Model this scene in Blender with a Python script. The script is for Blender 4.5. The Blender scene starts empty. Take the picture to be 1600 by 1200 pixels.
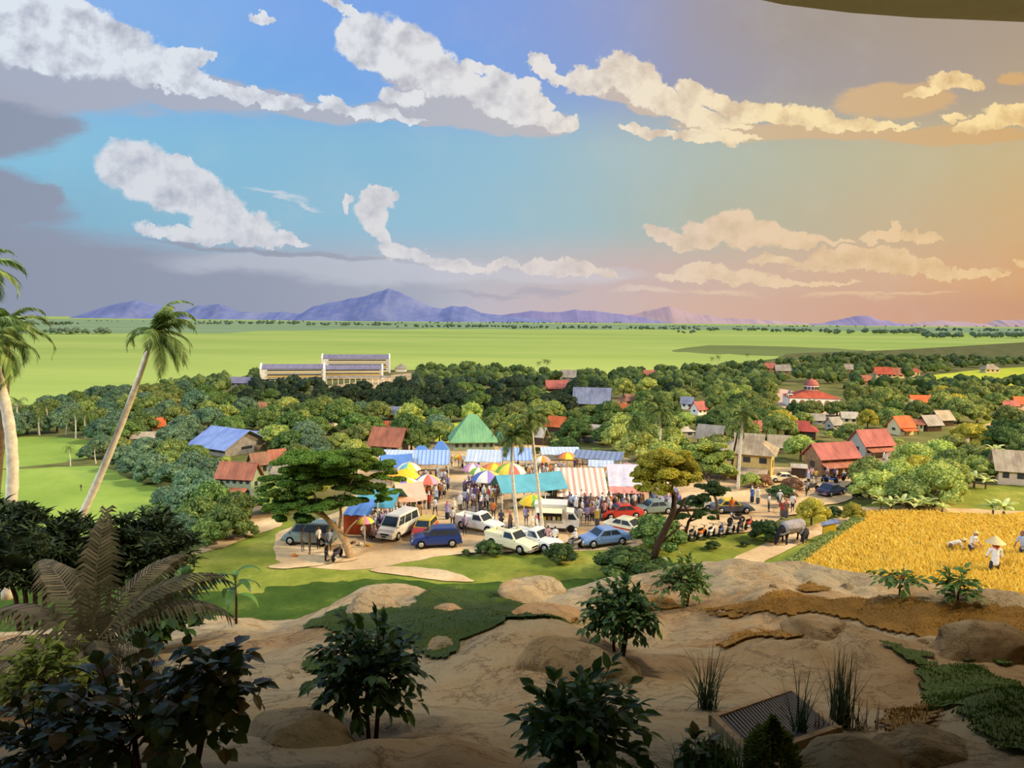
import bpy, math, random
import numpy as np
from mathutils import Vector, Matrix, Quaternion

# ------------------------------------------------------------------ camera
SC = bpy.context.scene
COL = SC.collection
CH = 18.0                                   # eye height above the village plain
F = 1111.0                                  # focal length in pixels of the 1600 px wide frame
PITCH = math.atan(101.0 / F)
ROLL = math.radians(0.55)
FW = Vector((0, math.cos(PITCH), -math.sin(PITCH)))
_r0, _u0 = Vector((1, 0, 0)), Vector((0, math.sin(PITCH), math.cos(PITCH)))
RT = _r0 * math.cos(ROLL) + _u0 * math.sin(ROLL)
UP = _u0 * math.cos(ROLL) - _r0 * math.sin(ROLL)
cam_data = bpy.data.cameras.new('camera')
cam_data.sensor_width = 36.0
cam_data.lens = 36.0 * F / 1600.0
cam_data.clip_start, cam_data.clip_end = 0.1, 20000
cam = bpy.data.objects.new('camera', cam_data)
COL.objects.link(cam)
cam.matrix_world = Matrix(((RT.x, UP.x, -FW.x, 0), (RT.y, UP.y, -FW.y, 0), (RT.z, UP.z, -FW.z, CH), (0, 0, 0, 1)))
SC.camera = cam
SC.view_settings.view_transform = 'Standard'
SC.view_settings.look = 'None'
SC.view_settings.exposure = 0.0
SC.view_settings.gamma = 1.0
SC.view_settings.use_curve_mapping = False
SC.cycles.max_bounces = 5
SC.cycles.diffuse_bounces = 3
SC.cycles.glossy_bounces = 2
SC.cycles.transmission_bounces = 3
SC.cycles.transparent_max_bounces = 6
SC.cycles.caustics_reflective = False
SC.cycles.caustics_refractive = False


def ray(px, py):
    return (FW + RT * ((px - 800) / F) + UP * ((600 - py) / F)).normalized()


def lin(c):
    """sRGB 0-255 to linear rgba"""
    return tuple((v / 255 / 12.92 if v / 255 <= 0.04045 else ((v / 255 + 0.055) / 1.055) ** 2.4) for v in c[:3]) + (1.0,)


# ------------------------------------------------------------------ node helpers
class NT:
    def __init__(s, tree):
        s.t = tree
        tree.nodes.clear()

    def n(s, typ, **kw):
        nd = s.t.nodes.new(typ)
        for k, v in kw.items():
            setattr(nd, k, v)
        return nd

    def link(s, a, b):
        s.t.links.new(a, b)

    def put(s, sock, v):
        if hasattr(v, 'is_linked'):
            s.t.links.new(v, sock)
        else:
            sock.default_value = v

    def math(s, op, a, b=0.0, c=None, clamp=False):
        nd = s.n('ShaderNodeMath', operation=op, use_clamp=clamp)
        s.put(nd.inputs[0], a)
        s.put(nd.inputs[1], b)
        if c is not None:
            s.put(nd.inputs[2], c)
        return nd.outputs[0]

    def vmath(s, op, a, b=None, scale=None):
        nd = s.n('ShaderNodeVectorMath', operation=op)
        s.put(nd.inputs[0], a)
        if b is not None:
            s.put(nd.inputs[1], b)
        if scale is not None:
            s.put(nd.inputs[3], scale)
        return nd.outputs['Value'] if op in ('LENGTH', 'DOT_PRODUCT', 'DISTANCE') else nd.outputs[0]

    def mix(s, fac, a, b, blend='MIX'):
        nd = s.n('ShaderNodeMix', data_type='RGBA', blend_type=blend)
        s.put(nd.inputs[0], fac)
        s.put(nd.inputs[6], a)
        s.put(nd.inputs[7], b)
        return nd.outputs[2]

    def ramp(s, fac, stops, interp='LINEAR'):
        nd = s.n('ShaderNodeValToRGB')
        cr = nd.color_ramp
        cr.interpolation = interp
        while len(cr.elements) < len(stops):
            cr.elements.new(0.5)
        for e, (p, c) in zip(cr.elements, sorted(stops, key=lambda q: q[0])):
            e.position = p
            e.color = c
        s.put(nd.inputs[0], fac)
        return nd.outputs[0]

    def smooth(s, v, a, b):
        nd = s.n('ShaderNodeMapRange', interpolation_type='SMOOTHSTEP')
        s.put(nd.inputs[0], v)
        nd.inputs[1].default_value, nd.inputs[2].default_value = a, b
        return nd.outputs[0]

    def noise(s, vec, scale, detail=4, rough=0.55, dist=0.0, out=0):
        nd = s.n('ShaderNodeTexNoise')
        if vec is not None:
            s.put(nd.inputs['Vector'], vec)
        nd.inputs['Scale'].default_value = scale
        nd.inputs['Detail'].default_value = detail
        nd.inputs['Roughness'].default_value = rough
        nd.inputs['Distortion'].default_value = dist
        return nd.outputs[out]


# ------------------------------------------------------------------ sky (world shader over direction)
def uv(px, py):
    d = ray(px, py)
    return d.x / d.y * F / 100, d.z / d.y * F / 100


def build_world():
    w = bpy.data.worlds.new('sky')
    SC.world = w
    w.use_nodes = True
    T = NT(w.node_tree)
    d = T.n('ShaderNodeTexCoord').outputs['Generated']
    sp = T.n('ShaderNodeSeparateXYZ')
    T.link(d, sp.inputs[0])
    y = T.math('MAXIMUM', sp.outputs[1], 0.12)
    U = T.math('MULTIPLY', T.math('DIVIDE', sp.outputs[0], y), F / 100)
    V = T.math('MULTIPLY', T.math('DIVIDE', sp.outputs[2], y), F / 100)
    cb = T.n('ShaderNodeCombineXYZ')
    T.link(U, cb.inputs[0])
    T.link(V, cb.inputs[1])
    Q = cb.outputs[0]
    un = T.math('DIVIDE', T.math('ADD', U, 8.0), 16.0, clamp=True)
    rows = [
        (20, [(0, (140, 180, 232)), (.2, (130, 174, 232)), (.37, (122, 164, 230)), (.5, (132, 160, 220)), (.6, (148, 158, 200)), (.67, (160, 155, 168)), (.75, (164, 153, 146)), (.88, (170, 155, 140)), (1, (176, 156, 136))]),
        (120, [(0, (140, 185, 232)), (.25, (118, 172, 230)), (.45, (122, 164, 228)), (.57, (140, 162, 212)), (.66, (156, 156, 178)), (.75, (164, 156, 158)), (.88, (172, 158, 148)), (1, (182, 162, 136))]),
        (240, [(0, (136, 192, 220)), (.2, (134, 188, 218)), (.38, (138, 186, 214)), (.5, (150, 190, 210)), (.62, (172, 190, 190)), (.75, (184, 186, 164)), (.88, (196, 184, 148)), (1, (206, 180, 132))]),
        (345, [(0, (130, 178, 205)), (.28, (142, 188, 212)), (.45, (150, 190, 210)), (.57, (164, 190, 196)), (.68, (180, 184, 166)), (.86, (200, 180, 146)), (1, (212, 176, 128))]),
        (425, [(0, (146, 156, 176)), (.2, (158, 168, 186)), (.38, (176, 182, 196)), (.5, (190, 186, 190)), (.62, (202, 181, 176)), (.75, (210, 180, 158)), (.88, (215, 174, 140)), (1, (216, 166, 116))]),
        (480, [(0, (148, 160, 180)), (.12, (146, 156, 178)), (.28, (152, 158, 184)), (.43, (188, 186, 198)), (.56, (200, 182, 184)), (.68, (212, 178, 162)), (.86, (210, 165, 140)), (1, (206, 156, 122))]),
    ]
    col = None
    for i, (py, st) in enumerate(rows):
        c = T.ramp(un, [(p, lin(k)) for p, k in st])
        if col is None:
            col = c
        else:
            v0, v1 = uv(800, rows[i - 1][0])[1], uv(800, py)[1]
            col = T.mix(T.smooth(V, v0, v1), col, c)
    # brush mottling of the open sky
    mot = T.noise(Q, 0.9, 5, 0.6)
    col = T.mix(T.math('MULTIPLY', T.smooth(mot, 0.45, 0.75), 0.10), col, lin((205, 208, 205)))
    # warped coordinates for cloud edges
    nA = T.noise(Q, 2.6, 6, 0.62, out=1)
    puff = T.vmath('ADD', Q, T.vmath('MULTIPLY', T.vmath('SUBTRACT', nA, (0.5, 0.5, 0.5)), (0.50, 0.50, 0.0)))
    nB = T.noise(T.vmath('MULTIPLY', Q, (0.5, 1.5, 1.0)), 1.3, 5, 0.6, out=1)
    soft = T.vmath('ADD', Q, T.vmath('MULTIPLY', T.vmath('SUBTRACT', nB, (0.5, 0.5, 0.5)), (1.5, 0.55, 0.0)))
    # relief light inside the clouds: difference of two shifted noises
    ra = T.noise(T.vmath('ADD', Q, (-0.06, 0.12, 0)), 2.1, 5, 0.58)
    rb = T.noise(T.vmath('ADD', Q, (0.04, -0.08, 0)), 2.1, 5, 0.58)
    relief = T.math('SUBTRACT', rb, ra)

    def field(coord, ells):
        acc = None
        q = T.n('ShaderNodeSeparateXYZ')
        T.link(coord, q.inputs[0])
        for (x, yy, rx, ry, rot) in ells:
            u0, v0 = uv(x, yy)
            c3 = T.n('ShaderNodeCombineXYZ')
            T.link(q.outputs[0], c3.inputs[0])
            T.link(q.outputs[1], c3.inputs[1])
            if acc is not None:
                T.link(acc, c3.inputs[2])       # chains the cloud lobes one after another
            m = T.n('ShaderNodeMapping', vector_type='TEXTURE')
            T.link(c3.outputs[0], m.inputs[0])
            m.inputs[1].default_value = (u0, v0, 0)
            m.inputs[2].default_value = (0, 0, math.radians(rot))
            m.inputs[3].default_value = (rx / 100, ry / 100, 1e7)
            ln = T.vmath('LENGTH', m.outputs[0])
            acc = ln if acc is None else T.math('MINIMUM', acc, ln)
        return acc

    def layer(col, coord, ells, stops, lo, hi, opac=1.0, rel=0.0):
        f = field(coord, ells)
        m = T.smooth(f, hi, lo)
        if opac < 1:
            m = T.math('MULTIPLY', m, opac)
        c = T.ramp(un, [(p, lin(k)) for p, k in stops])
        if rel:
            dk = T.ramp(un, [(p, lin(k)) for p, k in UNDER])
            s = T.math('ADD', T.math('MULTIPLY', relief, 3.0 * rel), 0.20 * rel, clamp=True)
            c = T.mix(s, c, dk)
        return T.mix(m, col, c)

    UNDER = [(0, (166, 172, 190)), (.3, (176, 180, 194)), (.5, (188, 186, 192)), (.62, (204, 186, 170)), (.75, (210, 182, 146)), (1, (214, 172, 116))]
    WHITE = [(0, (220, 228, 238)), (.3, (222, 227, 234)), (.5, (228, 226, 226)), (.6, (238, 226, 208)), (.75, (248, 226, 178)), (1, (252, 222, 158))]
    PALE = [(0, (214, 220, 230)), (.4, (222, 220, 222)), (.55, (224, 212, 206)), (.7, (232, 206, 176)), (1, (236, 200, 146))]
    STORM = [(0, (142, 150, 170)), (.25, (150, 157, 176)), (.45, (172, 176, 190)), (1, (190, 180, 180))]
    # storm bank low on the left
    col = layer(col, soft, [(-120, 415, 500, 110, -9), (150, 440, 420, 62, -4), (430, 455, 300, 52, -3), (-40, 300, 170, 46, -8), (-10, 195, 130, 52, 0), (60, 300, 60, 22, -4)], STORM, 0.78, 1.14, 0.95)
    col = layer(col, soft, [(480, 415, 260, 20, -2), (640, 425, 260, 26, 0), (850, 432, 160, 18, 0)], [(0, (170, 178, 194)), (.4, (192, 196, 208)), (.6, (206, 198, 202)), (1, (212, 190, 180))], 0.5, 1.15, 0.85)
    # undersides
    col = layer(col, soft, [(40, 112, 210, 50, -10), (240, 135, 210, 30, -9), (430, 163, 160, 17, -8), (590, 183, 120, 8, -4),
                            (640, 120, 80, 36, -30), (720, 165, 90, 32, -12), (650, 178, 120, 14, -2), (800, 192, 110, 18, -4),
                            (1200, 202, 150, 14, -2), (1340, 206, 120, 9, 0), (1500, 213, 130, 13, 0), (1590, 125, 40, 9, 5), (990, 160, 70, 14, -16), (1390, 158, 80, 26, 0)], UNDER, 0.85, 1.2, 0.95)
    # white tops
    big = [(30, 45, 175, 52, -14), (70, 20, 120, 34, -18), (180, 75, 90, 36, -20), (230, 92, 62, 22, -20), (288, 92, 32, 18, 0), (262, 118, 62, 18, -14), (330, 138, 48, 11, -16), (392, 152, 50, 11, -10), (440, 160, 40, 9, -8), (516, 161, 20, 8, -12), (560, 175, 60, 9, -4), (620, 184, 40, 5, 0),
           (578, 66, 50, 36, -10), (630, 82, 58, 40, -25), (672, 108, 42, 34, -38), (716, 130, 36, 22, -10), (768, 146, 38, 22, 0), (802, 134, 40, 16, -10), (838, 158, 26, 8, -10), (806, 172, 66, 18, -12), (850, 186, 38, 12, 0), (876, 194, 26, 14, 0), (627, 152, 34, 12, -2), (750, 108, 30, 8, -8), (532, 10, 28, 9, -35), (556, 24, 14, 5, -45), (412, 26, 20, 8, -15), (330, 88, 12, 6, 20),
           (844, 103, 20, 13, -40), (872, 124, 26, 8, -28), (922, 128, 38, 20, 0), (968, 112, 34, 24, -15), (1000, 130, 42, 24, -20), (1036, 156, 58, 22, -18), (1098, 148, 40, 14, -20), (1080, 180, 60, 13, -12), (1126, 190, 50, 8, -8), (1170, 172, 44, 14, -4), (1232, 176, 50, 15, -4), (1296, 190, 64, 12, -4), (1370, 197, 60, 6, 0), (1000, 205, 26, 8, -14), (1064, 213, 50, 6, -6), (1110, 209, 44, 8, -4), (1150, 216, 38, 5, -2),
           (1488, 126, 34, 13, 0), (1452, 142, 38, 7, 8), (1512, 131, 28, 8, -6), (1492, 181, 22, 6, 0), (1546, 194, 52, 10, 6), (1586, 180, 44, 16, 0), (1640, 180, 50, 20, 0)]
    col = layer(col, puff, big, WHITE, 1.0, 1.2, 1.0, 1.0)
    # middle-left heap, column, low lines
    mid = [(206, 258, 50, 34, 0), (250, 285, 62, 38, -22), (284, 252, 14, 11, 0), (302, 300, 50, 34, -30), (338, 326, 46, 30, -20), (366, 350, 60, 26, -12), (408, 364, 46, 16, -14), (440, 376, 40, 7, -5), (300, 366, 80, 12, -4),
           (592, 309, 27, 16, 0), (582, 332, 21, 26, 10), (590, 356, 12, 16, 20), (604, 372, 7, 14, 20), (545, 320, 6, 14, 0), (622, 390, 32, 11, -12), (660, 402, 32, 8, -14), (702, 411, 28, 10, -8), (746, 420, 30, 7, 0), (786, 414, 24, 6, 0), (858, 414, 38, 12, 0), (838, 420, 26, 8, 0), (900, 423, 40, 8, -4), (944, 427, 26, 5, 0),
           (1028, 367, 24, 10, -10), (1060, 380, 26, 8, -20), (1096, 366, 30, 18, 0), (1148, 356, 48, 24, 0), (1192, 364, 42, 18, -8), (1238, 373, 48, 9, -4), (1290, 379, 40, 4, 0), (1402, 364, 10, 14, 0), (1384, 371, 40, 7, 6), (1430, 372, 40, 5, -4),
           (1200, 405, 32, 8, 0), (1250, 409, 34, 5, -4), (1336, 402, 70, 13, 0), (1378, 398, 40, 11, -4), (1420, 409, 60, 6, -3), (1498, 427, 46, 7, 0), (1540, 428, 34, 5, 0), (1400, 420, 150, 5, 0), (1100, 424, 42, 12, 0), (1150, 432, 50, 10, -4), (1202, 440, 46, 6, 0), (1060, 431, 30, 7, 0), (1270, 441, 70, 4, 0), (1596, 406, 14, 6, 0)]
    col = layer(col, puff, mid, PALE, 0.98, 1.24, 0.96, 0.85)
    # thin wisps and the long dark streak
    col = layer(col, soft, [(434, 304, 50, 3.5, -8), (484, 316, 28, 2.5, -10), (1010, 455, 50, 4, 0), (1330, 462, 80, 4, 0), (1120, 455, 60, 4, -2), (1430, 463, 60, 3, 0)], PALE, 0.3, 1.3, 0.55)
    col = layer(col, soft, [(440, 393, 230, 5.5, -4.5), (330, 383, 120, 5, -5), (850, 458, 60, 5, 0), (760, 462, 70, 4, -1)], [(0, (140, 146, 164)), (.3, (152, 156, 172)), (.5, (176, 172, 184)), (1, (190, 170, 170))], 0.4, 1.25, 0.75)
    bg = T.n('ShaderNodeBackground')
    T.link(col, bg.inputs[0])
    bg.inputs[1].default_value = 1.0
    o = T.n('ShaderNodeOutputWorld')
    T.link(bg.outputs[0], o.inputs[0])
    w.cycles.sampling_method = 'MANUAL'
    w.cycles.sample_map_resolution = 512


build_world()


def lamp(name, typ, loc, energy, color, aim=None, **kw):
    d = bpy.data.lights.new(name, typ)
    d.energy, d.color = energy, color
    for k, v in kw.items():
        setattr(d, k, v)
    o = bpy.data.objects.new(name, d)
    COL.objects.link(o)
    o.location = loc
    if aim is not None:
        o.rotation_euler = (Vector(aim) - Vector(loc)).to_track_quat('-Z', 'Y').to_euler()
    return o


# the sun stands to the right, a little ahead; a warm flood lamp lights the evening side of the hall
SUN_DIR = Vector((0.74, 0.03, 0.66)).normalized()
lamp('sun', 'SUN', (60, 10, 60), 2.7, (1.0, 0.95, 0.84), (60 - SUN_DIR.x * 50, 10 - SUN_DIR.y * 50, 60 - SUN_DIR.z * 50), angle=math.radians(7))
lamp('warm_flood', 'AREA', (240, 30, 120), 760000, (1.0, 0.70, 0.34), (60, 110, 0), size=30)
lamp('front_fill', 'AREA', (-120, -70, 130), 330000, (0.92, 0.96, 1.0), (0, 90, 0), size=40)  # added unseen fill lamp, brightens the facades facing the viewer
for _x, _e in ((-6.5, 560), (-3.0, 410), (1.5, 410), (6.5, 460)):
    lamp('ceiling_spot', 'SPOT', (_x, 4.6 + 0.42 * (_x + 3.5), CH + 3.7), _e * 2.2, (1.0, 0.88, 0.70), (_x * 1.05, 7.6, CH - 3.8), spot_size=math.radians(95), spot_blend=1.0, shadow_soft_size=0.5)

# ------------------------------------------------------------------ geometry helpers
def pt(px, py, z=0.0):
    """point where the view of a spot meets the level z"""
    d = ray(px, py)
    t = (z - CH) / d.z
    return Vector((0, 0, CH)) + d * t


def mpp(p):
    """metres spanned by one pixel at a point"""
    return (Vector(p) - Vector((0, 0, CH))).dot(FW) / F


RNG = np.random.default_rng(7)
random.seed(7)


def _hash(ix, iy, seed):
    n = (ix.astype(np.int64) * 374761393 + iy.astype(np.int64) * 668265263 + seed * 982451653) & 0xFFFFFFFF
    n = ((n ^ (n >> 13)) * 1274126177) & 0xFFFFFFFF
    return ((n ^ (n >> 16)) & 0xFFFF) / 65535.0


def vnoise(x, y, seed=0):
    x, y = np.asarray(x, float), np.asarray(y, float)
    ix, iy = np.floor(x), np.floor(y)
    fx, fy = x - ix, y - iy
    fx, fy = fx * fx * (3 - 2 * fx), fy * fy * (3 - 2 * fy)
    a, b = _hash(ix, iy, seed), _hash(ix + 1, iy, seed)
    c, d = _hash(ix, iy + 1, seed), _hash(ix + 1, iy + 1, seed)
    return (a * (1 - fx) + b * fx) * (1 - fy) + (c * (1 - fx) + d * fx) * fy


def fbm(x, y, seed=0, oct=4, gain=0.5):
    s, a, t = 0, 1.0, 0
    for k in range(oct):
        s = s + a * (vnoise(np.asarray(x) * 2 ** k, np.asarray(y) * 2 ** k, seed + k) - 0.5)
        t += a
        a *= gain
    return s / t * 2


def link(o, parent=None):
    COL.objects.link(o)
    if parent is not None:
        o.parent = parent
    return o


def mesh_obj(name, V, Fc, mats, parent=None, midx=None, smooth=False, loc=None):
    me = bpy.data.meshes.new(name)
    if isinstance(V, np.ndarray):
        V = V.tolist()
    if isinstance(Fc, np.ndarray):
        Fc = Fc.tolist()
    me.from_pydata(V, [], Fc)
    for m in (mats if isinstance(mats, (list, tuple)) else [mats]):
        me.materials.append(m)
    if midx is not None:
        me.polygons.foreach_set('material_index', np.asarray(midx, dtype=np.int32))
    if smooth is True:
        me.polygons.foreach_set('use_smooth', np.ones(len(me.polygons), dtype=bool))
    elif smooth is not False:
        me.polygons.foreach_set('use_smooth', np.asarray(smooth, dtype=bool))
    me.update()
    o = bpy.data.objects.new(name, me)
    link(o, parent)
    if loc is not None:
        o.location = loc
    return o


def empty(name, loc=(0, 0, 0), rz=0.0):
    o = bpy.data.objects.new(name, None)
    o.empty_display_size = 0.3
    o.location = loc
    o.rotation_euler = (0, 0, rz)
    return link(o)


def tag(o, label=None, cat=None, group=None, kind=None):
    for k, v in (('label', label), ('category', cat), ('group', group), ('kind', kind)):
        if v is not None:
            o[k] = v
    return o


def kids(o):
    return KIDS.get(o.name, [])


KIDS = {}


def copy_tree(o, parent=None):
    c = o.copy()
    for k in ('label', 'group'):
        if parent is None and k in c:
            del c[k]
    link(c)
    if parent is not None:
        c.parent = parent
    for ch in [x for x in o.children]:
        copy_tree(ch, c)
    return c


class MB:
    """collects shapes, builds ONE mesh object"""

    def __init__(s):
        s.v, s.f, s.m, s.s = [], [], [], []
        s.cur = 0
        s.M = Matrix()

    def add(s, V, Fc, smooth=False, mi=None):
        k = len(s.v)
        s.v += [tuple(s.M @ Vector(p)) for p in V]
        s.f += [tuple(i + k for i in f) for f in Fc]
        s.m += [s.cur if mi is None else mi] * len(Fc)
        s.s += [smooth] * len(Fc)

    def box(s, c, size, rz=0, mi=None, taper=1.0):
        x, y, z = (q / 2 for q in size)
        V = []
        for sz in (-1, 1):
            t = taper if sz > 0 else 1
            for sx, sy in ((-1, -1), (1, -1), (1, 1), (-1, 1)):
                px, py = sx * x * t, sy * y * t
                V.append((c[0] + px * math.cos(rz) - py * math.sin(rz), c[1] + px * math.sin(rz) + py * math.cos(rz), c[2] + sz * z))
        s.add(V, [(3, 2, 1, 0), (4, 5, 6, 7), (0, 1, 5, 4), (1, 2, 6, 5), (2, 3, 7, 6), (3, 0, 4, 7)], mi=mi)

    def poly(s, P, th=0.0, mi=None):
        """flat face, or a slab th thick below it"""
        n = len(P)
        if not th:
            s.add(P, [tuple(range(n))], mi=mi)
            return
        P = [Vector(p) for p in P]
        nn = (P[1] - P[0]).cross(P[2] - P[0]).normalized() * th
        V = P + [p - nn for p in P]
        s.add(V, [tuple(range(n)), tuple(range(2 * n - 1, n - 1, -1))] + [(i, i + n, (i + 1) % n + n, (i + 1) % n) for i in range(n)], mi=mi)

    def tube(s, P, R, n=6, cap=True, mi=None, smooth=True):
        P = [Vector(p) for p in P]
        if not hasattr(R, '__len__'):
            R = [R] * len(P)
        V, Fc = [], []
        pn = None
        for i, p in enumerate(P):
            t = (P[min(i + 1, len(P) - 1)] - P[max(i - 1, 0)]).normalized()
            if pn is None:
                a = Vector((0, 0, 1)) if abs(t.z) < 0.9 else Vector((1, 0, 0))
                pn = t.cross(a).normalized()
            else:
                pn = (pn - t * pn.dot(t)).normalized()
            b = t.cross(pn)
            for k in range(n):
                an = 2 * math.pi * k / n
                V.append(p + (pn * math.cos(an) + b * math.sin(an)) * R[i])
        for i in range(len(P) - 1):
            for k in range(n):
                Fc.append((i * n + k, i * n + (k + 1) % n, (i + 1) * n + (k + 1) % n, (i + 1) * n + k))
        if cap:
            Fc.append(tuple(range(n - 1, -1, -1)))
            Fc.append(tuple(range((len(P) - 1) * n, len(P) * n)))
        s.add(V, Fc, smooth, mi)

    def lathe(s, prof, n=16, c=(0, 0, 0), axis='Z', mi=None, smooth=True):
        V, Fc = [], []
        for (r, h) in prof:
            for k in range(n):
                a = 2 * math.pi * k / n
                q = (r * math.cos(a), r * math.sin(a), h)
                if axis == 'Y':
                    q = (q[0], q[2], q[1])
                if axis == 'X':
                    q = (q[2], q[0], q[1])
                V.append((q[0] + c[0], q[1] + c[1], q[2] + c[2]))
        for i in range(len(prof) - 1):
            for k in range(n):
                Fc.append((i * n + k, i * n + (k + 1) % n, (i + 1) * n + (k + 1) % n, (i + 1) * n + k))
        Fc.append(tuple(range(n - 1, -1, -1)))
        Fc.append(tuple(range((len(prof) - 1) * n, len(prof) * n)))
        s.add(V, Fc, smooth, mi)

    def build(s, name, mats, parent=None, loc=None):
        return mesh_obj(name, s.v, s.f, mats, parent, s.m, s.s, loc)


# ------------------------------------------------------------------ materials
MATS = {}


def mat_plain(name, rgb, rough=0.7, spec=0.3, metal=0.0, var=0.12, vscale=3.0, bump=0.0, bscale=20, emit=None):
    """one colour with a little worn mottling"""
    if name in MATS:
        return MATS[name]
    m = bpy.data.materials.new(name)
    m.use_nodes = True
    T = NT(m.node_tree)
    b = T.n('ShaderNodeBsdfPrincipled')
    b.inputs['Roughness'].default_value = rough
    b.inputs['Specular IOR Level'].default_value = spec
    b.inputs['Metallic'].default_value = metal
    co = T.n('ShaderNodeTexCoord').outputs['Object']
    c = lin(rgb)
    if var:
        nz = T.noise(co, vscale, 4, 0.6)
        lo = tuple(v * (1 - var * 1.6) for v in c[:3]) + (1,)
        hi = tuple(min(1, v * (1 + var)) for v in c[:3]) + (1,)
        T.link(T.ramp(nz, [(0.3, lo), (0.7, hi)]), b.inputs['Base Color'])
    else:
        b.inputs['Base Color'].default_value = c
    if bump:
        bp = T.n('ShaderNodeBump')
        bp.inputs['Strength'].default_value = bump
        T.link(T.noise(co, bscale, 5, 0.6), bp.inputs['Height'])
        T.link(bp.outputs[0], b.inputs['Normal'])
    o = T.n('ShaderNodeOutputMaterial')
    T.link(b.outputs[0], o.inputs[0])
    MATS[name] = m
    return m


def mat_stripes(name, cols, scale, axis=0, rough=0.6, wear=0.15):
    """bands of colour along an object axis (corrugated sheets, awnings)"""
    if name in MATS:
        return MATS[name]
    m = bpy.data.materials.new(name)
    m.use_nodes = True
    T = NT(m.node_tree)
    b = T.n('ShaderNodeBsdfPrincipled')
    b.inputs['Roughness'].default_value = rough
    co = T.n('ShaderNodeTexCoord').outputs['Object']
    sp = T.n('ShaderNodeSeparateXYZ')
    T.link(co, sp.inputs[0])
    f = T.math('FRACT', T.math('MULTIPLY', sp.outputs[axis], scale))
    n = len(cols)
    c = T.ramp(f, [(i / n, lin(k)) for i, k in enumerate(cols)], 'CONSTANT')
    if wear:
        nz = T.noise(co, 1.3, 5, 0.65)
        c = T.mix(T.math('MULTIPLY', T.smooth(nz, 0.42, 0.75), wear * 2), c, lin((96, 84, 70)))
    T.link(c, b.inputs['Base Color'])
    o = T.n('ShaderNodeOutputMaterial')
    T.link(b.outputs[0], o.inputs[0])
    MATS[name] = m
    return m


def mat_roof(name, rgb, rgb2=None, rough=0.75):
    """sheet or tile roof: colour, fine ribs down the slope, weathering"""
    if name in MATS:
        return MATS[name]
    m = bpy.data.materials.new(name)
    m.use_nodes = True
    T = NT(m.node_tree)
    b = T.n('ShaderNodeBsdfPrincipled')
    b.inputs['Roughness'].default_value = rough
    b.inputs['Specular IOR Level'].default_value = 0.2
    co = T.n('ShaderNodeTexCoord').outputs['Object']
    sp = T.n('ShaderNodeSeparateXYZ')
    T.link(co, sp.inputs[0])
    rib = T.math('SINE', T.math('MULTIPLY', T.math('ADD', sp.outputs[0], T.math('MULTIPLY', sp.outputs[1], 0.001)), 16.0))
    nz = T.noise(T.vmath('MULTIPLY', co, (1.0, 0.5, 0.5)), 0.9, 5, 0.65)
    c2 = rgb2 or tuple(int(v * 0.72) for v in rgb)
    c = T.ramp(nz, [(0.32, lin(c2)), (0.6, lin(rgb)), (0.8, lin(tuple(min(255, int(v * 1.08)) for v in rgb)))])
    c = T.mix(T.math('MULTIPLY', T.smooth(rib, -0.2, 0.9), 0.16), c, lin(tuple(int(v * 0.6) for v in rgb)))
    T.link(c, b.inputs['Base Color'])
    o = T.n('ShaderNodeOutputMaterial')
    T.link(b.outputs[0], o.inputs[0])
    MATS[name] = m
    return m


def mat_foliage(name, c1, c2, c3=None, trans=0.32, hue=0.03, rough=0.6):
    """leaves: colour varies per leaf and per plant, some light passes through"""
    if name in MATS:
        return MATS[name]
    m = bpy.data.materials.new(name)
    m.use_nodes = True
    T = NT(m.node_tree)
    g = T.n('ShaderNodeNewGeometry')
    oi = T.n('ShaderNodeObjectInfo')
    c3 = c3 or c2
    c = T.ramp(g.outputs['Random Per Island'], [(0.0, lin(c1)), (0.55, lin(c2)), (1.0, lin(c3))])
    hs = T.n('ShaderNodeHueSaturation')
    T.put(hs.inputs['Hue'], T.math('ADD', T.math('MULTIPLY', oi.outputs['Random'], hue), 0.5 - hue / 2))
    T.put(hs.inputs['Value'], T.math('ADD', T.math('MULTIPLY', T.math('FRACT', T.math('MULTIPLY', oi.outputs['Random'], 7.31)), 0.5), 0.75))
    T.link(c, hs.inputs['Color'])
    d = T.n('ShaderNodeBsdfPrincipled')
    d.inputs['Roughness'].default_value = rough
    d.inputs['Specular IOR Level'].default_value = 0.25
    T.link(hs.outputs[0], d.inputs['Base Color'])
    tr = T.n('ShaderNodeBsdfTranslucent')
    T.link(hs.outputs[0], tr.inputs['Color'])
    mx = T.n('ShaderNodeMixShader')
    mx.inputs[0].default_value = trans
    T.link(d.outputs[0], mx.inputs[1])
    T.link(tr.outputs[0], mx.inputs[2])
    o = T.n('ShaderNodeOutputMaterial')
    T.link(mx.outputs[0], o.inputs[0])
    MATS[name] = m
    return m


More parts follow.
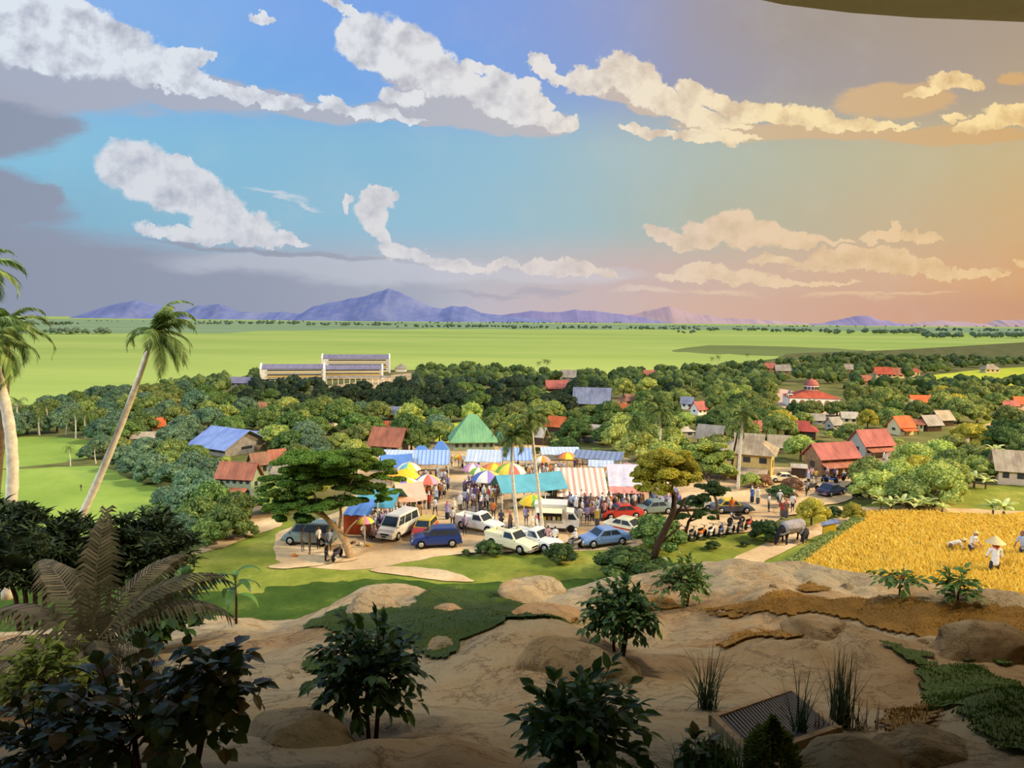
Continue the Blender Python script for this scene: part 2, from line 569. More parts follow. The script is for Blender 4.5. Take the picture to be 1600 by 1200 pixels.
def mat_ground(name, stops, scale=0.3, detail=6, fine=None, bump=0.0, bscale=2.0, rough=0.95, stretch=(1, 1, 1), bdist=0.1):
    """earth, grass and crops: noise-blended colours in world space"""
    if name in MATS:
        return MATS[name]
    m = bpy.data.materials.new(name)
    m.use_nodes = True
    T = NT(m.node_tree)
    b = T.n('ShaderNodeBsdfPrincipled')
    b.inputs['Roughness'].default_value = rough
    b.inputs['Specular IOR Level'].default_value = 0.08
    co = T.n('ShaderNodeNewGeometry').outputs['Position']
    co = T.vmath('MULTIPLY', co, stretch)
    c = T.ramp(T.noise(co, scale, detail, 0.62), [(p, lin(k)) for p, k in stops])
    if fine:
        fs, fa, fc = fine
        c = T.mix(T.math('MULTIPLY', T.smooth(T.noise(co, fs, 4, 0.7), 0.45, 0.7), fa), c, lin(fc))
    T.link(c, b.inputs['Base Color'])
    if bump:
        bp = T.n('ShaderNodeBump')
        bp.inputs['Strength'].default_value = bump
        bp.inputs['Distance'].default_value = bdist
        T.link(T.noise(co, bscale, 8, 0.65), bp.inputs['Height'])
        T.link(bp.outputs[0], b.inputs['Normal'])
    o = T.n('ShaderNodeOutputMaterial')
    T.link(b.outputs[0], o.inputs[0])
    MATS[name] = m
    return m

# ------------------------------------------------------------------ setting: plain, fields, roads, hills
M_PLAIN = mat_ground('plain_grass', [(0.25, (138, 152, 80)), (0.5, (170, 184, 95)), (0.75, (189, 199, 107))], 0.02, 5, (0.3, 0.35, (119, 143, 61)))
M_TOWN = mat_ground('village_ground', [(0.3, (84, 92, 46)), (0.5, (112, 112, 64)), (0.7, (142, 130, 88))], 0.12, 5, (1.5, 0.4, (70, 84, 40)))
M_DIRT = mat_ground('dirt_road', [(0.3, (182, 152, 112)), (0.55, (206, 178, 134)), (0.75, (222, 198, 156))], 0.25, 6, (2.5, 0.35, (160, 130, 94)))
M_LAWN = mat_ground('lawn', [(0.3, (92, 108, 36)), (0.5, (130, 138, 54)), (0.72, (166, 158, 76))], 0.22, 6, (3.0, 0.45, (96, 108, 36)), 0.5, 6.0)
M_LAWND = mat_ground('shadow_toned_lawn', [(0.3, (50, 72, 26)), (0.55, (66, 88, 32)), (0.75, (100, 112, 46))], 0.4, 6, (4.0, 0.5, (44, 62, 22)), 0.6, 8.0)  # darker green painted for the shadow lying over the near lawn
M_PADDY = mat_ground('young_rice', [(0.3, (126, 150, 61)), (0.55, (144, 166, 72)), (0.75, (160, 176, 85))], 0.08, 6, (2.0, 0.3, (119, 140, 57)))
M_FIELD2 = mat_ground('far_rice', [(0.3, (157, 179, 86)), (0.5, (179, 196, 97)), (0.7, (200, 209, 111))], 0.006, 6, None, stretch=(0.35, 1, 1))
M_FIELD3 = mat_ground('far_rice_hazed', [(0.3, (133, 158, 115)), (0.5, (148, 169, 120)), (0.7, (164, 181, 128))], 0.004, 6, None, stretch=(0.3, 1, 1))  # bluish tone is distance haze put into the field colour
M_FIELD4 = mat_ground('cloud_shadow_field', [(0.3, (116, 128, 70)), (0.5, (126, 138, 76)), (0.7, (140, 150, 84))], 0.01, 5)  # duller green painted as a cloud's shadow on the plain
M_FIELD5 = mat_ground('yellow_field', [(0.3, (168, 178, 52)), (0.5, (186, 196, 62)), (0.7, (204, 206, 80))], 0.05, 5)
M_GOLD = mat_ground('ripe_rice_ground', [(0.3, (170, 122, 30)), (0.5, (200, 152, 44)), (0.72, (222, 180, 66))], 0.35, 6, (4.0, 0.4, (160, 112, 24)), 0.5, 6.0)

nxy = 60
mesh_obj('ground', [(-9000, 14, -0.3), (9000, 14, -0.3), (9000, 9000, -0.3), (-9000, 9000, -0.3)], [(0, 1, 2, 3)], M_FIELD2)['kind'] = 'structure'

_lvl = [0]


def patch(name, pix, mat, jag=0.0, kind='structure', z=None, seed=1, sub=6):
    """a flat piece of ground outlined by its corners as seen, with a ragged edge"""
    if z is None:
        _lvl[0] += 1
        z = -0.28 + 0.012 * _lvl[0]
    out = []
    n = len(pix)
    for i in range(n):
        p0, p1, p2, p3 = (np.array(pix[(i + k) % n], float) for k in (-1, 0, 1, 2))
        for k in range(sub):
            t = k / sub
            c = 0.5 * ((2 * p1) + (p2 - p0) * t + (2 * p0 - 5 * p1 + 4 * p2 - p3) * t * t + (3 * p1 - p0 - 3 * p2 + p3) * t ** 3)
            if jag:
                c = c + np.array([float(fbm(c[0] / 14, c[1] / 5, seed)) * jag * 3, float(fbm(c[0] / 17 + 50, c[1] / 5, seed)) * jag * 1.5])
            c[1] = max(c[1], 493 + 0.0096 * (c[0] - 0) + 4.5)
            out.append(pt(c[0], c[1], z))
    o = mesh_obj(name, [tuple(q) for q in out], [tuple(range(len(out)))], mat)
    o['kind'] = kind
    if kind == 'structure':
        return o
    return o


# far bands of the plain, haze and cloud shadow put into their colours
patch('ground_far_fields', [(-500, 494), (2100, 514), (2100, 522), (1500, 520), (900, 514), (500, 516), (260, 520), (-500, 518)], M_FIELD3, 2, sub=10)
patch('ground_cloud_shadow', [(1050, 548), (1130, 540), (1330, 545), (1340, 552), (1250, 557), (1120, 553)], M_FIELD4, 1.5)
patch('ground_village', [(-200, 648), (60, 632), (240, 612), (330, 596), (420, 584), (640, 578), (760, 576), (870, 590), (1050, 580), (1200, 562), (1320, 550), (2000, 552), (2000, 900), (1000, 900), (-200, 900)], M_TOWN, 2)
patch('ground_rice_field', [(-200, 690), (60, 682), (140, 690), (140, 700), (100, 722), (-200, 745)], M_PADDY, 2)
patch('ground_rice_field', [(-200, 752), (60, 732), (160, 728), (200, 748), (258, 768), (262, 800), (200, 830), (-200, 850)], M_PADDY, 2)
patch('ground_yellow_field', [(1440, 590), (1490, 582), (1600, 574), (1800, 572), (1800, 604), (1600, 603), (1540, 600), (1450, 600)], M_FIELD5, 1)
patch('ground_school_yard', [(505, 606), (560, 596), (640, 583), (690, 590), (640, 600), (600, 612), (510, 615)], M_DIRT, 1)
patch('ground_paddock', [(1470, 780), (1490, 765), (1600, 757), (1800, 757), (1800, 800), (1500, 800)], M_LAWN, 2)
patch('ground_verge', [(1420, 700), (1480, 685), (1545, 652), (1640, 645), (1640, 690), (1540, 690), (1500, 700), (1430, 716)], M_LAWN, 2)
patch('ground_far_verge', [(690, 668), (740, 660), (700, 712), (680, 700)], M_FIELD5, 1)
# the lawn at the hill's foot and the dirt square of the market
patch('ground_lawn', [(300, 860), (380, 815), (440, 790), (470, 820), (700, 868), (1000, 850), (1100, 840), (1180, 830), (1300, 800), (1420, 800), (1420, 1000), (-200, 1000), (-200, 900)], M_LAWN, 2)
patch('ground_shadow_toned_lawn', [(-200, 905), (330, 925), (430, 918), (560, 905), (760, 912), (980, 896), (1060, 880), (1100, 895), (1100, 1000), (-200, 1000)], M_LAWND, 4, sub=12)
patch('ground_market_square', [(575, 700), (700, 690), (790, 690), (980, 715), (1010, 740), (1180, 730), (1260, 735), (1300, 760), (1330, 780), (1240, 800), (1180, 828), (1060, 838), (960, 858), (800, 862), (700, 868), (560, 890), (450, 882), (430, 862), (440, 830), (540, 790)], M_DIRT, 2)
patch('ground_lane', [(385, 782), (402, 776), (432, 800), (440, 820), (400, 835), (340, 858), (300, 864), (340, 845), (392, 815)], M_DIRT, 1.5)
patch('ground_road', [(1240, 742), (1290, 735), (1380, 712), (1440, 700), (1500, 680), (1560, 655), (1620, 640), (1620, 650), (1570, 665), (1540, 686), (1470, 705), (1420, 728), (1340, 750), (1310, 768), (1260, 800), (1210, 800)], M_DIRT, 1.2)
patch('ground_footpath', [(1130, 888), (1160, 865), (1230, 835), (1310, 808), (1325, 815), (1260, 845), (1190, 880), (1170, 905)], M_DIRT, 1)
patch('ground_grass_track', [(580, 892), (620, 884), (700, 892), (740, 908), (690, 906), (640, 900)], M_DIRT, 1.5)
patch('ground_left_track', [(420, 885), (470, 872), (520, 868), (560, 872), (520, 880), (450, 888)], M_DIRT, 1)
patch('ground_bund', [(1300, 800), (1400, 798), (1520, 803), (1640, 808), (1640, 802), (1500, 794), (1380, 792), (1300, 792)], M_DIRT, 1)
patch('ground_ripe_rice', [(1350, 800), (1420, 800), (1520, 806), (1700, 812), (1700, 1000), (1210, 1000), (1250, 880), (1300, 842)], M_GOLD, 1)

# ------------------------------------------------------------------ mountains, distance haze mixed into their base colours
M_MOUNT = mat_ground('hazed_blue_mountain', [(0.3, (120, 129, 176)), (0.5, (136, 145, 191)), (0.7, (164, 167, 197))], 0.004, 7, (0.02, 0.35, (176, 177, 194)))
M_MOUNT2 = mat_ground('hazed_violet_mountain', [(0.3, (157, 143, 180)), (0.5, (174, 157, 190)), (0.7, (190, 171, 194))], 0.004, 6)
M_MOUNT3 = mat_ground('hazed_rose_mountain', [(0.3, (199, 169, 176)), (0.5, (211, 178, 178)), (0.7, (220, 187, 183))], 0.004, 6)


def ridge(name, prof, Y, depth, mat, seed, label):
    xs = np.linspace(prof[0][0], prof[-1][0], 220)
    hy = np.interp(xs, [p[0] for p in prof], [p[1] for p in prof])
    hy = hy + fbm(xs / 14, xs * 0, seed, 4) * 1.6
    V, Fc, nr = [], [], 26
    for j in range(nr):
        v = j / (nr - 1) * 2 - 1
        for i, (x, h) in enumerate(zip(xs, hy)):
            d = ray(x, h)
            t = Y / d.y
            top = CH + d.z * t
            X = d.x * t
            yy = Y + v * depth
            rid = float(fbm(X / 160, yy / 160, seed + 9, 4))
            prof_v = max(0, 1 - abs(v) ** 1.3) * (1 - 0.45 * (1 - (1 - abs(v))) * (0.5 + rid))
            V.append((X, yy, (top + 60) * prof_v - 60))
    for j in range(nr - 1):
        for i in range(219):
            Fc.append((j * 220 + i, j * 220 + i + 1, (j + 1) * 220 + i + 1, (j + 1) * 220 + i))
    o = mesh_obj(name, V, Fc, mat, smooth=True)
    o['kind'] = 'structure'
    return o


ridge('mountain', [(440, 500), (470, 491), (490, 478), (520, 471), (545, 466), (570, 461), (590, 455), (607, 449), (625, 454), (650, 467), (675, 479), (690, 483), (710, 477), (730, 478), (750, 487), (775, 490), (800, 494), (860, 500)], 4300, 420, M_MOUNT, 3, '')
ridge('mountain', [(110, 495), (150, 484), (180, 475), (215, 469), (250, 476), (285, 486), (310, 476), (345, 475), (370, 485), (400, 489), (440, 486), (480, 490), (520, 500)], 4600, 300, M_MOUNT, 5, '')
ridge('mountain', [(720, 502), (790, 491), (830, 485), (870, 487), (900, 483), (940, 486), (985, 492), (1050, 505)], 4900, 300, mat_ground('hazed_lilac_mountain', [(0.3, (150, 142, 182)), (0.5, (162, 152, 190)), (0.7, (176, 164, 196))], 0.004, 6), 8, '')
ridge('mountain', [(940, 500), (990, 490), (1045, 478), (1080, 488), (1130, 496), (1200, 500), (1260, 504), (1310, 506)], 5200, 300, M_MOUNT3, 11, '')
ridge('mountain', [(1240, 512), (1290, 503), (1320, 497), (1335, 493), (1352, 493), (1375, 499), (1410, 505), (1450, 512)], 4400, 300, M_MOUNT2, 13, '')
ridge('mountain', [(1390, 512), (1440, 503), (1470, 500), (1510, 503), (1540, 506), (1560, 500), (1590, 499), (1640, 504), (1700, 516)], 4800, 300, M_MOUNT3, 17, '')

# ------------------------------------------------------------------ the hall: ceiling edge and walls round the viewing hill
M_CEIL = mat_plain('ceiling_paint', (160, 154, 142), 0.9, 0.1, var=0.04)
edge = [(-30, -2), (-16, 2.6), (-8, 4.9), (-3, 6.6), (0, 7.9), (2.08, 8.89), (3.38, 9.4), (4.33, 9.62), (5.26, 9.75), (6.18, 9.81), (7.11, 9.88), (9, 9.9), (14, 9.7), (30, 8.2)]
cz = CH + 4.0


def ceil_edge_pts():
    out = []
    for (x, y) in edge:
        out.append((x, y))
    return out


mb = MB()
low = [(x, y, cz) for x, y in edge]
n = len(low)
mb.poly(low + [(30, -12, cz), (-30, -12, cz)])
mb.poly([(x, y, cz + 0.5) for x, y in edge] + [(30, -12, cz + 0.5), (-30, -12, cz + 0.5)])
for i in range(n - 1):
    a, b = low[i], low[i + 1]
    mb.add([a, b, (b[0], b[1], cz + 0.5), (a[0], a[1], cz + 0.5)], [(0, 1, 2, 3)])
mb.build('ceiling', M_CEIL)['kind'] = 'structure'
mb = MB()
mb.box((0, -6.2, CH - 1), (60, 0.4, 10.6))
mb.build('wall_back', M_CEIL)['kind'] = 'structure'

# ------------------------------------------------------------------ the viewing hill
_DY = [0.0, 2.5, 3.5, 5.0, 7.0, 9.0, 11.0, 12.6, 13.6, 15.0, 18.0, 24.0, 34.0, 40.0]
_DZ = [1.6, 1.80, 2.2, 2.75, 3.42, 4.02, 4.62, 5.1, 5.8, 7.4, 10.2, 15.0, 18.6, 19.5]
# mounds: x, y (metres), radius x, radius y, height
MOUNDS = [(-4.2, 10.6, 2.0, 1.5, 0.34), (-2.2, 10.9, 1.0, 0.8, 0.26), (5.2, 11.6, 3.2, 1.3, 0.42), (8.6, 11.8, 2.6, 1.2, 0.10), (3.2, 12.0, 1.2, 1.0, 0.20),
          (0.4, 6.2, 0.9, 0.8, 0.32), (-0.7, 7.0, 1.0, 0.9, 0.22), (2.9, 6.3, 1.0, 0.6, 0.30), (6.2, 8.6, 1.2, 0.8, 0.45), (-1.1, 4.4, 0.8, 0.5, 0.14), (3.0, 3.7, 0.9, 0.5, 0.22),
          (-0.2, 3.6, 0.8, 0.4, 0.10), (-3.4, 6.0, 1.2, 1.0, 0.12), (4.6, 6.6, 1.0, 0.8, 0.15), (1.9, 8.2, 1.4, 0.8, -0.18), (-1.5, 5.6, 0.9, 0.6, -0.10), (4.3, 9.0, 1.5, 0.5, 0.1)]


DRAIN = (1.58, 4.0, 0.02)


def hz(x, y):
    x, y = np.asarray(x, float), np.asarray(y, float)
    d = np.interp(y, _DY, _DZ)
    lift = np.interp(x, [-14, -9, -4.6, -3.3, -2.4, -1.2, 0, 1.2, 2.5, 3.3, 4.3, 6.5, 8.6, 14], [-0.75, -0.7, -0.54, -0.48, -0.16, 0.16, 0.2, 0.18, 0.16, 0.3, 0.36, 0.12, -0.12, -0.2]) * np.clip((y - 5) / 6, 0, 1)
    z = CH - d + lift
    for (mx, my, rx, ry, h) in MOUNDS:
        q = ((x - mx) / rx) ** 2 + ((y - my) / ry) ** 2
        z = z + h * np.exp(-q * 1.1)
    near = np.clip((16 - y) / 4, 0.15, 1)
    z = z + (fbm(x * .55, y * .55, 21, 4) * 0.20 + fbm(x * 2.3, y * 2.3, 23, 4) * 0.075) * near
    r = fbm(x * .9 + 0.3 * fbm(x, y, 31), y * .9, 25, 3)
    z = z + np.clip(np.abs(r) - 0.05, -0.05, 0.25) * 0.16 * near
    m = np.exp(-(((x - DRAIN[0]) / .95) ** 2 + ((y - DRAIN[1]) / 1.25) ** 2) ** 2)      # level bed for the drain
    return z * (1 - m) + (CH - d + lift + DRAIN[2]) * m


def hill_hit(px, py):
    d = ray(px, py)
    t = np.linspace(1.0, 30, 3000)
    X, Y, Z = d.x * t, d.y * t, CH + d.z * t
    g = hz(X, Y)
    k = np.argmax(Z <= g) if np.any(Z <= g) else len(t) - 1
    return Vector((float(X[k]), float(Y[k]), float(g[k])))


def mat_hill(name='hill_earth_and_rock', tint=(1, 1, 1)):
    m = bpy.data.materials.new(name)
    m.use_nodes = True
    T = NT(m.node_tree)
    b = T.n('ShaderNodeBsdfPrincipled')
    b.inputs['Roughness'].default_value = 0.92
    b.inputs['Specular IOR Level'].default_value = 0.12
    co = T.n('ShaderNodeNewGeometry').outputs['Position']
    big = T.noise(co, 0.55, 6, 0.6)
    fine = T.noise(co, 7.0, 6, 0.7)
    crack = T.noise(T.vmath('MULTIPLY', co, (1.0, 1.5, 1.3)), 1.1, 7, 0.7, 0.5)
    c = T.ramp(big, [(0.30, lin((129, 102, 68))), (0.42, lin((147, 123, 89))), (0.5, lin((158, 140, 108))), (0.62, lin((149, 137, 110))), (0.75, lin((129, 120, 98)))])
    c = T.mix(T.math('MULTIPLY', T.smooth(fine, 0.5, 0.72), 0.45), c, lin((101, 76, 49)))
    ck = T.math('SUBTRACT', 1.0, T.smooth(T.math('ABSOLUTE', T.math('SUBTRACT', crack, 0.5)), 0.0, 0.014))
    c = T.mix(T.math('MULTIPLY', ck, 0.4), c, lin((84, 66, 48)))
    sp = T.noise(co, 26.0, 3, 0.6)
    c = T.mix(T.math('MULTIPLY', T.smooth(sp, 0.62, 0.7), 0.5), c, lin((92, 66, 42)))
    if tint != (1, 1, 1):
        c = T.mix(1.0, c, tint + (1,), 'MULTIPLY')
    T.link(c, b.inputs['Base Color'])
    bp = T.n('ShaderNodeBump')
    bp.inputs['Strength'].default_value = 0.75
    bp.inputs['Distance'].default_value = 0.07
    h = T.math('ADD', T.math('MULTIPLY', T.noise(co, 3.0, 9, 0.68), 1.0), T.math('MULTIPLY', T.math('SUBTRACT', 1.0, ck), 0.12))
    T.link(h, bp.inputs['Height'])
    T.link(bp.outputs[0], b.inputs['Normal'])
    o = T.n('ShaderNodeOutputMaterial')
    T.link(b.outputs[0], o.inputs[0])
    return m


M_HILL = mat_hill()


def build_hill():
    xs = np.concatenate([np.linspace(-30, -9.2, 40), np.linspace(-9, 11, 250), np.linspace(11.2, 30, 36)])
    ys = np.concatenate([np.linspace(-5, 2.0, 12), np.linspace(2.1, 14.5, 230), np.linspace(14.8, 40, 40)])
    X, Y = np.meshgrid(xs, ys)
    Z = hz(X, Y)
    nx, ny = len(xs), len(ys)
    V = np.stack([X.ravel(), Y.ravel(), Z.ravel()], 1)
    i = (np.arange(ny - 1)[:, None] * nx + np.arange(nx - 1)[None, :]).ravel()
    o = mesh_obj('ground_hill', V, np.stack([i, i + 1, i + nx + 1, i + nx], 1), M_HILL, smooth=True)
    o['kind'] = 'structure'


build_hill()

# ------------------------------------------------------------------ plants
G_MID = mat_foliage('leaf_green', (67, 89, 44), (103, 131, 63), (145, 165, 86))
G_OLIVE = mat_foliage('leaf_olive', (88, 107, 56), (130, 146, 72), (179, 187, 100))
G_LIGHT = mat_foliage('leaf_light', (120, 140, 64), (171, 185, 89), (218, 222, 119))
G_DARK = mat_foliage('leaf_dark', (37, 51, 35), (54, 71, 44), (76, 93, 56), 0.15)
G_BLUE = mat_foliage('leaf_bluish', (77, 103, 81), (106, 135, 98), (141, 166, 121))
G_YEL = mat_foliage('leaf_yellow', (140, 140, 44), (186, 176, 62), (222, 206, 92), .42, hue=0.0)
G_RED = mat_foliage('leaf_reddish', (137, 96, 76), (186, 130, 104), (153, 153, 81))
G_ACACIA = mat_foliage('leaf_acacia', (66, 96, 34), (98, 132, 46), (138, 164, 66))
G_BUSH = mat_foliage('leaf_bush', (44, 65, 34), (64, 91, 44), (94, 120, 57))
G_PALM = mat_foliage('leaf_palm', (58, 82, 34), (92, 112, 46), (146, 152, 78))
G_BANANA = mat_foliage('leaf_banana', (155, 174, 96), (195, 207, 125), (235, 237, 161))
BARK = mat_plain('bark', (112, 94, 70), 0.9, 0.1, var=0.25, vscale=6)
BARK_PALE = mat_plain('pale_bark', (214, 204, 180), 0.9, 0.1, var=0.18, vscale=5, bump=0.3, bscale=14)
BARK_TAN = mat_plain('tan_bark', (172, 142, 104), 0.9, 0.1, var=0.2, vscale=6)
BARK_DARK = mat_plain('dark_bark', (66, 50, 36), 0.9, 0.1, var=0.25, vscale=8)

_ICO = None


def ico(sub):
    import bmesh
    bm = bmesh.new()
    bmesh.ops.create_icosphere(bm, subdivisions=sub, radius=1)
    V = np.array([v.co[:] for v in bm.verts])
    Fc = np.array([[v.index for v in f.verts] for f in bm.faces])
    bm.free()
    return V, Fc


ICO1, ICO2, ICO3 = ico(1), ico(2), ico(3)


def leaf_quads(C, N, size, rng, tilt=0.7, aspect=0.55):
    """small diamond leaves at points C, facing roughly along N"""
    n = len(C)
    D = N + rng.normal(0, tilt, (n, 3))
    D /= np.linalg.norm(D, axis=1)[:, None] + 1e-9
    A = np.cross(D, rng.normal(0, 1, (n, 3)))
    A /= np.linalg.norm(A, axis=1)[:, None] + 1e-9
    B = np.cross(D, A)
    s = size * rng.uniform(0.6, 1.35, n)[:, None]
    V = np.stack([C - A * s, C + B * s * aspect, C + A * s, C - B * s * aspect], 1).reshape(-1, 3)
    return V, np.arange(n * 4).reshape(n, 4)


def crown_mesh(rng, lobes, leaves, leaf, core=0.86, low=-0.25):
    """leafy crown from lobes (x, y, z, r): leaves on the outside of each lobe, a closed core inside"""
    Vs, Fs, k = [], [], 0
    for (x, y, z, r) in lobes:
        n = int(leaves * (r ** 2))
        N = rng.normal(0, 1, (n * 2, 3))
        N /= np.linalg.norm(N, axis=1)[:, None]
        N = N[N[:, 2] > low][:n]
        rad = r * rng.uniform(0.86, 1.08, len(N))[:, None]
        rad *= 1 + 0.16 * np.sin(N[:, 0:1] * 6 + x * 9) * np.sin(N[:, 1:2] * 6 + y * 7)
        C = N * rad * np.array([1, 1, 0.85]) + np.array([x, y, z])
        N2 = N + np.array([0, 0, 0.35])
        V, Fq = leaf_quads(C, N2, leaf, rng)
        Vs.append(V)
        Fs += (Fq + k).tolist()
        k += len(V)
        V = ICO2[0] * r * core * np.array([1, 1, 0.85]) * (1 + 0.1 * rng.normal(0, 1, (len(ICO2[0]), 1))) + np.array([x, y, z])
        Vs.append(V)
        Fs += (ICO2[1] + k).tolist()
        k += len(V)
    return np.concatenate(Vs), Fs


def dome_lobes(rng, n, w=0.5, h0=0.25, h1=0.95, rmin=0.13, rmax=0.2, flat=1.0):
    """lobes arranged over a dome of unit width"""
    L = [(0, 0, (h0 + h1) / 2, 0.3 * w / 0.5)]
    for i in range(n):
        u = (i + 0.5) / n
        a = i * 2.39996 + rng.uniform(-.3, .3)
        c = 1 - u * 1.15
        rr = w * math.sqrt(max(0, 1 - max(c, -0.1) ** 2)) * 0.78
        r = rng.uniform(rmin, rmax)
        z = h0 + (h1 - h0 - r) * max(0.0, (c + 0.15) / 1.15) * flat
        L.append((rr * math.cos(a), rr * math.sin(a), z, r))
    return L


PROTO = {}


def tree_proto(name, mat, seed, n=15, leaves=5200, leaf=0.034, h0=0.2, h1=0.80, w=0.5, trunk=0.03, rmin=0.13, rmax=0.2):
    rng = np.random.default_rng(seed)
    V, Fc = crown_mesh(rng, dome_lobes(rng, n, w, h0, h1, rmin, rmax), leaves, leaf)
    nf = len(Fc)
    mb = MB()
    mb.tube([(0, 0, -0.06), (0.01, 0.01, h0 * .6), (0, 0, (h0 + h1) / 2)], [trunk * 1.3, trunk, trunk * .6], 6)
    k = len(V)
    V = np.concatenate([V, np.array(mb.v)])
    Fc = Fc + [tuple(i + k for i in f) for f in mb.f]
    me = bpy.data.meshes.new(name)
    me.from_pydata(V.tolist(), [], Fc)
    me.materials.append(mat)
    me.materials.append(BARK)
    mi = np.zeros(len(Fc), dtype=np.int32)
    mi[nf:] = 1
    me.polygons.foreach_set('material_index', mi)
    me.update()
    return me


KINDS = {}
for nm, mat, cnt, kw in (
        ('green', G_MID, 3, dict()), ('olive', G_OLIVE, 3, dict()), ('light', G_LIGHT, 2, dict(n=13)),
        ('dark', G_DARK, 2, dict(n=16)), ('bluish', G_BLUE, 3, dict(n=16)), ('yellow', G_YEL, 1, dict(n=12)),
        ('bush', G_BUSH, 3, dict(n=11, h0=0.1, h1=0.72, trunk=0.02)), ('red', G_RED, 1, dict(n=11, h0=0.1, h1=0.8)), ('tall', G_OLIVE, 2, dict(n=16, h0=0.35, h1=1.35, w=0.45))):
    KINDS[nm] = [tree_proto(nm + '_tree', mat, 100 + len(KINDS) * 10 + i, **kw) for i in range(cnt)]

TREES = []      # (object, kind, px, py)


def tree(kind, px, py, wpx, name='broadleaf_tree', z=-0.05, hs=1.0, label=None, group=None, cat='tree'):
    """one tree: foot at the spot, crown wpx pixels wide"""
    p = pt(px, py, z)
    s = mpp(p) * wpx
    me = random.choice(KINDS[kind])
    o = bpy.data.objects.new(name, me)
    link(o)
    o.location = p
    o.scale = (s, s, s * hs * random.uniform(.85, 1.05))
    o.rotation_euler = (0, 0, random.uniform(0, 6.28))
    if label:
        tag(o, label, cat, group)
    else:
        TREES.append((o, kind, px, py, wpx))
    return o


def inside(px, py, poly):
    c = False
    n = len(poly)
    for i in range(n):
        x1, y1 = poly[i]
        x2, y2 = poly[(i + 1) % n]
        if (y1 > py) != (y2 > py) and px < (x2 - x1) * (py - y1) / (y2 - y1) + x1:
            c = not c
    return c


# spots that stay open (feet of trees may not stand there)
OPEN = [
    [(-50, 690), (60, 682), (145, 690), (110, 722), (-50, 745)],
    [(-50, 735), (170, 726), (205, 748), (262, 768), (265, 806), (200, 860), (-50, 860)],
    [(500, 600), (560, 592), (640, 580), (660, 590), (640, 604), (600, 616), (510, 617)],
    [(395, 545), (615, 545), (615, 592), (500, 602), (405, 602)],
    [(565, 742), (590, 716), (700, 700), (705, 690), (790, 700), (840, 712), (980, 722), (1010, 740), (1110, 748), (1180, 735), (1250, 738), (1300, 760), (1330, 780), (1240, 800), (1180, 840), (1060, 845), (960, 870), (800, 872), (700, 880), (560, 900), (430, 890), (430, 850), (450, 800), (500, 770)],
    [(690, 700), (685, 672), (745, 655), (770, 690), (790, 702)],
    [(385, 782), (402, 770), (440, 800), (440, 830), (300, 875), (290, 866), (340, 845), (392, 815)],
    [(1240, 745), (1290, 728), (1380, 705), (1440, 690), (1500, 672), (1560, 648), (1700, 630), (1700, 652), (1570, 668), (1540, 690), (1470, 712), (1420, 735), (1340, 760), (1310, 775), (1260, 805), (1210, 800)],
    [(1436, 606), (1440, 588), (1490, 580), (1610, 570), (1800, 570), (1800, 606)],
    [(1480, 790), (1490, 768), (1610, 758), (1800, 758), (1800, 1000), (1200, 1000), (1250, 870), (1330, 798)],
    [(300, 870), (380, 815), (470, 815), (480, 1000), (-50, 1000), (-50, 900)],
    [(1200, 642), (1212, 606), (1240, 604), (1335, 622), (1330, 645), (1260, 650)],
    [(510, 700), (500, 682), (560, 676), (565, 694), (548, 702)],
]

# ------------------------------------------------------------------ buildings
M_WIN = mat_plain('window_dark', (52, 56, 62), 0.3, 0.5, var=0.1)
M_WOOD = mat_plain('weathered_wood', (150, 122, 90), 0.85, 0.1, var=0.2, vscale=2)
M_WOODG = mat_plain('grey_wood', (148, 142, 134), 0.85, 0.1, var=0.2, vscale=2)
M_DARKWOOD = mat_plain('dark_wood', (84, 66, 50), 0.85, 0.1, var=0.2, vscale=2)
M_CREAM = mat_plain('cream_plaster', (226, 208, 160), 0.8, 0.1, var=0.06)
M_WHITEW = mat_plain('white_plaster', (246, 242, 228), 0.8, 0.1, var=0.05)
M_YELW = mat_plain('yellow_plaster', (214, 182, 110), 0.8, 0.1, var=0.08)
M_GREYW = mat_plain('grey_plaster', (176, 170, 158), 0.8, 0.1, var=0.08)
M_GREENW = mat_plain('sage_plaster', (150, 162, 128), 0.8, 0.1, var=0.08)
M_PINKW = mat_plain('pink_plaster', (226, 196, 166), 0.8, 0.1, var=0.06)
WALLS = dict(wood=M_WOOD, grey=M_WOODG, dark=M_DARKWOOD, cream=M_CREAM, white=M_WHITEW, yellow=M_YELW, plain=M_GREYW, green=M_GREENW, pink=M_PINKW)
ROOFS = dict(
    red=mat_roof('roof_red', (190, 92, 66), (150, 72, 56)), rust=mat_roof('roof_rust', (178, 112, 84), (134, 84, 66)), brown=mat_roof('roof_brown', (156, 112, 86), (112, 80, 64)),
    orange=mat_roof('roof_orange', (212, 112, 62), (176, 84, 50)), grey=mat_roof('roof_grey', (168, 160, 146), (128, 120, 108)), pale=mat_roof('roof_pale', (196, 188, 172), (156, 146, 130)),
    tan=mat_roof('roof_tan', (184, 168, 140), (142, 126, 104)), blue=mat_roof('roof_blue', (142, 162, 206), (110, 130, 184)), bluegrey=mat_roof('roof_blue_grey', (138, 146, 168), (104, 112, 134)),
    lav=mat_roof('roof_lavender', (140, 136, 158), (120, 116, 140)), green=mat_roof('roof_green', (126, 176, 126), (100, 150, 110)), teal=mat_roof('roof_teal', (112, 176, 162), (92, 150, 144)),
    maroon=mat_roof('roof_maroon', (170, 78, 66), (136, 62, 58)), pinkred=mat_roof('roof_pink_red', (186, 110, 96), (150, 84, 76)))
FRONT = []
LAND = []       # landmarks used by labels: (px, py, words)


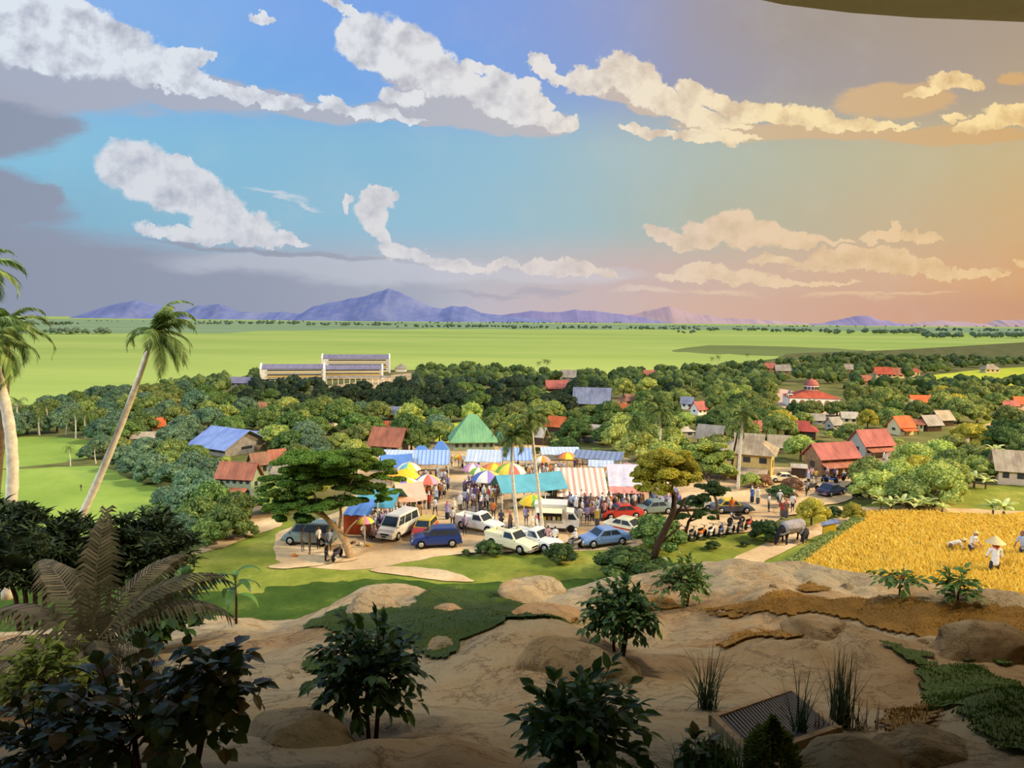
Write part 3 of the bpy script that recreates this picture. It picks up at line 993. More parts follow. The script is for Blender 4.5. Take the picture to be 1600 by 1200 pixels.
def house(px0, px1, py, hpx, roof, wall, label, yaw=0.0, ratio=0.7, rh=0.42, style='gable', storeys=1, leanto=0, name='house', short=None, z=-0.05, wins=3, cat='house', group=None):
    """a house with its foot at py, walls hpx tall to the eaves in pixels"""
    p = pt((px0 + px1) / 2, py, z)
    s = mpp(p)
    W = (px1 - px0) * s
    k = abs(math.cos(yaw)) + ratio * abs(math.sin(yaw))
    w = W / k / 1.1
    d = w * ratio * 1.12
    h = max(0.8, hpx * s)
    p = p + Vector((0, d * 0.4, 0))
    root = empty(name, p, yaw)
    tag(root, label, cat, group)
    wm, rm = WALLS[wall], ROOFS[roof]
    x, y = w / 2, d / 2
    r = rh * d * (0.8 if style == 'half' else 1.1)
    mb = MB()
    mb.box((0, 0, h / 2 - 0.1), (w, d, h + 0.2))
    if style == 'gable':
        for sx in (-1, 1):
            mb.add([(sx * x, -y, h), (sx * x, y, h), (sx * x, 0, h + r)], [(0, 1, 2)])
    mb.build('wall', wm, root)
    o = 0.08 * d + 0.15
    mb = MB()
    th = 0.09
    if style == 'gable':
        sl = r / y
        for sy in (-1, 1):
            P = [(-x - o, sy * (y + o), h - sl * o), (x + o, sy * (y + o), h - sl * o), (x + o, 0, h + r), (-x - o, 0, h + r)]
            if sy > 0:
                P = P[::-1]
            mb.poly([(a, b, c + th) for a, b, c in P], th)
    elif style == 'hip':
        q = max(0.05, x - y * 0.9)
        e = [(-x - o, -y - o, h), (x + o, -y - o, h), (x + o, y + o, h), (-x - o, y + o, h)]
        t = [(-q, 0, h + r), (q, 0, h + r)]
        mb.add(e + t + [(a, b, c - th) for a, b, c in e], [(0, 1, 5, 4), (1, 2, 5), (2, 3, 4, 5), (3, 0, 4), (9, 8, 7, 6), (0, 6, 7, 1), (1, 7, 8, 2), (2, 8, 9, 3), (3, 9, 6, 0)])
    else:       # half-hip: gablet over a skirt roof
        q = x * 0.6
        m = h + r * 0.55
        ym = y * 0.5
        e = [(-x - o, -y - o, h), (x + o, -y - o, h), (x + o, y + o, h), (-x - o, y + o, h)]
        g = [(-q, -ym, m), (q, -ym, m), (q, ym, m), (-q, ym, m)]
        t = [(-q * 1.1, 0, h + r), (q * 1.1, 0, h + r)]
        mb.add(e + g + t, [(0, 1, 5, 4), (1, 2, 6, 5), (2, 3, 7, 6), (3, 0, 4, 7), (4, 5, 9, 8), (6, 7, 8, 9), (5, 6, 9), (7, 4, 8), (3, 2, 1, 0)])
    mb.build('roof', rm, root)
    if hpx * 1.0 >= 5:
        hs = h / storeys
        for fl in range(storeys):
            for i in range(wins):
                mb = MB()
                wx = -x + w * (i + 0.5) / wins
                zz = fl * hs + hs * 0.56
                mb.box((wx, -y - 0.02, zz), (w / wins * 0.45, 0.06, hs * 0.42))
                mb.build('window', M_WIN, root)
        for sx in (-1, 1):
            mb = MB()
            mb.box((sx * (x + 0.02), 0, h * 0.55), (0.06, d * 0.25, h * 0.3))
            mb.build('window', M_WIN, root)
    if leanto:
        mb = MB()
        lh = h / storeys * (0.95 if storeys > 1 else 0.72)
        mb.poly([(-x * leanto, -y - d * 0.42, lh * 0.72), (x * leanto, -y - d * 0.42, lh * 0.72), (x * leanto, -y, lh), (-x * leanto, -y, lh)], 0.08)
        mb.build('porch_roof', ROOFS['rust'] if name == 'shop_house' else rm, root)
        for sx in (-1, 1):
            mb = MB()
            mb.box((sx * (x * leanto - 0.1), -y - d * 0.38, lh * 0.36), (0.12, 0.12, lh * 0.72))
            mb.build('post', M_DARKWOOD, root)
    LAND.append(((px0 + px1) / 2, py, short or ('the ' + label.split(' with')[0].split(' among')[0])))
    fx0, fx1 = px0 - 3, px1 + 3
    OPEN.append([(fx0, py - hpx * 0.6), (fx1, py - hpx * 0.6), (fx1 + 2, py + 3 + 0.62 * 4.3 * (py - 500) / 18), (fx0 - 2, py + 3 + 0.62 * 4.3 * (py - 500) / 18)])
    FRONT.append((fx0, fx1, py + 3, py + 3 + 0.6 * 4.3 * (py - 500) / 18, short))
    OPEN.append([(fx0, py - hpx * 1.5), (fx1, py - hpx * 1.5), (fx1, py), (fx0, py)])
    return root


R = math.radians
# left part of the village
house(292, 404, 708, 13, 'blue', 'grey', 'large warehouse with a pale blue gable roof left of the acacia', R(-30), 0.95, 0.24, leanto=0, wins=4, short='the blue-roofed warehouse', name='warehouse', cat='building')
house(362, 428, 698, 12, 'blue', 'grey', 'long shed with a light blue roof behind the big blue warehouse', R(-16), 0.5, 0.3, short='the light blue shed', name='shed', cat='building')
house(338, 402, 777, 34, 'rust', 'green', 'two-storey house with a red-brown roof beside the dirt lane', R(-8), 0.5, 0.55, storeys=2, leanto=0.8, wins=5, short='the two-storey lane house')
house(384, 418, 743, 20, 'brown', 'green', 'house with a rusty brown gable roof behind the two-storey lane house', R(38), 1.0, 0.5, short='the rusty gabled house', wins=2)
house(414, 446, 733, 17, 'rust', 'grey', 'house with a brown gable end facing the acacia', R(35), 0.9, 0.5, short='the brown gabled house', wins=2)
house(424, 468, 752, 14, 'tan', 'grey', 'low hut with a tan roof just left of the acacia crown', R(-10), 0.6, 0.4, short='the tan-roofed hut', name='hut', wins=2)
house(576, 636, 712, 20, 'rust', 'grey', 'house with a plain terracotta roof behind the acacia crown', R(-14), 0.75, 0.5, short='the terracotta-roofed house')
house(500, 524, 664, 9, 'orange', 'cream', 'small house with a bright orange hip roof among dark trees', 0, 0.8, 0.5, 'hip', short='the orange hip roof', wins=2)
house(606, 634, 655, 9, 'bluegrey', 'grey', 'house with a blue-grey roof half hidden by light green trees', R(-20), 0.8, 0.45, short='the half-hidden blue-grey roof', wins=2)
house(592, 606, 672, 7, 'red', 'wood', 'small red-brown roof peeping out above the parked cars', 0, 0.8, 0.4, short='the small red-brown roof', wins=2)
house(396, 416, 648, 9, 'brown', 'wood', 'small brown gabled house in front of the shade-coloured tree belt', R(40), 1.0, 0.6, short='the small brown gable', wins=2)
house(358, 392, 604, 7, 'lav', 'grey', 'pale lavender-roofed shed left of the school blocks', R(-6), 0.5, 0.4, short='the lavender shed', name='shed', wins=3)
house(232, 256, 672, 8, 'orange', 'wood', 'small orange-roofed house beside the slanting palm trunk', R(30), 0.8, 0.6, short='the small orange-roofed house', wins=2)
house(206, 240, 692, 7, 'tan', 'grey', 'low tan-roofed hut among palms beyond the rice field', R(10), 0.5, 0.4, short='the low tan hut', name='hut', wins=2)
house(268, 300, 638, 6, 'brown', 'wood', 'long brown roof in the trees below the bright plain', R(-6), 0.4, 0.5, short='the long brown roof', wins=3)
house(312, 346, 693, 8, 'brown', 'wood', 'brown-roofed house behind the blue warehouse ridge', R(-6), 0.5, 0.5, short='the brown house behind the warehouse', wins=3)
# green hall
house(698, 776, 702, 13, 'green', 'green', 'hall with a big pale green hip roof at the head of the market', R(8), 0.8, 0.62, 'hip', wins=6, short='the green-roofed hall', name='hall', cat='building')
house(777, 808, 696, 11, 'teal', 'grey', 'teal-roofed annex beside the pale green hall', R(-30), 0.7, 0.5, short='the teal annex', name='annex', cat='building', wins=2)
# centre
house(826, 856, 694, 14, 'pale', 'dark', 'house with a pale sheet roof behind the two market palms', R(-24), 0.8, 0.5, short='the pale sheet roof', wins=2)
house(854, 888, 676, 12, 'orange', 'dark', 'house with a salmon orange roof and dark gable end', R(-28), 0.8, 0.5, short='the salmon-roofed house', wins=2)
house(903, 944, 688, 9, 'pale', 'plain', 'house with a pale grey gable roof behind the market trees', R(-22), 0.75, 0.5, short='the pale grey gable', wins=2)
house(895, 958, 634, 9, 'bluegrey', 'plain', 'wide house with a blue-grey roof and side wings', R(-10), 0.55, 0.5, leanto=0.9, short='the wide blue-grey house')
house(852, 890, 610, 7, 'pinkred', 'wood', 'long low house with a dull red roof near the plain', R(4), 0.4, 0.5, leanto=1.0, short='the dull red long house')
house(876, 902, 594, 6, 'grey', 'plain', 'small grey-roofed house behind the dull red long house', R(-10), 0.7, 0.5, short='the small grey roof', wins=2)
house(1006, 1024, 590, 5, 'pinkred', 'wood', 'tiny red-roofed house at the edge of the plain', 0, 0.6, 0.5, short='the tiny red roof', wins=2)
house(966, 1002, 634, 8, 'brown', 'pink', 'brown-roofed house behind the orange-roofed one', R(22), 0.7, 0.55, 'half', short='the brown half-hip house', wins=2)
house(958, 990, 650, 8, 'orange', 'wood', 'house with a bright orange roof left of the tall palm pair', R(-26), 0.7, 0.5, short='the bright orange roof', wins=2)
house(1064, 1086, 638, 9, 'bluegrey', 'white', 'house with a light blue-grey gable roof right of the tall palms', R(-20), 0.8, 0.5, short='the light blue-grey gable', wins=2)
house(1080, 1106, 647, 9, 'pinkred', 'white', 'house with a dusty red gable roof beside the blue-grey one', R(32), 0.8, 0.55, short='the dusty red gable', wins=2)
house(1052, 1086, 682, 7, 'pale', 'plain', 'low house with a pale gable roof behind the yellow tree', R(12), 0.6, 0.45, 'half', short='the low pale roof', wins=2)
house(1090, 1138, 696, 13, 'grey', 'dark', 'house with a grey gable roof behind the yellow-green tree', R(-30), 0.8, 0.5, short='the grey gabled house', wins=2)
house(1128, 1228, 748, 40, 'tan', 'yellow', 'large two-storey house with a tan half-hip roof and yellow upper wall', R(-24), 0.85, 0.5, 'half', 2, 0.9, short='the large two-storey house', wins=3)
house(1168, 1196, 678, 8, 'pinkred', 'wood', 'house with a rose red roof right of the single palm', R(20), 0.8, 0.55, short='the rose red roof', wins=2)
house(1202, 1240, 706, 10, 'tan', 'wood', 'house with a weathered tan roof behind the big two-storey house', R(-18), 0.8, 0.5, short='the weathered tan roof')
house(1226, 1284, 684, 11, 'maroon', 'dark', 'house with a wide maroon hip roof in front of the mosque', R(-20), 0.7, 0.5, 'half', short='the maroon hip roof')
house(1258, 1290, 662, 7, 'grey', 'plain', 'low grey-roofed house just below the mosque', R(-8), 0.5, 0.45, short='the low grey roof', wins=2)
house(1292, 1318, 670, 8, 'grey', 'plain', 'small grey gable roof in front of the mosque wall', R(25), 0.8, 0.5, short='the small grey gable', wins=2)
house(1316, 1342, 662, 10, 'pale', 'cream', 'cream house with a pale roof to the right of the mosque', R(-10), 0.7, 0.4, short='the cream house', wins=2)
house(1262, 1346, 742, 30, 'pinkred', 'wood', 'long shop house with a brick red roof and wide rust awning', R(17), 0.5, 0.42, leanto=1.05, wins=4, short='the long red shop house', name='shop_house', cat='building')
house(1334, 1398, 714, 22, 'pinkred', 'plain', 'second red-roofed shop house further up the road', R(17), 0.6, 0.5, leanto=1.0, wins=4, short='the second shop house', name='shop_house', cat='building')
house(1238, 1262, 746, 16, 'pale', 'dark', 'lean-to shack with a pale sheet roof at the end of the shop house', R(-14), 0.9, 0.15, short='the lean-to shack', name='shack', cat='building', wins=2)
house(1394, 1430, 678, 13, 'orange', 'cream', 'house with a terracotta orange roof beside the road', R(18), 0.8, 0.5, leanto=1.0, short='the terracotta roadside house')
house(1428, 1446, 672, 10, 'rust', 'cream', 'small rust roof attached right of the terracotta house', R(-20), 0.9, 0.4, short='the small rust roof', wins=2)
house(1438, 1474, 672, 10, 'grey', 'dark', 'grey-roofed roadside shed next to the terracotta house', R(18), 0.7, 0.5, short='the grey roadside shed', name='shed', cat='building')
house(1458, 1492, 664, 10, 'tan', 'dark', 'brown-grey roofed roadside shed furthest up the road', R(18), 0.7, 0.5, short='the last roadside shed', name='shed', cat='building')
house(1368, 1396, 590, 7, 'red', 'cream', 'house with a red tile roof in the woods below the far field', R(-6), 0.6, 0.5, short='the red tile roof')
house(1390, 1414, 590, 6, 'rust', 'cream', 'house with a rust roof joined right of the red tiled one', R(-6), 0.7, 0.5, short='the rust roof', wins=2)
house(1424, 1437, 588, 7, 'red', 'cream', 'little square red-roofed house by the yellow field corner', 0, 0.9, 0.5, 'hip', short='the little red square roof', wins=2)
house(1538, 1562, 582, 5, 'tan', 'cream', 'cream farmhouse on the edge of the far yellow field', 0, 0.6, 0.5, 'hip', short='the far farmhouse', wins=3)
house(1196, 1212, 580, 6, 'pinkred', 'wood', 'small reddish roof leftmost in the upper woods', 0, 0.7, 0.5, short='the upper reddish roof', wins=2)
house(1212, 1236, 584, 6, 'grey', 'wood', 'grey-roofed house beside the small reddish roof in the upper woods', R(-6), 0.6, 0.5, short='the upper grey roof', wins=2)
house(1320, 1334, 582, 6, 'grey', 'wood', 'small grey-brown house alone in the upper woods', 0, 0.8, 0.5, short='the lone upper house', wins=2)
house(1342, 1362, 600, 6, 'rust', 'wood', 'house with a brownish red roof hidden behind treetops', 0, 0.7, 0.45, short='the hidden red-brown roof', wins=2)
house(1424, 1456, 634, 7, 'orange', 'wood', 'long orange-brown roof in the woods above the roadside shops', R(-4), 0.5, 0.5, short='the long orange-brown roof', wins=3)
house(1410, 1428, 636, 6, 'grey', 'wood', 'grey roof at the left end of the long orange-brown one', R(-4), 0.7, 0.4, short='the grey end roof', wins=2)
house(1568, 1592, 642, 9, 'pinkred', 'cream', 'low red-roofed building at the far end of the road', R(-4), 0.6, 0.4, short='the low red roof', wins=3)
house(1588, 1620, 640, 10, 'orange', 'pink', 'orange-roofed pink building cut by the photo edge up the road', R(-10), 0.7, 0.4, short='the orange-roofed pink building', wins=3)
house(1538, 1560, 694, 9, 'maroon', 'dark', 'small maroon roof among bushes below the road', R(-30), 0.8, 0.5, short='the small maroon roof', wins=2)
house(1490, 1512, 706, 6, 'brown', 'dark', 'low brown roof between the roadside bushes', R(-20), 0.8, 0.4, short='the low brown roof', wins=2)
house(1562, 1640, 756, 24, 'tan', 'pink', 'tan-roofed pink house at the right edge beyond the rice', R(-22), 0.8, 0.42, short='the pink house at the edge')

# school: long three-storey blocks
def block(px0, px1, py, hpx, label, yaw, depth, endwhite=True, nfl=3):
    p = pt((px0 + px1) / 2, py, -0.1)
    s = mpp(p)
    w = (px1 - px0) * s / math.cos(yaw)
    h = hpx * s
    d = depth * s
    root = empty('school_block', p + Vector((0, d / 2, 0)), yaw)
    tag(root, label, 'building', 'white school blocks beside the plain')
    mb = MB()
    mb.box((0, 0, h / 2), (w, d, h))
    mb.build('wall', M_WHITEW, root)
    for fl in range(nfl):
        mb = MB()
        mb.box((0.5, -d / 2 - 0.05, h * (fl + 0.66) / nfl), (w * 0.86, 0.2, h / nfl * 0.22))
        mb.build('corridor_opening', M_WIN, root)
        mb = MB()
        mb.box((0.5, -d / 2 - 0.22, h * (fl + 0.28) / nfl), (w * 0.88, 0.3, h / nfl * 0.42))
        mb.build('parapet', M_YELW if fl % 2 else M_CREAM, root)
    mb = MB()
    r = d * 0.42
    x, y, o = w / 2, d / 2, 0.3
    for sy in (-1, 1):
        P = [(-x, sy * (y + o), h - 0.1), (x, sy * (y + o), h - 0.1), (x, 0, h + r), (-x, 0, h + r)]
        mb.poly([(a, b, c + .1) for a, b, c in (P if sy < 0 else P[::-1])], 0.1)
    mb.build('roof', ROOFS['lav'], root)
    for sx in (-1, 1):
        mb = MB()
        X = sx * (x + 0.05)
        P = [(X - .25, -y - .5, -0.1), (X - .25, y + .5, -0.1), (X - .25, y + .5, h), (X - .25, 0, h + r + .4), (X - .25, -y - .5, h)]
        Q = [(a + .5, b, c) for a, b, c in P]
        mb.add(P + Q, [(4, 3, 2, 1, 0), (5, 6, 7, 8, 9)] + [(i, (i + 1) % 5, (i + 1) % 5 + 5, i + 5) for i in range(5)])
        mb.build('gable_wall', M_WHITEW, root)
    OPEN.append([(px0 - 4, py - 28), (px1 + 4, py - 28), (px1 + 6, py + 13), (px0 - 6, py + 13)])


block(505, 606, 582, 22, 'rear white school block with a long lavender roof beside the plain', R(9), 13)
block(498, 594, 592, 15, 'right-hand front white school block facing the dusty yard', R(12), 14)
block(410, 502, 597, 21, 'front left white school block with yellow parapets and gabled ends', R(12), 15)
LAND.append((500, 600, 'the school blocks'))
# covered walkway and pavilion of the school
mb = MB()
p = pt(560, 600, -0.1)
s = mpp(p)
root = empty('covered_walkway', p, R(13))
tag(root, 'long covered walkway along the front of the school yard', 'walkway')
mb.poly([(-50 * s, -0.8, 1.9), (50 * s, -0.8, 1.9), (50 * s, 0.8, 2.2), (-50 * s, 0.8, 2.2)], 0.15)
mb.build('roof', ROOFS['grey'], root)
for i in range(12):
    mb = MB()
    mb.box(((-48 + 96 * i / 11) * s, -0.6, 0.9), (0.14, 0.14, 1.9))
    mb.build('post', M_WHITEW, root)
house(617, 634, 580, 4, 'grey', 'white', 'small square pavilion right of the school blocks', 0, 0.9, 0.45, 'hip', short='the square pavilion', name='pavilion', wins=2)


# mosque
def mosque():
    p = pt(1277, 637, -0.1)
    s = mpp(p)
    root = empty('mosque', p + Vector((0, 26 * s, 0)), R(-10))
    tag(root, 'mosque with a red hip roof, white arches and a small dome', 'mosque')
    w, d, h = 74 * s, 52 * s, 13 * s
    mb = MB()
    mb.box((0, 0, h / 2), (w * .72, d * .72, h))
    mb.build('wall', M_CREAM, root)
    mb = MB()
    mb.box((0, 0, h + .1), (w, d, .3))
    mb.build('eaves', M_PINKW, root)
    mb = MB()
    e = [(-w / 2 - .2, -d / 2 - .2, h + .25), (w / 2 + .2, -d / 2 - .2, h + .25), (w / 2 + .2, d / 2 + .2, h + .25), (-w / 2 - .2, d / 2 + .2, h + .25)]
    q = 9 * s
    t = [(-q, -q, h + 12 * s), (q, -q, h + 12 * s), (q, q, h + 12 * s), (-q, q, h + 12 * s)]
    mb.add(e + t, [(0, 1, 5, 4), (1, 2, 6, 5), (2, 3, 7, 6), (3, 0, 4, 7), (4, 5, 6, 7)])
    mb.build('roof', ROOFS['red'], root)
    mb = MB()
    mb.lathe([(10 * s, h + 11 * s), (10 * s, h + 18 * s), (11.5 * s, h + 18.3 * s), (11.5 * s, h + 19.5 * s)], 14)
    dr = mb.build('drum', M_WHITEW, root)
    for i in range(12):
        a = i * math.pi / 6
        mb = MB()
        mb.box((10.1 * s * math.cos(a), 10.1 * s * math.sin(a), h + 15.4 * s), (0.2, 2.6 * s, 3.5 * s), a)
        mb.build('drum_window', M_WIN, dr)
    mb = MB()
    mb.lathe([(11.5 * s, h + 19.5 * s), (11 * s, h + 22 * s), (9 * s, h + 25.5 * s), (6 * s, h + 28 * s), (2.5 * s, h + 29.7 * s), (0.4 * s, h + 31 * s)], 18)
    mb.build('dome', ROOFS['pinkred'], root)
    mb = MB()
    mb.tube([(0, 0, h + 30 * s), (0, 0, h + 38 * s)], [0.5 * s, 0.15 * s], 5)
    mb.build('finial', M_YELW, root)
    for side, L, off, ax in ((0, w, -d / 2, 0), (1, d, w / 2, 1), (2, d, -w / 2, 1)):
        n = 6 if ax == 0 else 4
        for i in range(n):
            c = -L / 2 + L * (i + .5) / n
            a = L / n * 0.5
            P = [(-a, 0), (-a * .72, 0)] + [(-a * .72 * math.cos(k * math.pi / 8), h * .55 + a * .8 * math.sin(k * math.pi / 8)) for k in range(9)] + [(a * .72, 0), (a, 0), (a, h), (-a, h)]
            mb = MB()
            V = [((c + u, off + o, v) if ax == 0 else (off + o, c + u, v)) for o in (-.15, .15) for u, v in P]
            m = len(P)
            # arch front: strips between outline and top edge
            top = [(u, h) for u, v in P[:m - 2]]
            W_ = []
            for o in (-.15, .15):
                for (u, v), (tu, tv) in zip(P[:m - 2], top):
                    W_ += [((c + u, off + o, v) if ax == 0 else (off + o, c + u, v)), ((c + tu, off + o, tv) if ax == 0 else (off + o, c + tu, tv))]
            k2 = 2 * (m - 2)
            fs = []
            for b in (0, k2):
                for k in range(m - 3):
                    fs.append((b + 2 * k, b + 2 * k + 2, b + 2 * k + 3, b + 2 * k + 1))
            for k in range(m - 3):
                fs.append((2 * k, 2 * k + 2, k2 + 2 * k + 2, k2 + 2 * k))
            mb.add(W_, fs)
            mb.build('arch', M_WHITEW, root)
    OPEN.append([(1222, 600), (1326, 600), (1330, 650), (1216, 650)])
    LAND.append((1277, 640, 'the mosque'))
    p = pt(1233, 634, -0.1)
    root = empty('water_tower', p)
    tag(root, 'white water tower on four legs left of the mosque', 'tower')
    for sx in (-1, 1):
        for sy in (-1, 1):
            mb = MB()
            mb.box((sx * 3 * s, sy * 3 * s, 9 * s), (1 * s, 1 * s, 18 * s))
            mb.build('leg', M_WHITEW, root)
    mb = MB()
    mb.box((0, 0, 18.5 * s), (8 * s, 8 * s, 1.2 * s))
    mb.build('platform', M_WHITEW, root)
    mb = MB()
    mb.lathe([(2.4 * s, 19 * s), (2.4 * s, 23 * s), (.5 * s, 25 * s)], 10)
    mb.build('tank', ROOFS['bluegrey'], root)


mosque()
patch('ground_mosque_yard', [(1185, 640), (1200, 612), (1235, 610), (1330, 640), (1300, 652), (1230, 652)], mat_ground('mosque_yard', [(0.3, (196, 164, 140)), (0.7, (220, 190, 164))], 0.4), 1, z=0.02)

# ------------------------------------------------------------------ palms, bananas, single trees


def at_depth(px, py, Y):
    d = ray(px, py)
    return Vector((0, 0, CH)) + d * (Y / d.y)


def frond_mesh(L, droop, width, n=24, twist=0.0, sweep=(0, 0, 0), up=0.6, fold=0.5, rng=random, stiff=1.0, lw=0.045):
    """a feather leaf along +X: arched midrib with drooping leaflets"""
    V, Fc = [], []
    pts = []
    p = Vector((0, 0, 0))
    ang = up
    for i in range(n + 1):
        t = i / n
        pts.append(p.copy())
        dirv = Vector((math.cos(ang), 0, math.sin(ang))) + Vector(sweep) * t
        p = p + dirv.normalized() * (L / n)
        ang -= droop / n * (0.4 + 1.4 * t)
    for i in range(n):
        a, b = pts[i], pts[i + 1]
        w = 0.012 * L * (1 - 0.8 * i / n)
        k = len(V)
        V += [a + Vector((0, -w, 0)), a + Vector((0, w, 0)), b + Vector((0, w, 0)), b + Vector((0, -w, 0))]
        Fc.append((k, k + 1, k + 2, k + 3))
    for i in range(1, n + 1):
        t = i / n
        ll = width * L * (math.sin(math.pi * min(1, 0.16 + 0.84 * t) ** 0.9) ** 0.6) * rng.uniform(.85, 1.1) if t < .97 else width * L * 0.4
        d = (pts[i] - pts[i - 1]).normalized()
        for sd in (-1, 1):
            out = Vector((0, sd, 0)) * 0.8 + d * (0.55 + 0.5 * t)
            out.normalize()
            base = pts[i]
            m = base + out * ll * 0.5 + Vector((0, 0, -fold * ll * 0.12))
            e = base + out * ll * 0.92 + Vector((0, 0, -fold * ll * 0.55)) + Vector(sweep) * ll * 0.3
            wv = d * (lw * L)
            k = len(V)
            V += [base - wv * 0.4, base + wv * 0.4, m + wv * 0.5, m - wv * 0.5, e]
            Fc += [(k, k + 1, k + 2, k + 3), (k + 3, k + 2, k + 4)]
    return V, Fc


def orient(V, az, tilt=0, at=(0, 0, 0)):
    M = Matrix.Translation(at) @ Matrix.Rotation(az, 4, 'Z') @ Matrix.Rotation(tilt, 4, 'X')
    return [tuple(M @ Vector(v)) for v in V]


def palm(path_px, Y, rad_px, fronds, label, group=None, leafmat=None, bark=None, name='coconut_palm', sweep=(0, 0, 0), flen_px=60, seed=1, ring=True):
    """path_px: trunk from foot to top; fronds: list of (azimuth, start angle, droop, length factor)"""
    rng = random.Random(seed)
    P = [at_depth(x, y, Y) for x, y in path_px]
    s = mpp(P[-1])
    root = empty(name, P[0])
    tag(root, label, 'palm tree', group)
    # smooth trunk
    Q = []
    for i in range(len(P) - 1):
        p0, p1, p2, p3 = P[max(i - 1, 0)], P[i], P[i + 1], P[min(i + 2, len(P) - 1)]
        for k in range(5):
            t = k / 5
            Q.append(0.5 * ((2 * p1) + (p2 - p0) * t + (2 * p0 - 5 * p1 + 4 * p2 - p3) * t * t + (3 * p1 - p0 - 3 * p2 + p3) * t ** 3))
    Q.append(P[-1])
    n = len(Q)
    rr = [s * np.interp(i / (n - 1), np.linspace(0, 1, len(rad_px)), rad_px) * (1 + (0.05 if i % 2 else -0.03)) for i in range(n)]
    mb = MB()
    mb.tube([q - P[0] for q in Q], rr, 9)
    mb.build('trunk', bark or BARK_PALE, root)
    top = P[-1] - P[0]
    for (az, up, dr, lf) in fronds:
        L = flen_px * s * lf
        V, Fc = frond_mesh(L, dr, 0.30, 26, up=up, sweep=sweep, rng=rng, fold=rng.uniform(0.6, 1.1), lw=0.04)
        mesh_obj('frond', orient(V, az, rng.uniform(-.3, .3), top), Fc, leafmat or G_PALM, root)
    for k in range(5):
        mb = MB()
        a = k * 1.26
        mb.lathe([(0.01, -1), (0.7, -.6), (1, 0), (0.7, .6), (.01, 1)], 7)
        r0 = rr[-1] * 1.15
        mb.v = [(v[0] * r0 + top.x + math.cos(a) * r0 * 1.4, v[1] * r0 + top.y + math.sin(a) * r0 * 1.4, v[2] * r0 * 1.2 + top.z - r0 * 1.2) for v in mb.v]
        mb.build('coconut', G_OLIVE, root)
    return root


def crown_fronds(n, seed, up0=1.1, up1=-0.2, dr=1.6):
    rng = random.Random(seed)
    return [(i * 2.39996 + rng.uniform(-.2, .2), up0 + (up1 - up0) * i / n + rng.uniform(-.1, .1), dr + rng.uniform(-.2, .4), rng.uniform(.85, 1.1)) for i in range(n)]


G_PALML = mat_foliage('leaf_palm_near', (58, 84, 34), (92, 118, 48), (150, 164, 92))
# the three palms on the left stand on the hill's far slope
palm([(86, 905), (110, 845), (160, 735), (208, 615), (241, 518)], 24, [6, 6.5, 5.5, 4.6, 3.4],
     [(0.3, 1.5, 1.9, 1.0), (0.0, 1.15, 2.2, 1.0), (-0.2, .75, 1.7, .95), (.6, .9, 2.2, .9), (-.6, 1.3, 2.4, .9), (0.1, .2, 1.9, .9), (-0.35, -.1, 1.7, 1.0), (2.9, .5, 2.6, .8), (3.3, .1, 1.9, .7), (-1.2, .4, 2.3, .9), (1.2, .9, 2.4, .8), (-.1, -.6, 1.2, .9), (1.6, 1.4, 1.5, .8), (-.5, -.9, .8, .95)],
     'tall slanting coconut palm with a pale trunk and windswept crown', None, G_PALML, sweep=(0.12, 0, 0.0), flen_px=82, seed=4)
palm([(12, 935), (14, 840), (20, 740), (14, 660), (-4, 585), (-22, 540)], 22, [9, 9, 8.5, 8, 7, 6],
     crown_fronds(14, 11, 1.4, -.3, 1.9), 'pale-trunked coconut palm standing upright at the left photo edge', None, G_PALML, flen_px=95, seed=6)
palm([(-14, 860), (-4, 740), (6, 640), (10, 560), (8, 512)], 27, [7, 6.5, 6, 5.5, 4.5],
     crown_fronds(13, 15, 1.3, -.7, 1.9), 'coconut palm with dark drooping fronds behind the upright left palm', None, G_PALML, BARK, flen_px=84, seed=7)
palm([(-70, 900), (-60, 700), (-45, 520), (-35, 420)], 25, [7, 6, 6, 5], crown_fronds(12, 16, 1.1, -.2, 1.7), 'coconut palm mostly outside the left edge with one bright frond showing', None, G_PALML, flen_px=75, seed=8)
# palms of the market and village
palm([(812, 864), (806, 800), (800, 730), (801, 680)], 55, [3.2, 2.8, 2.4, 1.9], crown_fronds(17, 21, 1.3, -.5, 1.9), 'front coconut palm rising between the white pickups and the teal tarpaulin', None, flen_px=40, seed=9)
palm([(852, 864), (844, 790), (836, 720), (829, 655)], 56, [3.0, 2.7, 2.3, 1.9], crown_fronds(16, 22, 1.3, -.4, 1.9), 'taller coconut palm leaning left beside the food truck', None, flen_px=42, seed=10)
palm([(1021, 703), (1023, 690), (1024, 660), (1025, 630)], 98, [2, 1.8, 1.6, 1.4], crown_fronds(16, 23, 1.3, -.6, 1.9), 'left one of the tall palm pair above the market trees', None, flen_px=34, seed=11)
palm([(1032, 722), (1031, 700), (1032, 670), (1031, 642)], 89, [2, 1.8, 1.6, 1.4], crown_fronds(14, 24, 1.1, -.7, 1.9), 'right one of the tall palm pair above the market trees', None, flen_px=30, seed=12)
palm([(986, 716), (987, 700), (988, 680), (991, 658)], 92, [1.4, 1.3, 1.2, 1.1], crown_fronds(14, 25, 1.2, -.6, 2.0), 'shorter palm with thin trunk left of the tall palm pair', None, flen_px=26, seed=13)
palm([(1002, 722), (1000, 705), (998, 690), (995, 668)], 91, [1.0, 1.0, .9, .8], crown_fronds(10, 26, 1.2, -.6, 2.0), 'slim young palm beside the shorter thin-trunked one', None, flen_px=20, seed=14)
palm([(1153, 764), (1155, 725), (1158, 685), (1161, 648)], 75, [2.6, 2.3, 2.0, 1.7], crown_fronds(16, 27, 1.3, -.6, 1.9), 'single coconut palm in front of the large two-storey house', None, flen_px=36, seed=15)
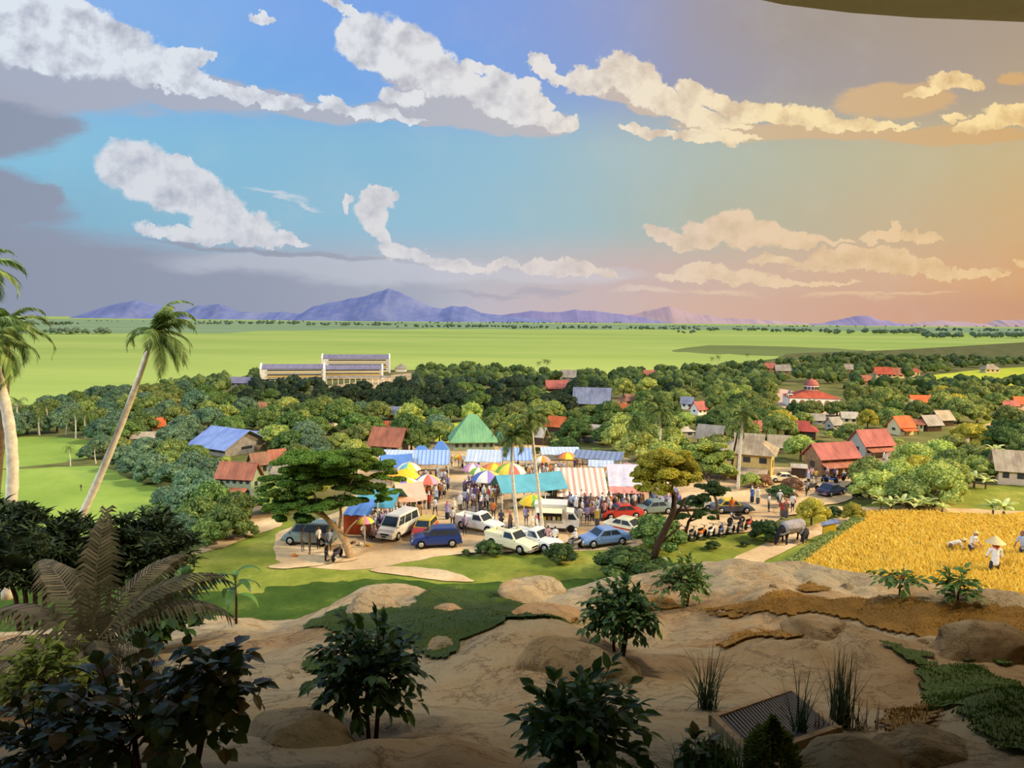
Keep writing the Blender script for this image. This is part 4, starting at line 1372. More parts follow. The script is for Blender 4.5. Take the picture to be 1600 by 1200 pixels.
palm([(1142, 742), (1146, 710), (1150, 690), (1154, 668)], 80, [1.6, 1.5, 1.3, 1.2], crown_fronds(11, 28, 1.0, -.8, 2.0), 'thin dark palm just behind the single coconut palm', None, G_PALM, BARK_DARK, flen_px=26, seed=16)

# small palms of the left rice fields and far groves: one mesh each, copied
PALM_ME = []
for k in range(2):
    rng = random.Random(50 + k)
    mb = MB()
    mb.tube([(0, 0, -.1), (.05, 0, .35), (.04, .02, .7), (0, 0, 1.0)], [.035, .03, .026, .022], 6)
    nt = len(mb.f)
    V, Fc = list(mb.v), list(mb.f)
    for (az, up, dr, lf) in crown_fronds(15, 60 + k, 1.2, -.6, 1.8):
        v, f = frond_mesh(.42 * lf, dr, .3, 12, up=up, rng=rng, fold=.8, lw=0.04)
        kk = len(V)
        V += orient(v, az, 0, (0, 0, 1.0))
        Fc += [tuple(i + kk for i in q) for q in f]
    me = bpy.data.meshes.new('small_palm')
    me.from_pydata(V, [], Fc)
    me.materials.append(BARK_PALE)
    me.materials.append(G_PALM)
    mi = np.ones(len(Fc), dtype=np.int32)
    mi[:nt] = 0
    me.polygons.foreach_set('material_index', mi)
    PALM_ME.append(me)


def small_palm(px, py, hpx, label, group=None, k=None):
    p = pt(px, py, -.05)
    s = mpp(p) * hpx
    o = bpy.data.objects.new('small_palm', random.choice(PALM_ME) if k is None else PALM_ME[k])
    link(o)
    o.location, o.scale, o.rotation_euler = p, (s, s, s), (random.uniform(-.06, .06), random.uniform(-.06, .06), random.uniform(0, 6))
    tag(o, label, 'palm tree', group)
    OPEN.append([(px - 5, py - 3), (px + 5, py - 3), (px + 6, py + 7), (px - 6, py + 7)])
    return o


GP = 'small palms at the far side of the left rice field'
for i, (px, py, h, wd) in enumerate([(59, 676, 32, 'first'), (62, 678, 30, 'second'), (76, 674, 40, 'third, tallest'), (103, 678, 18, 'fourth, shortest'), (118, 683, 38, 'fifth'), (134, 682, 36, 'sixth')]):
    small_palm(px, py, h, '%s from the left of the palms beyond the left rice field' % wd, GP)
small_palm(30, 668, 40, 'palm poking out of the trees left of the rice field palms')
small_palm(118, 640, 18, 'dark little palm on the skyline above the rice field palms')
small_palm(205, 676, 22, 'pale-fronded palm just left of the slanting trunk')
small_palm(222, 682, 20, 'small palm by the slanting trunk and the orange roof')
for px, py, h, w in [(232, 612, 12, 'leftmost lone palm on the edge of the bright plain'), (258, 607, 12, 'first of two close palms at the edge of the plain'), (268, 606, 14, 'second of two close palms at the edge of the plain'), (318, 602, 12, 'lone palm near the lavender shed at the plain edge'),
                     (841, 582, 15, 'first of three far palms on the plain edge behind the dull red house'), (851, 580, 16, 'second of three far palms on the plain edge'), (857, 582, 17, 'third of three far palms on the plain edge'), (996, 584, 10, 'tiny palm on the plain edge near the tiny red roof'),
                     (1112, 574, 14, 'first of two palms on the skyline of the upper woods'), (1122, 573, 15, 'second of two palms on the skyline of the upper woods'), (1080, 612, 18, 'palm among the trees above the blue-grey gable'), (1168, 566, 12, 'small skyline palm right of the upper woods pair')]:
    small_palm(px, py, h, w)
small_palm(110, 726, 26, 'bushy low palm at the corner of the lower rice field', None, 0)
small_palm(150, 722, 24, 'low palm in the shrubs at the edge of the lower rice field', None, 1)
for px, py, h, w in ((1190, 630, 18, 'first'), (1197, 628, 20, 'second'), (1209, 625, 24, 'third, tallest')):
    p = pt(px, py, -.05)
    s = mpp(p)
    o = tree('dark', px, py, 6, 'cypress_tree', hs=3.4, label='%s narrow dark cypress left of the mosque' % w, group='cypresses by the mosque')

# banana plants
BAN = []
for k in range(2):
    rng = random.Random(80 + k)
    V, Fc = [], []
    mb = MB()
    mb.tube([(0, 0, -.1), (0, 0, .45)], [.06, .04], 7)
    V += mb.v
    Fc += mb.f
    nt = len(Fc)
    for i in range(10):
        az, up, L = i * 2.4 + rng.uniform(-.2, .2), 1.3 - i * .09, rng.uniform(.55, .75)
        v, f, pts_, ang, p = [], [], [], up, Vector((0, 0, 0))
        n = 8
        for j in range(n + 1):
            t = j / n
            w = L * .15 * math.sin(math.pi * (0.06 + .9 * t)) ** .7
            sd = Vector((0, 1, 0))
            v += [p - sd * w + Vector((0, 0, -w * .35)), p.copy(), p + sd * w + Vector((0, 0, -w * .35))]
            p = p + Vector((math.cos(ang), 0, math.sin(ang))) * L / n
            ang -= 2.0 / n * (.4 + 1.2 * t)
        for j in range(n):
            a = 3 * j
            f += [(a, a + 1, a + 4, a + 3), (a + 1, a + 2, a + 5, a + 4)]
        kk = len(V)
        V += orient(v, az, rng.uniform(-.3, .3), (0, 0, .42))
        Fc += [tuple(q + kk for q in x) for x in f]
    me = bpy.data.meshes.new('banana_plant')
    me.from_pydata(V, [], Fc)
    me.materials.append(BARK)
    me.materials.append(G_BANANA)
    mi = np.ones(len(Fc), dtype=np.int32)
    mi[:nt] = 0
    me.polygons.foreach_set('material_index', mi)
    BAN.append(me)


def banana(px, py, hpx, label, group=None):
    p = pt(px, py, -.05)
    s = mpp(p) * hpx
    o = bpy.data.objects.new('banana_plant', random.choice(BAN))
    link(o)
    o.location, o.scale, o.rotation_euler = p, (s, s, s), (0, 0, random.uniform(0, 6))
    tag(o, label, 'banana plant', group)


ORD = ['first', 'second', 'third', 'fourth', 'fifth', 'sixth', 'seventh', 'eighth', 'ninth', 'tenth', 'eleventh', 'twelfth', 'thirteenth', 'fourteenth', 'fifteenth', 'sixteenth', 'seventeenth', 'eighteenth', 'nineteenth', 'twentieth']
for i, (px, py, h) in enumerate([(1376, 799, 30), (1392, 799, 28), (1408, 800, 34), (1434, 802, 32), (1448, 803, 34), (1472, 803, 22)]):
    banana(px, py, h, '%s from the left of the banana plants along the ripe rice' % ORD[i], 'banana plants along the ripe rice')
for i, (px, py, h) in enumerate([(1551, 807, 32), (1568, 808, 36)]):
    banana(px, py, h, '%s banana plant of the pair by the path near the right edge' % ('left', 'right')[i], 'banana pair')
for px, py, h, w in [(1358, 778, 28, 'banana plant under the bushes left of the rice-side row'), (1384, 776, 28, 'banana plant among dark bushes above the rice-side row'), (1522, 760, 30, 'banana plant beside the small paddock hedge'), (1540, 762, 24, 'lower banana plant next to the paddock one'), (1553, 718, 30, 'banana plant in the bushes above the pink edge house')]:
    banana(px, py, h, w)


def pad_tree(name, Y, trunk, branches, pads, leafmat, barkmat, label, leaf_px=2.2, dens=9.0, seed=1, depth=0.6, cat='tree', thick=1.0):
    """a tree of leafy pads: trunk and branches as (px, py, radius px) paths, pads as (px, py, half width, half height)"""
    rng = np.random.default_rng(seed)
    P0 = at_depth(trunk[0][0], trunk[0][1], Y)
    s = mpp(P0)
    root = empty(name, P0)
    tag(root, label, cat)
    mb = MB()
    mb.tube([at_depth(x, y, Y) - P0 for x, y, r in trunk], [r * s for x, y, r in trunk], 8)
    mb.build('trunk', barkmat, root)
    for br in branches:
        mb = MB()
        dy = rng.uniform(-1, 1) * 0.5
        mb.tube([at_depth(x, y, Y) - P0 + Vector((0, dy * i / len(br) * 2, 0)) for i, (x, y, r) in enumerate(br)], [r * s for x, y, r in br], 6)
        mb.build('branch', barkmat, root)
    for (x, y, hw, hh) in pads:
        hh *= 1.2
        c = at_depth(x, y, Y) - P0 + Vector((0, rng.uniform(-1, 1) * hw * s * 0.5, 0))
        a, b = hw * s, hh * s
        Vs, Fs, k = [], [], 0
        nsub = max(6, int(hw * hh / 34))
        for j in range(nsub):
            th, rr = rng.uniform(0, 6.28), math.sqrt(rng.uniform(0, 1)) * .86
            sx, sy = rr * math.cos(th) * a, rr * math.sin(th) * a * depth * 1.4
            sz = rng.uniform(-.35, .75) * b * (1 - rr * .5)
            rs = rng.uniform(.26, .40) * math.sqrt(a * b) * 1.05
            n = int(dens * (rs / s) ** 2)
            N = rng.normal(0, 1, (n, 3))
            N /= np.linalg.norm(N, axis=1)[:, None]
            N[:, 2] = np.where(N[:, 2] < -.35, -N[:, 2], N[:, 2])
            C = N * rs * rng.uniform(.8, 1.1, (n, 1)) * np.array([1.3, 1.1, .55 * thick]) + np.array([c.x + sx, c.y + sy, c.z + sz])
            V, Fq = leaf_quads(C, N * .6 + np.array([0, 0, .8]), leaf_px * s, rng)
            Vs.append(V)
            Fs += (Fq + k).tolist()
            k += len(V)
            V = ICO1[0] * rs * .8 * np.array([1.3, 1.1, .5 * thick]) + np.array([c.x + sx, c.y + sy, c.z + sz - .05 * rs])
            Vs.append(V)
            Fs += (ICO1[1] + k).tolist()
            k += len(V)
        mesh_obj('crown', np.concatenate(Vs), Fs, leafmat, root)
    return root


pad_tree('rain_tree', 52.5, [(553, 892, 7), (546, 866, 6.4), (540, 846, 6), (527, 828, 5), (512, 812, 4), (502, 800, 3)],
         [[(512, 812, 3), (497, 800, 2.4), (486, 792, 1.6)], [(502, 800, 2.6), (504, 790, 2), (510, 780, 1.2)], [(530, 832, 2.6), (532, 806, 2.2), (530, 790, 1.7), (520, 776, 1.2)], [(530, 790, 1.4), (540, 782, 1)], [(536, 842, 1.8), (548, 822, 1.4), (560, 810, 1)], [(527, 790, 1.4), (545, 760, 1.2), (556, 742, .8)], [(502, 800, 1.6), (490, 770, 1.2), (470, 750, .8)]],
         [(505, 714, 62, 11), (560, 710, 44, 10), (590, 724, 36, 10), (470, 730, 50, 11), (540, 734, 66, 12), (600, 746, 32, 9), (606, 768, 22, 8), (446, 750, 40, 10), (422, 763, 22, 7), (505, 757, 62, 12), (562, 764, 44, 11), (590, 782, 24, 8), (436, 783, 36, 10), (478, 790, 52, 12), (534, 786, 42, 10), (466, 810, 34, 9), (496, 742, 54, 10), (430, 798, 22, 7), (450, 770, 40, 9)],
         G_ACACIA, BARK_TAN, 'large spreading rain tree with flat layered dark green crown by the lane', 1.7, 14, 3, thick=.8)
pad_tree('flame_tree', 49.5, [(1016, 884, 6.5), (1028, 852, 6), (1044, 818, 5.2), (1052, 800, 4.6), (1054, 775, 3.4)],
         [[(1044, 818, 3.2), (1062, 800, 2.4), (1074, 780, 1.8)], [(1054, 775, 2.2), (1042, 760, 1.6), (1028, 750, 1)], [(1052, 790, 2), (1050, 765, 1.4), (1056, 740, .9)], [(1028, 852, 2), (1052, 830, 1.5), (1064, 818, 1)], [(1042, 760, 1.2), (1034, 738, .8)], [(1058, 800, 1.4), (1080, 790, 1)]],
         [(1016, 722, 26, 14), (1046, 716, 34, 14), (1070, 730, 22, 14), (1010, 744, 28, 14), (1038, 742, 34, 16), (1066, 752, 24, 14), (1024, 762, 24, 12), (1000, 756, 18, 10), (1082, 744, 12, 10)],
         G_YEL, BARK_DARK, 'leaning dark-trunked tree with a yellow-green crown beside the parked taxis', 2.0, 10, 5, thick=1.5)
pad_tree('shade_tree', 60, [(1122, 812, 2.6), (1120, 785, 2.4), (1112, 760, 2.2), (1106, 740, 1.6)], [[(1112, 760, 1.6), (1098, 742, 1.1)], [(1112, 762, 1.5), (1126, 744, 1)], [(1108, 748, 1.2), (1112, 728, .8)]],
         [(1092, 700, 20, 11), (1112, 696, 22, 11), (1100, 716, 28, 13), (1128, 714, 22, 13), (1086, 728, 20, 12), (1116, 734, 30, 13), (1140, 736, 14, 10)],
         G_LIGHT, BARK, 'round light green tree behind the leaning yellow-green one', 1.9, 10, 6, thick=1.5)
pad_tree('shade_tree', 57, [(1070, 838, 2.4), (1076, 815, 2.2), (1086, 800, 1.6)], [[(1076, 815, 1.5), (1098, 808, 1)], [(1080, 808, 1.4), (1070, 792, 1)]],
         [(1104, 806, 20, 10), (1080, 790, 18, 9), (1064, 806, 14, 8), (1110, 764, 26, 10), (1130, 772, 18, 9), (1094, 778, 18, 8)],
         G_BUSH, BARK_DARK, 'dark low-branching tree over the parked motorbikes', 2.2, 9, 7, thick=1.3)
# market greenery
tree('green', 916, 770, 66, hs=.8, label='round green tree between the teal tarpaulin and the striped awning')
tree('bush', 872, 776, 36, 'shrub', hs=1.2, label='dark shrub squeezed between teal tarpaulin and striped awning', cat='shrub')
tree('bush', 876, 876, 54, 'shrub', hs=.8, label='leafy shrub at the lawn edge before the white pickups', cat='shrub')
tree('bush', 764, 866, 44, 'shrub', hs=.75, label='dark shrub left of the half-hidden white pickup', cat='shrub')
tree('bush', 728, 866, 14, 'shrub', hs=.8, label='small weed clump between the blue hatchback and the shrub', cat='shrub')
tree('bush', 978, 900, 110, 'shrub', hs=.62, label='wide dark shrub in front of the blue saloon', cat='shrub')
tree('bush', 1030, 898, 60, 'shrub', hs=.8, label='shrub at the foot of the leaning dark trunk', cat='shrub')
tree('bush', 1114, 857, 25, 'shrub', hs=.75, label='small round shrub alone on the lawn', cat='shrub')
tree('bush', 1164, 852, 16, 'shrub', hs=.6, label='low flat shrub between the lone lawn shrub and the buffalo', cat='shrub')
tree('bush', 1196, 843, 50, hs=1.0, label='dark rounded tree just left of the water buffalo')
tree('yellow', 1268, 820, 50, hs=1.1, label='tree with olive yellow crown by the road above the buffalo')
tree('yellow', 1332, 815, 34, hs=1.15, label='yellowish tree at the corner of the ripe rice')
tree('bush', 1304, 806, 26, 'shrub', hs=.8, label='green shrub between the two yellowish roadside trees', cat='shrub')
tree('red', 1238, 768, 36, 'shrub', hs=.9, label='reddish flowering shrub beside the white car', cat='shrub')
tree('red', 1192, 760, 30, 'shrub', hs=.9, label='reddish shrub under the big two-storey house', cat='shrub')
tree('light', 1172, 762, 34, 'shrub', hs=.9, label='light green shrub beside the single palm trunk', cat='shrub')
tree('bush', 1222, 776, 44, 'shrub', hs=.6, label='low dark shrub at the road bend below the reddish one', cat='shrub')

OPEN += [[(1035, 826), (1190, 826), (1262, 800), (1350, 788), (1400, 790), (1400, 1000), (1000, 1000)], [(1180, 735), (1250, 735), (1330, 770), (1330, 812), (1180, 830)]]
# trees of the village, one by one, then the far woods
rng = np.random.default_rng(5)
# big bush group beside the lane
for (px, py, w, k) in [(290, 800, 60, 'bluish'), (330, 800, 62, 'green'), (368, 812, 58, 'green'), (310, 826, 66, 'green'), (352, 840, 66, 'green'), (285, 838, 54, 'bluish'), (384, 838, 36, 'green'), (322, 852, 54, 'green'), (262, 790, 44, 'bluish'), (330, 776, 50, 'bluish'), (300, 770, 52, 'bluish'), (270, 760, 52, 'bluish'), (240, 752, 56, 'bluish'), (216, 742, 54, 'bluish'), (196, 732, 48, 'bluish'), (262, 738, 52, 'olive'), (300, 745, 52, 'bluish'), (330, 752, 46, 'bluish'), (230, 716, 50, 'bluish'), (270, 718, 50, 'olive'), (304, 724, 44, 'green'), (140, 716, 30, 'bluish'), (160, 706, 40, 'bluish'), (186, 712, 42, 'olive')]:
    tree(k, px, py, w, hs=1.0)
pts_done = [(t[2], t[3]) for t in TREES]


def wpx(py):
    return 4.3 * (py - 500) / 18.0


TOP = ([-30, 60, 150, 240, 330, 400, 610, 700, 760, 850, 880, 920, 1050, 1200, 1320, 1430, 1640], [652, 640, 624, 616, 602, 592, 584, 580, 580, 588, 596, 590, 586, 572, 560, 562, 566])


def kind_at(px, py):
    u = random.random()
    if 380 < px < 900 and 604 < py < 640 + (px - 380) * 0.02:  # dark foliage along this belt stands in for a cloud's shadow
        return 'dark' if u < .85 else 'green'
    if px < 330:
        return 'bluish' if u < .6 else ('olive' if u < .8 else 'green')
    if px < 700:
        return 'green' if u < .5 else ('olive' if u < .75 else ('light' if u < .88 else 'bluish'))
    if px < 1100:
        return 'green' if u < .4 else ('olive' if u < .75 else ('light' if u < .92 else 'dark'))
    return 'olive' if u < .5 else ('light' if u < .68 else ('green' if u < .82 else ('bush' if u < .93 else 'yellow')))


cand = []
for _ in range(30000):
    px, py = rng.uniform(-30, 1630), 582 + (860 - 582) * rng.uniform(0, 1) ** 1.3
    if py < np.interp(px, *TOP) or (py < 660 and px < 60 and py < 655):
        continue
    if any(inside(px, py, q) for q in OPEN):
        continue
    if px < 260 and py > 690:
        continue
    cand.append((px, py))
acc = []
for (px, py) in cand:
    w = wpx(py)
    if all(((px - a) / (w * .66)) ** 2 + ((py - b) / (w * .30)) ** 2 > 1 for a, b in pts_done):
        pts_done.append((px, py))
        acc.append((px, py, w))
acc.sort(key=lambda q: -q[1])
N_IND = 300 - len(TREES)
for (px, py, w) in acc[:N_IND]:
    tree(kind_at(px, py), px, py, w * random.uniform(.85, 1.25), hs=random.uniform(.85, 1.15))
SHRUBS = []
for (x0, x1, y0, y1, sh) in FRONT:
    n = max(1, int((x1 - x0) / 15))
    for i in range(n):
        px, py = rng.uniform(x0 - 2, x1 + 2), rng.uniform(y0 + 3, y1)
        bad = [q for q in OPEN if inside(px, py, q)]
        if len(bad) > 1 or len(SHRUBS) > 110:
            continue
        o = tree(random.choice(['bush', 'light', 'bush', 'olive']), px, py, min(16, wpx(py) * .36), 'shrub', hs=.75, label='x', cat='shrub')
        SHRUBS.append((o, px, py))
print('trees placed', len(TREES), 'of', len(acc), 'lowest row', acc[min(N_IND, len(acc)) - 1][1])
far = acc[N_IND:]
for _ in range(5000):
    px = rng.uniform(-40, 1640)
    t = np.interp(px, *TOP)
    py = rng.uniform(min(t, 613), 614)
    if py < t or any(inside(px, py, q) for q in OPEN):
        continue
    w = wpx(py) * .9
    if all(((px - a) / (w * .55)) ** 2 + ((py - b) / (w * .26)) ** 2 > 1 for a, b in pts_done):
        pts_done.append((px, py))
        far.append((px, py, w))
print('far trees', len(far))


def far_mesh(lst, name, mat, lobes=4, leaves=70, seed=3, dark=None):
    rng = np.random.default_rng(seed)
    Vs, Fs, k, mi = [], [], 0, []
    for (px, py, w) in lst:
        n0 = len(Fs)
        p = pt(px, py, -.1)
        s = mpp(p) * w * rng.uniform(.85, 1.2)
        for j in range(lobes):
            a = rng.uniform(0, 6.28)
            r = s * (.36 if j == 0 else rng.uniform(.2, .28))
            c = np.array([p.x, p.y, p.z + s * .5]) + (0 if j == 0 else 1) * np.array([math.cos(a) * s * .28, math.sin(a) * s * .28, rng.uniform(-.25, .12) * s])
            V = ICO1[0] * r * np.array([1, 1, .9]) * (1 + .12 * rng.normal(0, 1, (len(ICO1[0]), 1))) + c
            Vs.append(V)
            Fs += (ICO1[1] + k).tolist()
            k += len(V)
            N = rng.normal(0, 1, (leaves // lobes, 3))
            N /= np.linalg.norm(N, axis=1)[:, None]
            N[:, 2] = np.abs(N[:, 2]) - .2
            V, Fq = leaf_quads(c + N * r * 1.05, N + np.array([0, 0, .4]), r * .2, rng)
            Vs.append(V)
            Fs += (Fq + k).tolist()
            k += len(V)
        mi += [1 if dark and dark(px, py) else 0] * (len(Fs) - n0)
    return mesh_obj(name, np.concatenate(Vs), Fs, mat, midx=mi)


o = far_mesh(far, 'forest', [mat_foliage('leaf_far', (62, 80, 38), (92, 110, 50), (124, 136, 66), .1), G_DARK], dark=lambda x, y: 380 < x < 900 and 604 < y < 640)  # belt crowns take dark leaves, cloud shadow put into the colour
tag(o, 'far woods of small tree crowns along the edge of the plain', 'woods', kind='stuff')
# tree lines out on the plain
lines = []
for (x0, x1, y, n, w) in [(70, 172, 522, 40, 10), (40, 130, 508, 30, 7), (290, 470, 507, 60, 6), (480, 620, 509, 50, 6), (620, 800, 512, 50, 6), (800, 960, 513.5, 50, 6), (960, 1090, 515, 36, 6), (1060, 1090, 521, 6, 6), (1090, 1200, 517, 36, 6), (1200, 1300, 519, 30, 7), (1290, 1440, 522, 46, 9), (1440, 1600, 528, 50, 10), (1420, 1620, 518, 40, 6), (480, 1000, 505.5, 60, 3), (130, 480, 503, 40, 3), (1000, 1640, 511, 60, 3)]:
    for i in range(n):
        lines.append((x0 + (x1 - x0) * rng.uniform(0, 1), y + rng.uniform(-.6, .6) + 0.0, w * rng.uniform(.7, 1.2)))
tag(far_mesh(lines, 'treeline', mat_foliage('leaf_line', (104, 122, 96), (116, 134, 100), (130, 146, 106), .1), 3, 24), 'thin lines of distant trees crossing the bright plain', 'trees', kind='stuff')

# ------------------------------------------------------------------ people
def mat_objcolor(name, rough=0.8, dim=1.0):
    m = bpy.data.materials.new(name)
    m.use_nodes = True
    T = NT(m.node_tree)
    b = T.n('ShaderNodeBsdfPrincipled')
    b.inputs['Roughness'].default_value = rough
    b.inputs['Specular IOR Level'].default_value = 0.15
    oi = T.n('ShaderNodeObjectInfo')
    nz = T.noise(T.n('ShaderNodeTexCoord').outputs['Object'], 9.0, 3)
    c = T.mix(T.math('MULTIPLY', nz, 0.35), oi.outputs['Color'], (0.05, 0.05, 0.06, 1))
    T.link(c, b.inputs['Base Color'])
    o = T.n('ShaderNodeOutputMaterial')
    T.link(b.outputs[0], o.inputs[0])
    return m


def mat_objrandom(name, stops, interp='CONSTANT', mul=3.7):
    m = bpy.data.materials.new(name)
    m.use_nodes = True
    T = NT(m.node_tree)
    b = T.n('ShaderNodeBsdfPrincipled')
    b.inputs['Roughness'].default_value = 0.85
    b.inputs['Specular IOR Level'].default_value = 0.1
    oi = T.n('ShaderNodeObjectInfo')
    f = T.math('FRACT', T.math('MULTIPLY', oi.outputs['Random'], mul))
    T.link(T.ramp(f, [(p, lin(k)) for p, k in stops], interp), b.inputs['Base Color'])
    o = T.n('ShaderNodeOutputMaterial')
    T.link(b.outputs[0], o.inputs[0])
    return m


M_SKIN = mat_plain('skin', (150, 104, 78), 0.6, 0.3, var=0.08)
M_HAIR = mat_plain('black_hair', (30, 26, 24), 0.6, 0.3, var=0.1)
M_SHIRT = mat_objcolor('clothing')
M_TROUS = mat_objrandom('trousers', [(0, (46, 48, 62)), (.25, (84, 80, 84)), (.45, (40, 36, 36)), (.65, (110, 96, 84)), (.85, (150, 146, 150))])
M_SCARF = mat_objrandom('headscarf', [(0, (232, 228, 222)), (.45, (214, 200, 196)), (.6, (170, 160, 190)), (.72, (226, 214, 170)), (.85, (190, 120, 110))], mul=5.3)
M_CAPW = mat_plain('white_cap', (232, 228, 220), 0.8, 0.1, var=0.05)
M_SHOE = mat_plain('dark_shoe', (44, 38, 34), 0.7, 0.2, var=0.1)
PM = [M_SKIN, M_HAIR, M_SHIRT, M_TROUS, M_SCARF, M_SHOE, M_CAPW]


def capsule(mb, a, b, ra, rb, n=8):
    a, b = Vector(a), Vector(b)
    d = (b - a)
    L = d.length
    d.normalize()
    P, Rr = [], []
    for k in (0, .35, .7, .92):
        P.append(a - d * ra * (1 - k) * 1.0)
        Rr.append(max(1e-3, ra * math.sin(math.acos(max(0, 1 - k)))))
    P.append(a)
    Rr.append(ra)
    P.append(b)
    Rr.append(rb)
    for k in (.92, .7, .35, 0):
        P.append(b + d * rb * (1 - k) * 1.0)
        Rr.append(max(1e-3, rb * math.sin(math.acos(max(0, 1 - k)))))
    mb.tube(P, Rr, n)


def merge_body(name, caps, ells, voxel, mats, smooth=3):
    """caps: (a, b, ra, rb, material); ells: (centre, radii, material): fused to one continuous skin, coloured by the nearest piece"""
    mb = MB()
    for (a, b, ra, rb, m) in caps:
        capsule(mb, a, b, ra, rb)
    for (c, r, m) in ells:
        V = [(v[0] * r[0] + c[0], v[1] * r[1] + c[1], v[2] * r[2] + c[2]) for v in ICO2[0]]
        mb.add(V, [tuple(f) for f in ICO2[1]])
    me = bpy.data.meshes.new('tmp')
    me.from_pydata(mb.v, [], mb.f)
    o = bpy.data.objects.new('tmp', me)
    COL.objects.link(o)
    md = o.modifiers.new('r', 'REMESH')
    md.mode = 'VOXEL'
    md.voxel_size = voxel
    ms = o.modifiers.new('s', 'SMOOTH')
    ms.factor, ms.iterations = 0.5, smooth
    dg = bpy.context.evaluated_depsgraph_get()
    dg.update()
    out = bpy.data.meshes.new_from_object(o.evaluated_get(dg))
    out.name = name
    bpy.data.objects.remove(o)
    bpy.data.meshes.remove(me)
    out.materials.clear()
    for m in mats:
        out.materials.append(m)
    C = np.empty(len(out.polygons) * 3)
    out.polygons.foreach_get('center', C)
    C = C.reshape(-1, 3)
    best, idx = np.full(len(C), 1e9), np.zeros(len(C), dtype=np.int32)
    for (a, b, ra, rb, m) in caps:
        a, b = np.array(a, float), np.array(b, float)
        ab = b - a
        t = np.clip(((C - a) @ ab) / (ab @ ab + 1e-9), 0, 1)
        d = np.linalg.norm(C - (a + t[:, None] * ab), axis=1) - (ra + (rb - ra) * t)
        k = d < best
        best[k], idx[k] = d[k], m
    for (c, r, m) in ells:
        q = np.linalg.norm((C - np.array(c)) / np.array(r), axis=1)
        d = (q - 1) * min(r)
        k = d < best
        best[k], idx[k] = d[k], m
    out.polygons.foreach_set('material_index', idx)
    out.polygons.foreach_set('use_smooth', np.ones(len(out.polygons), dtype=bool))
    return out


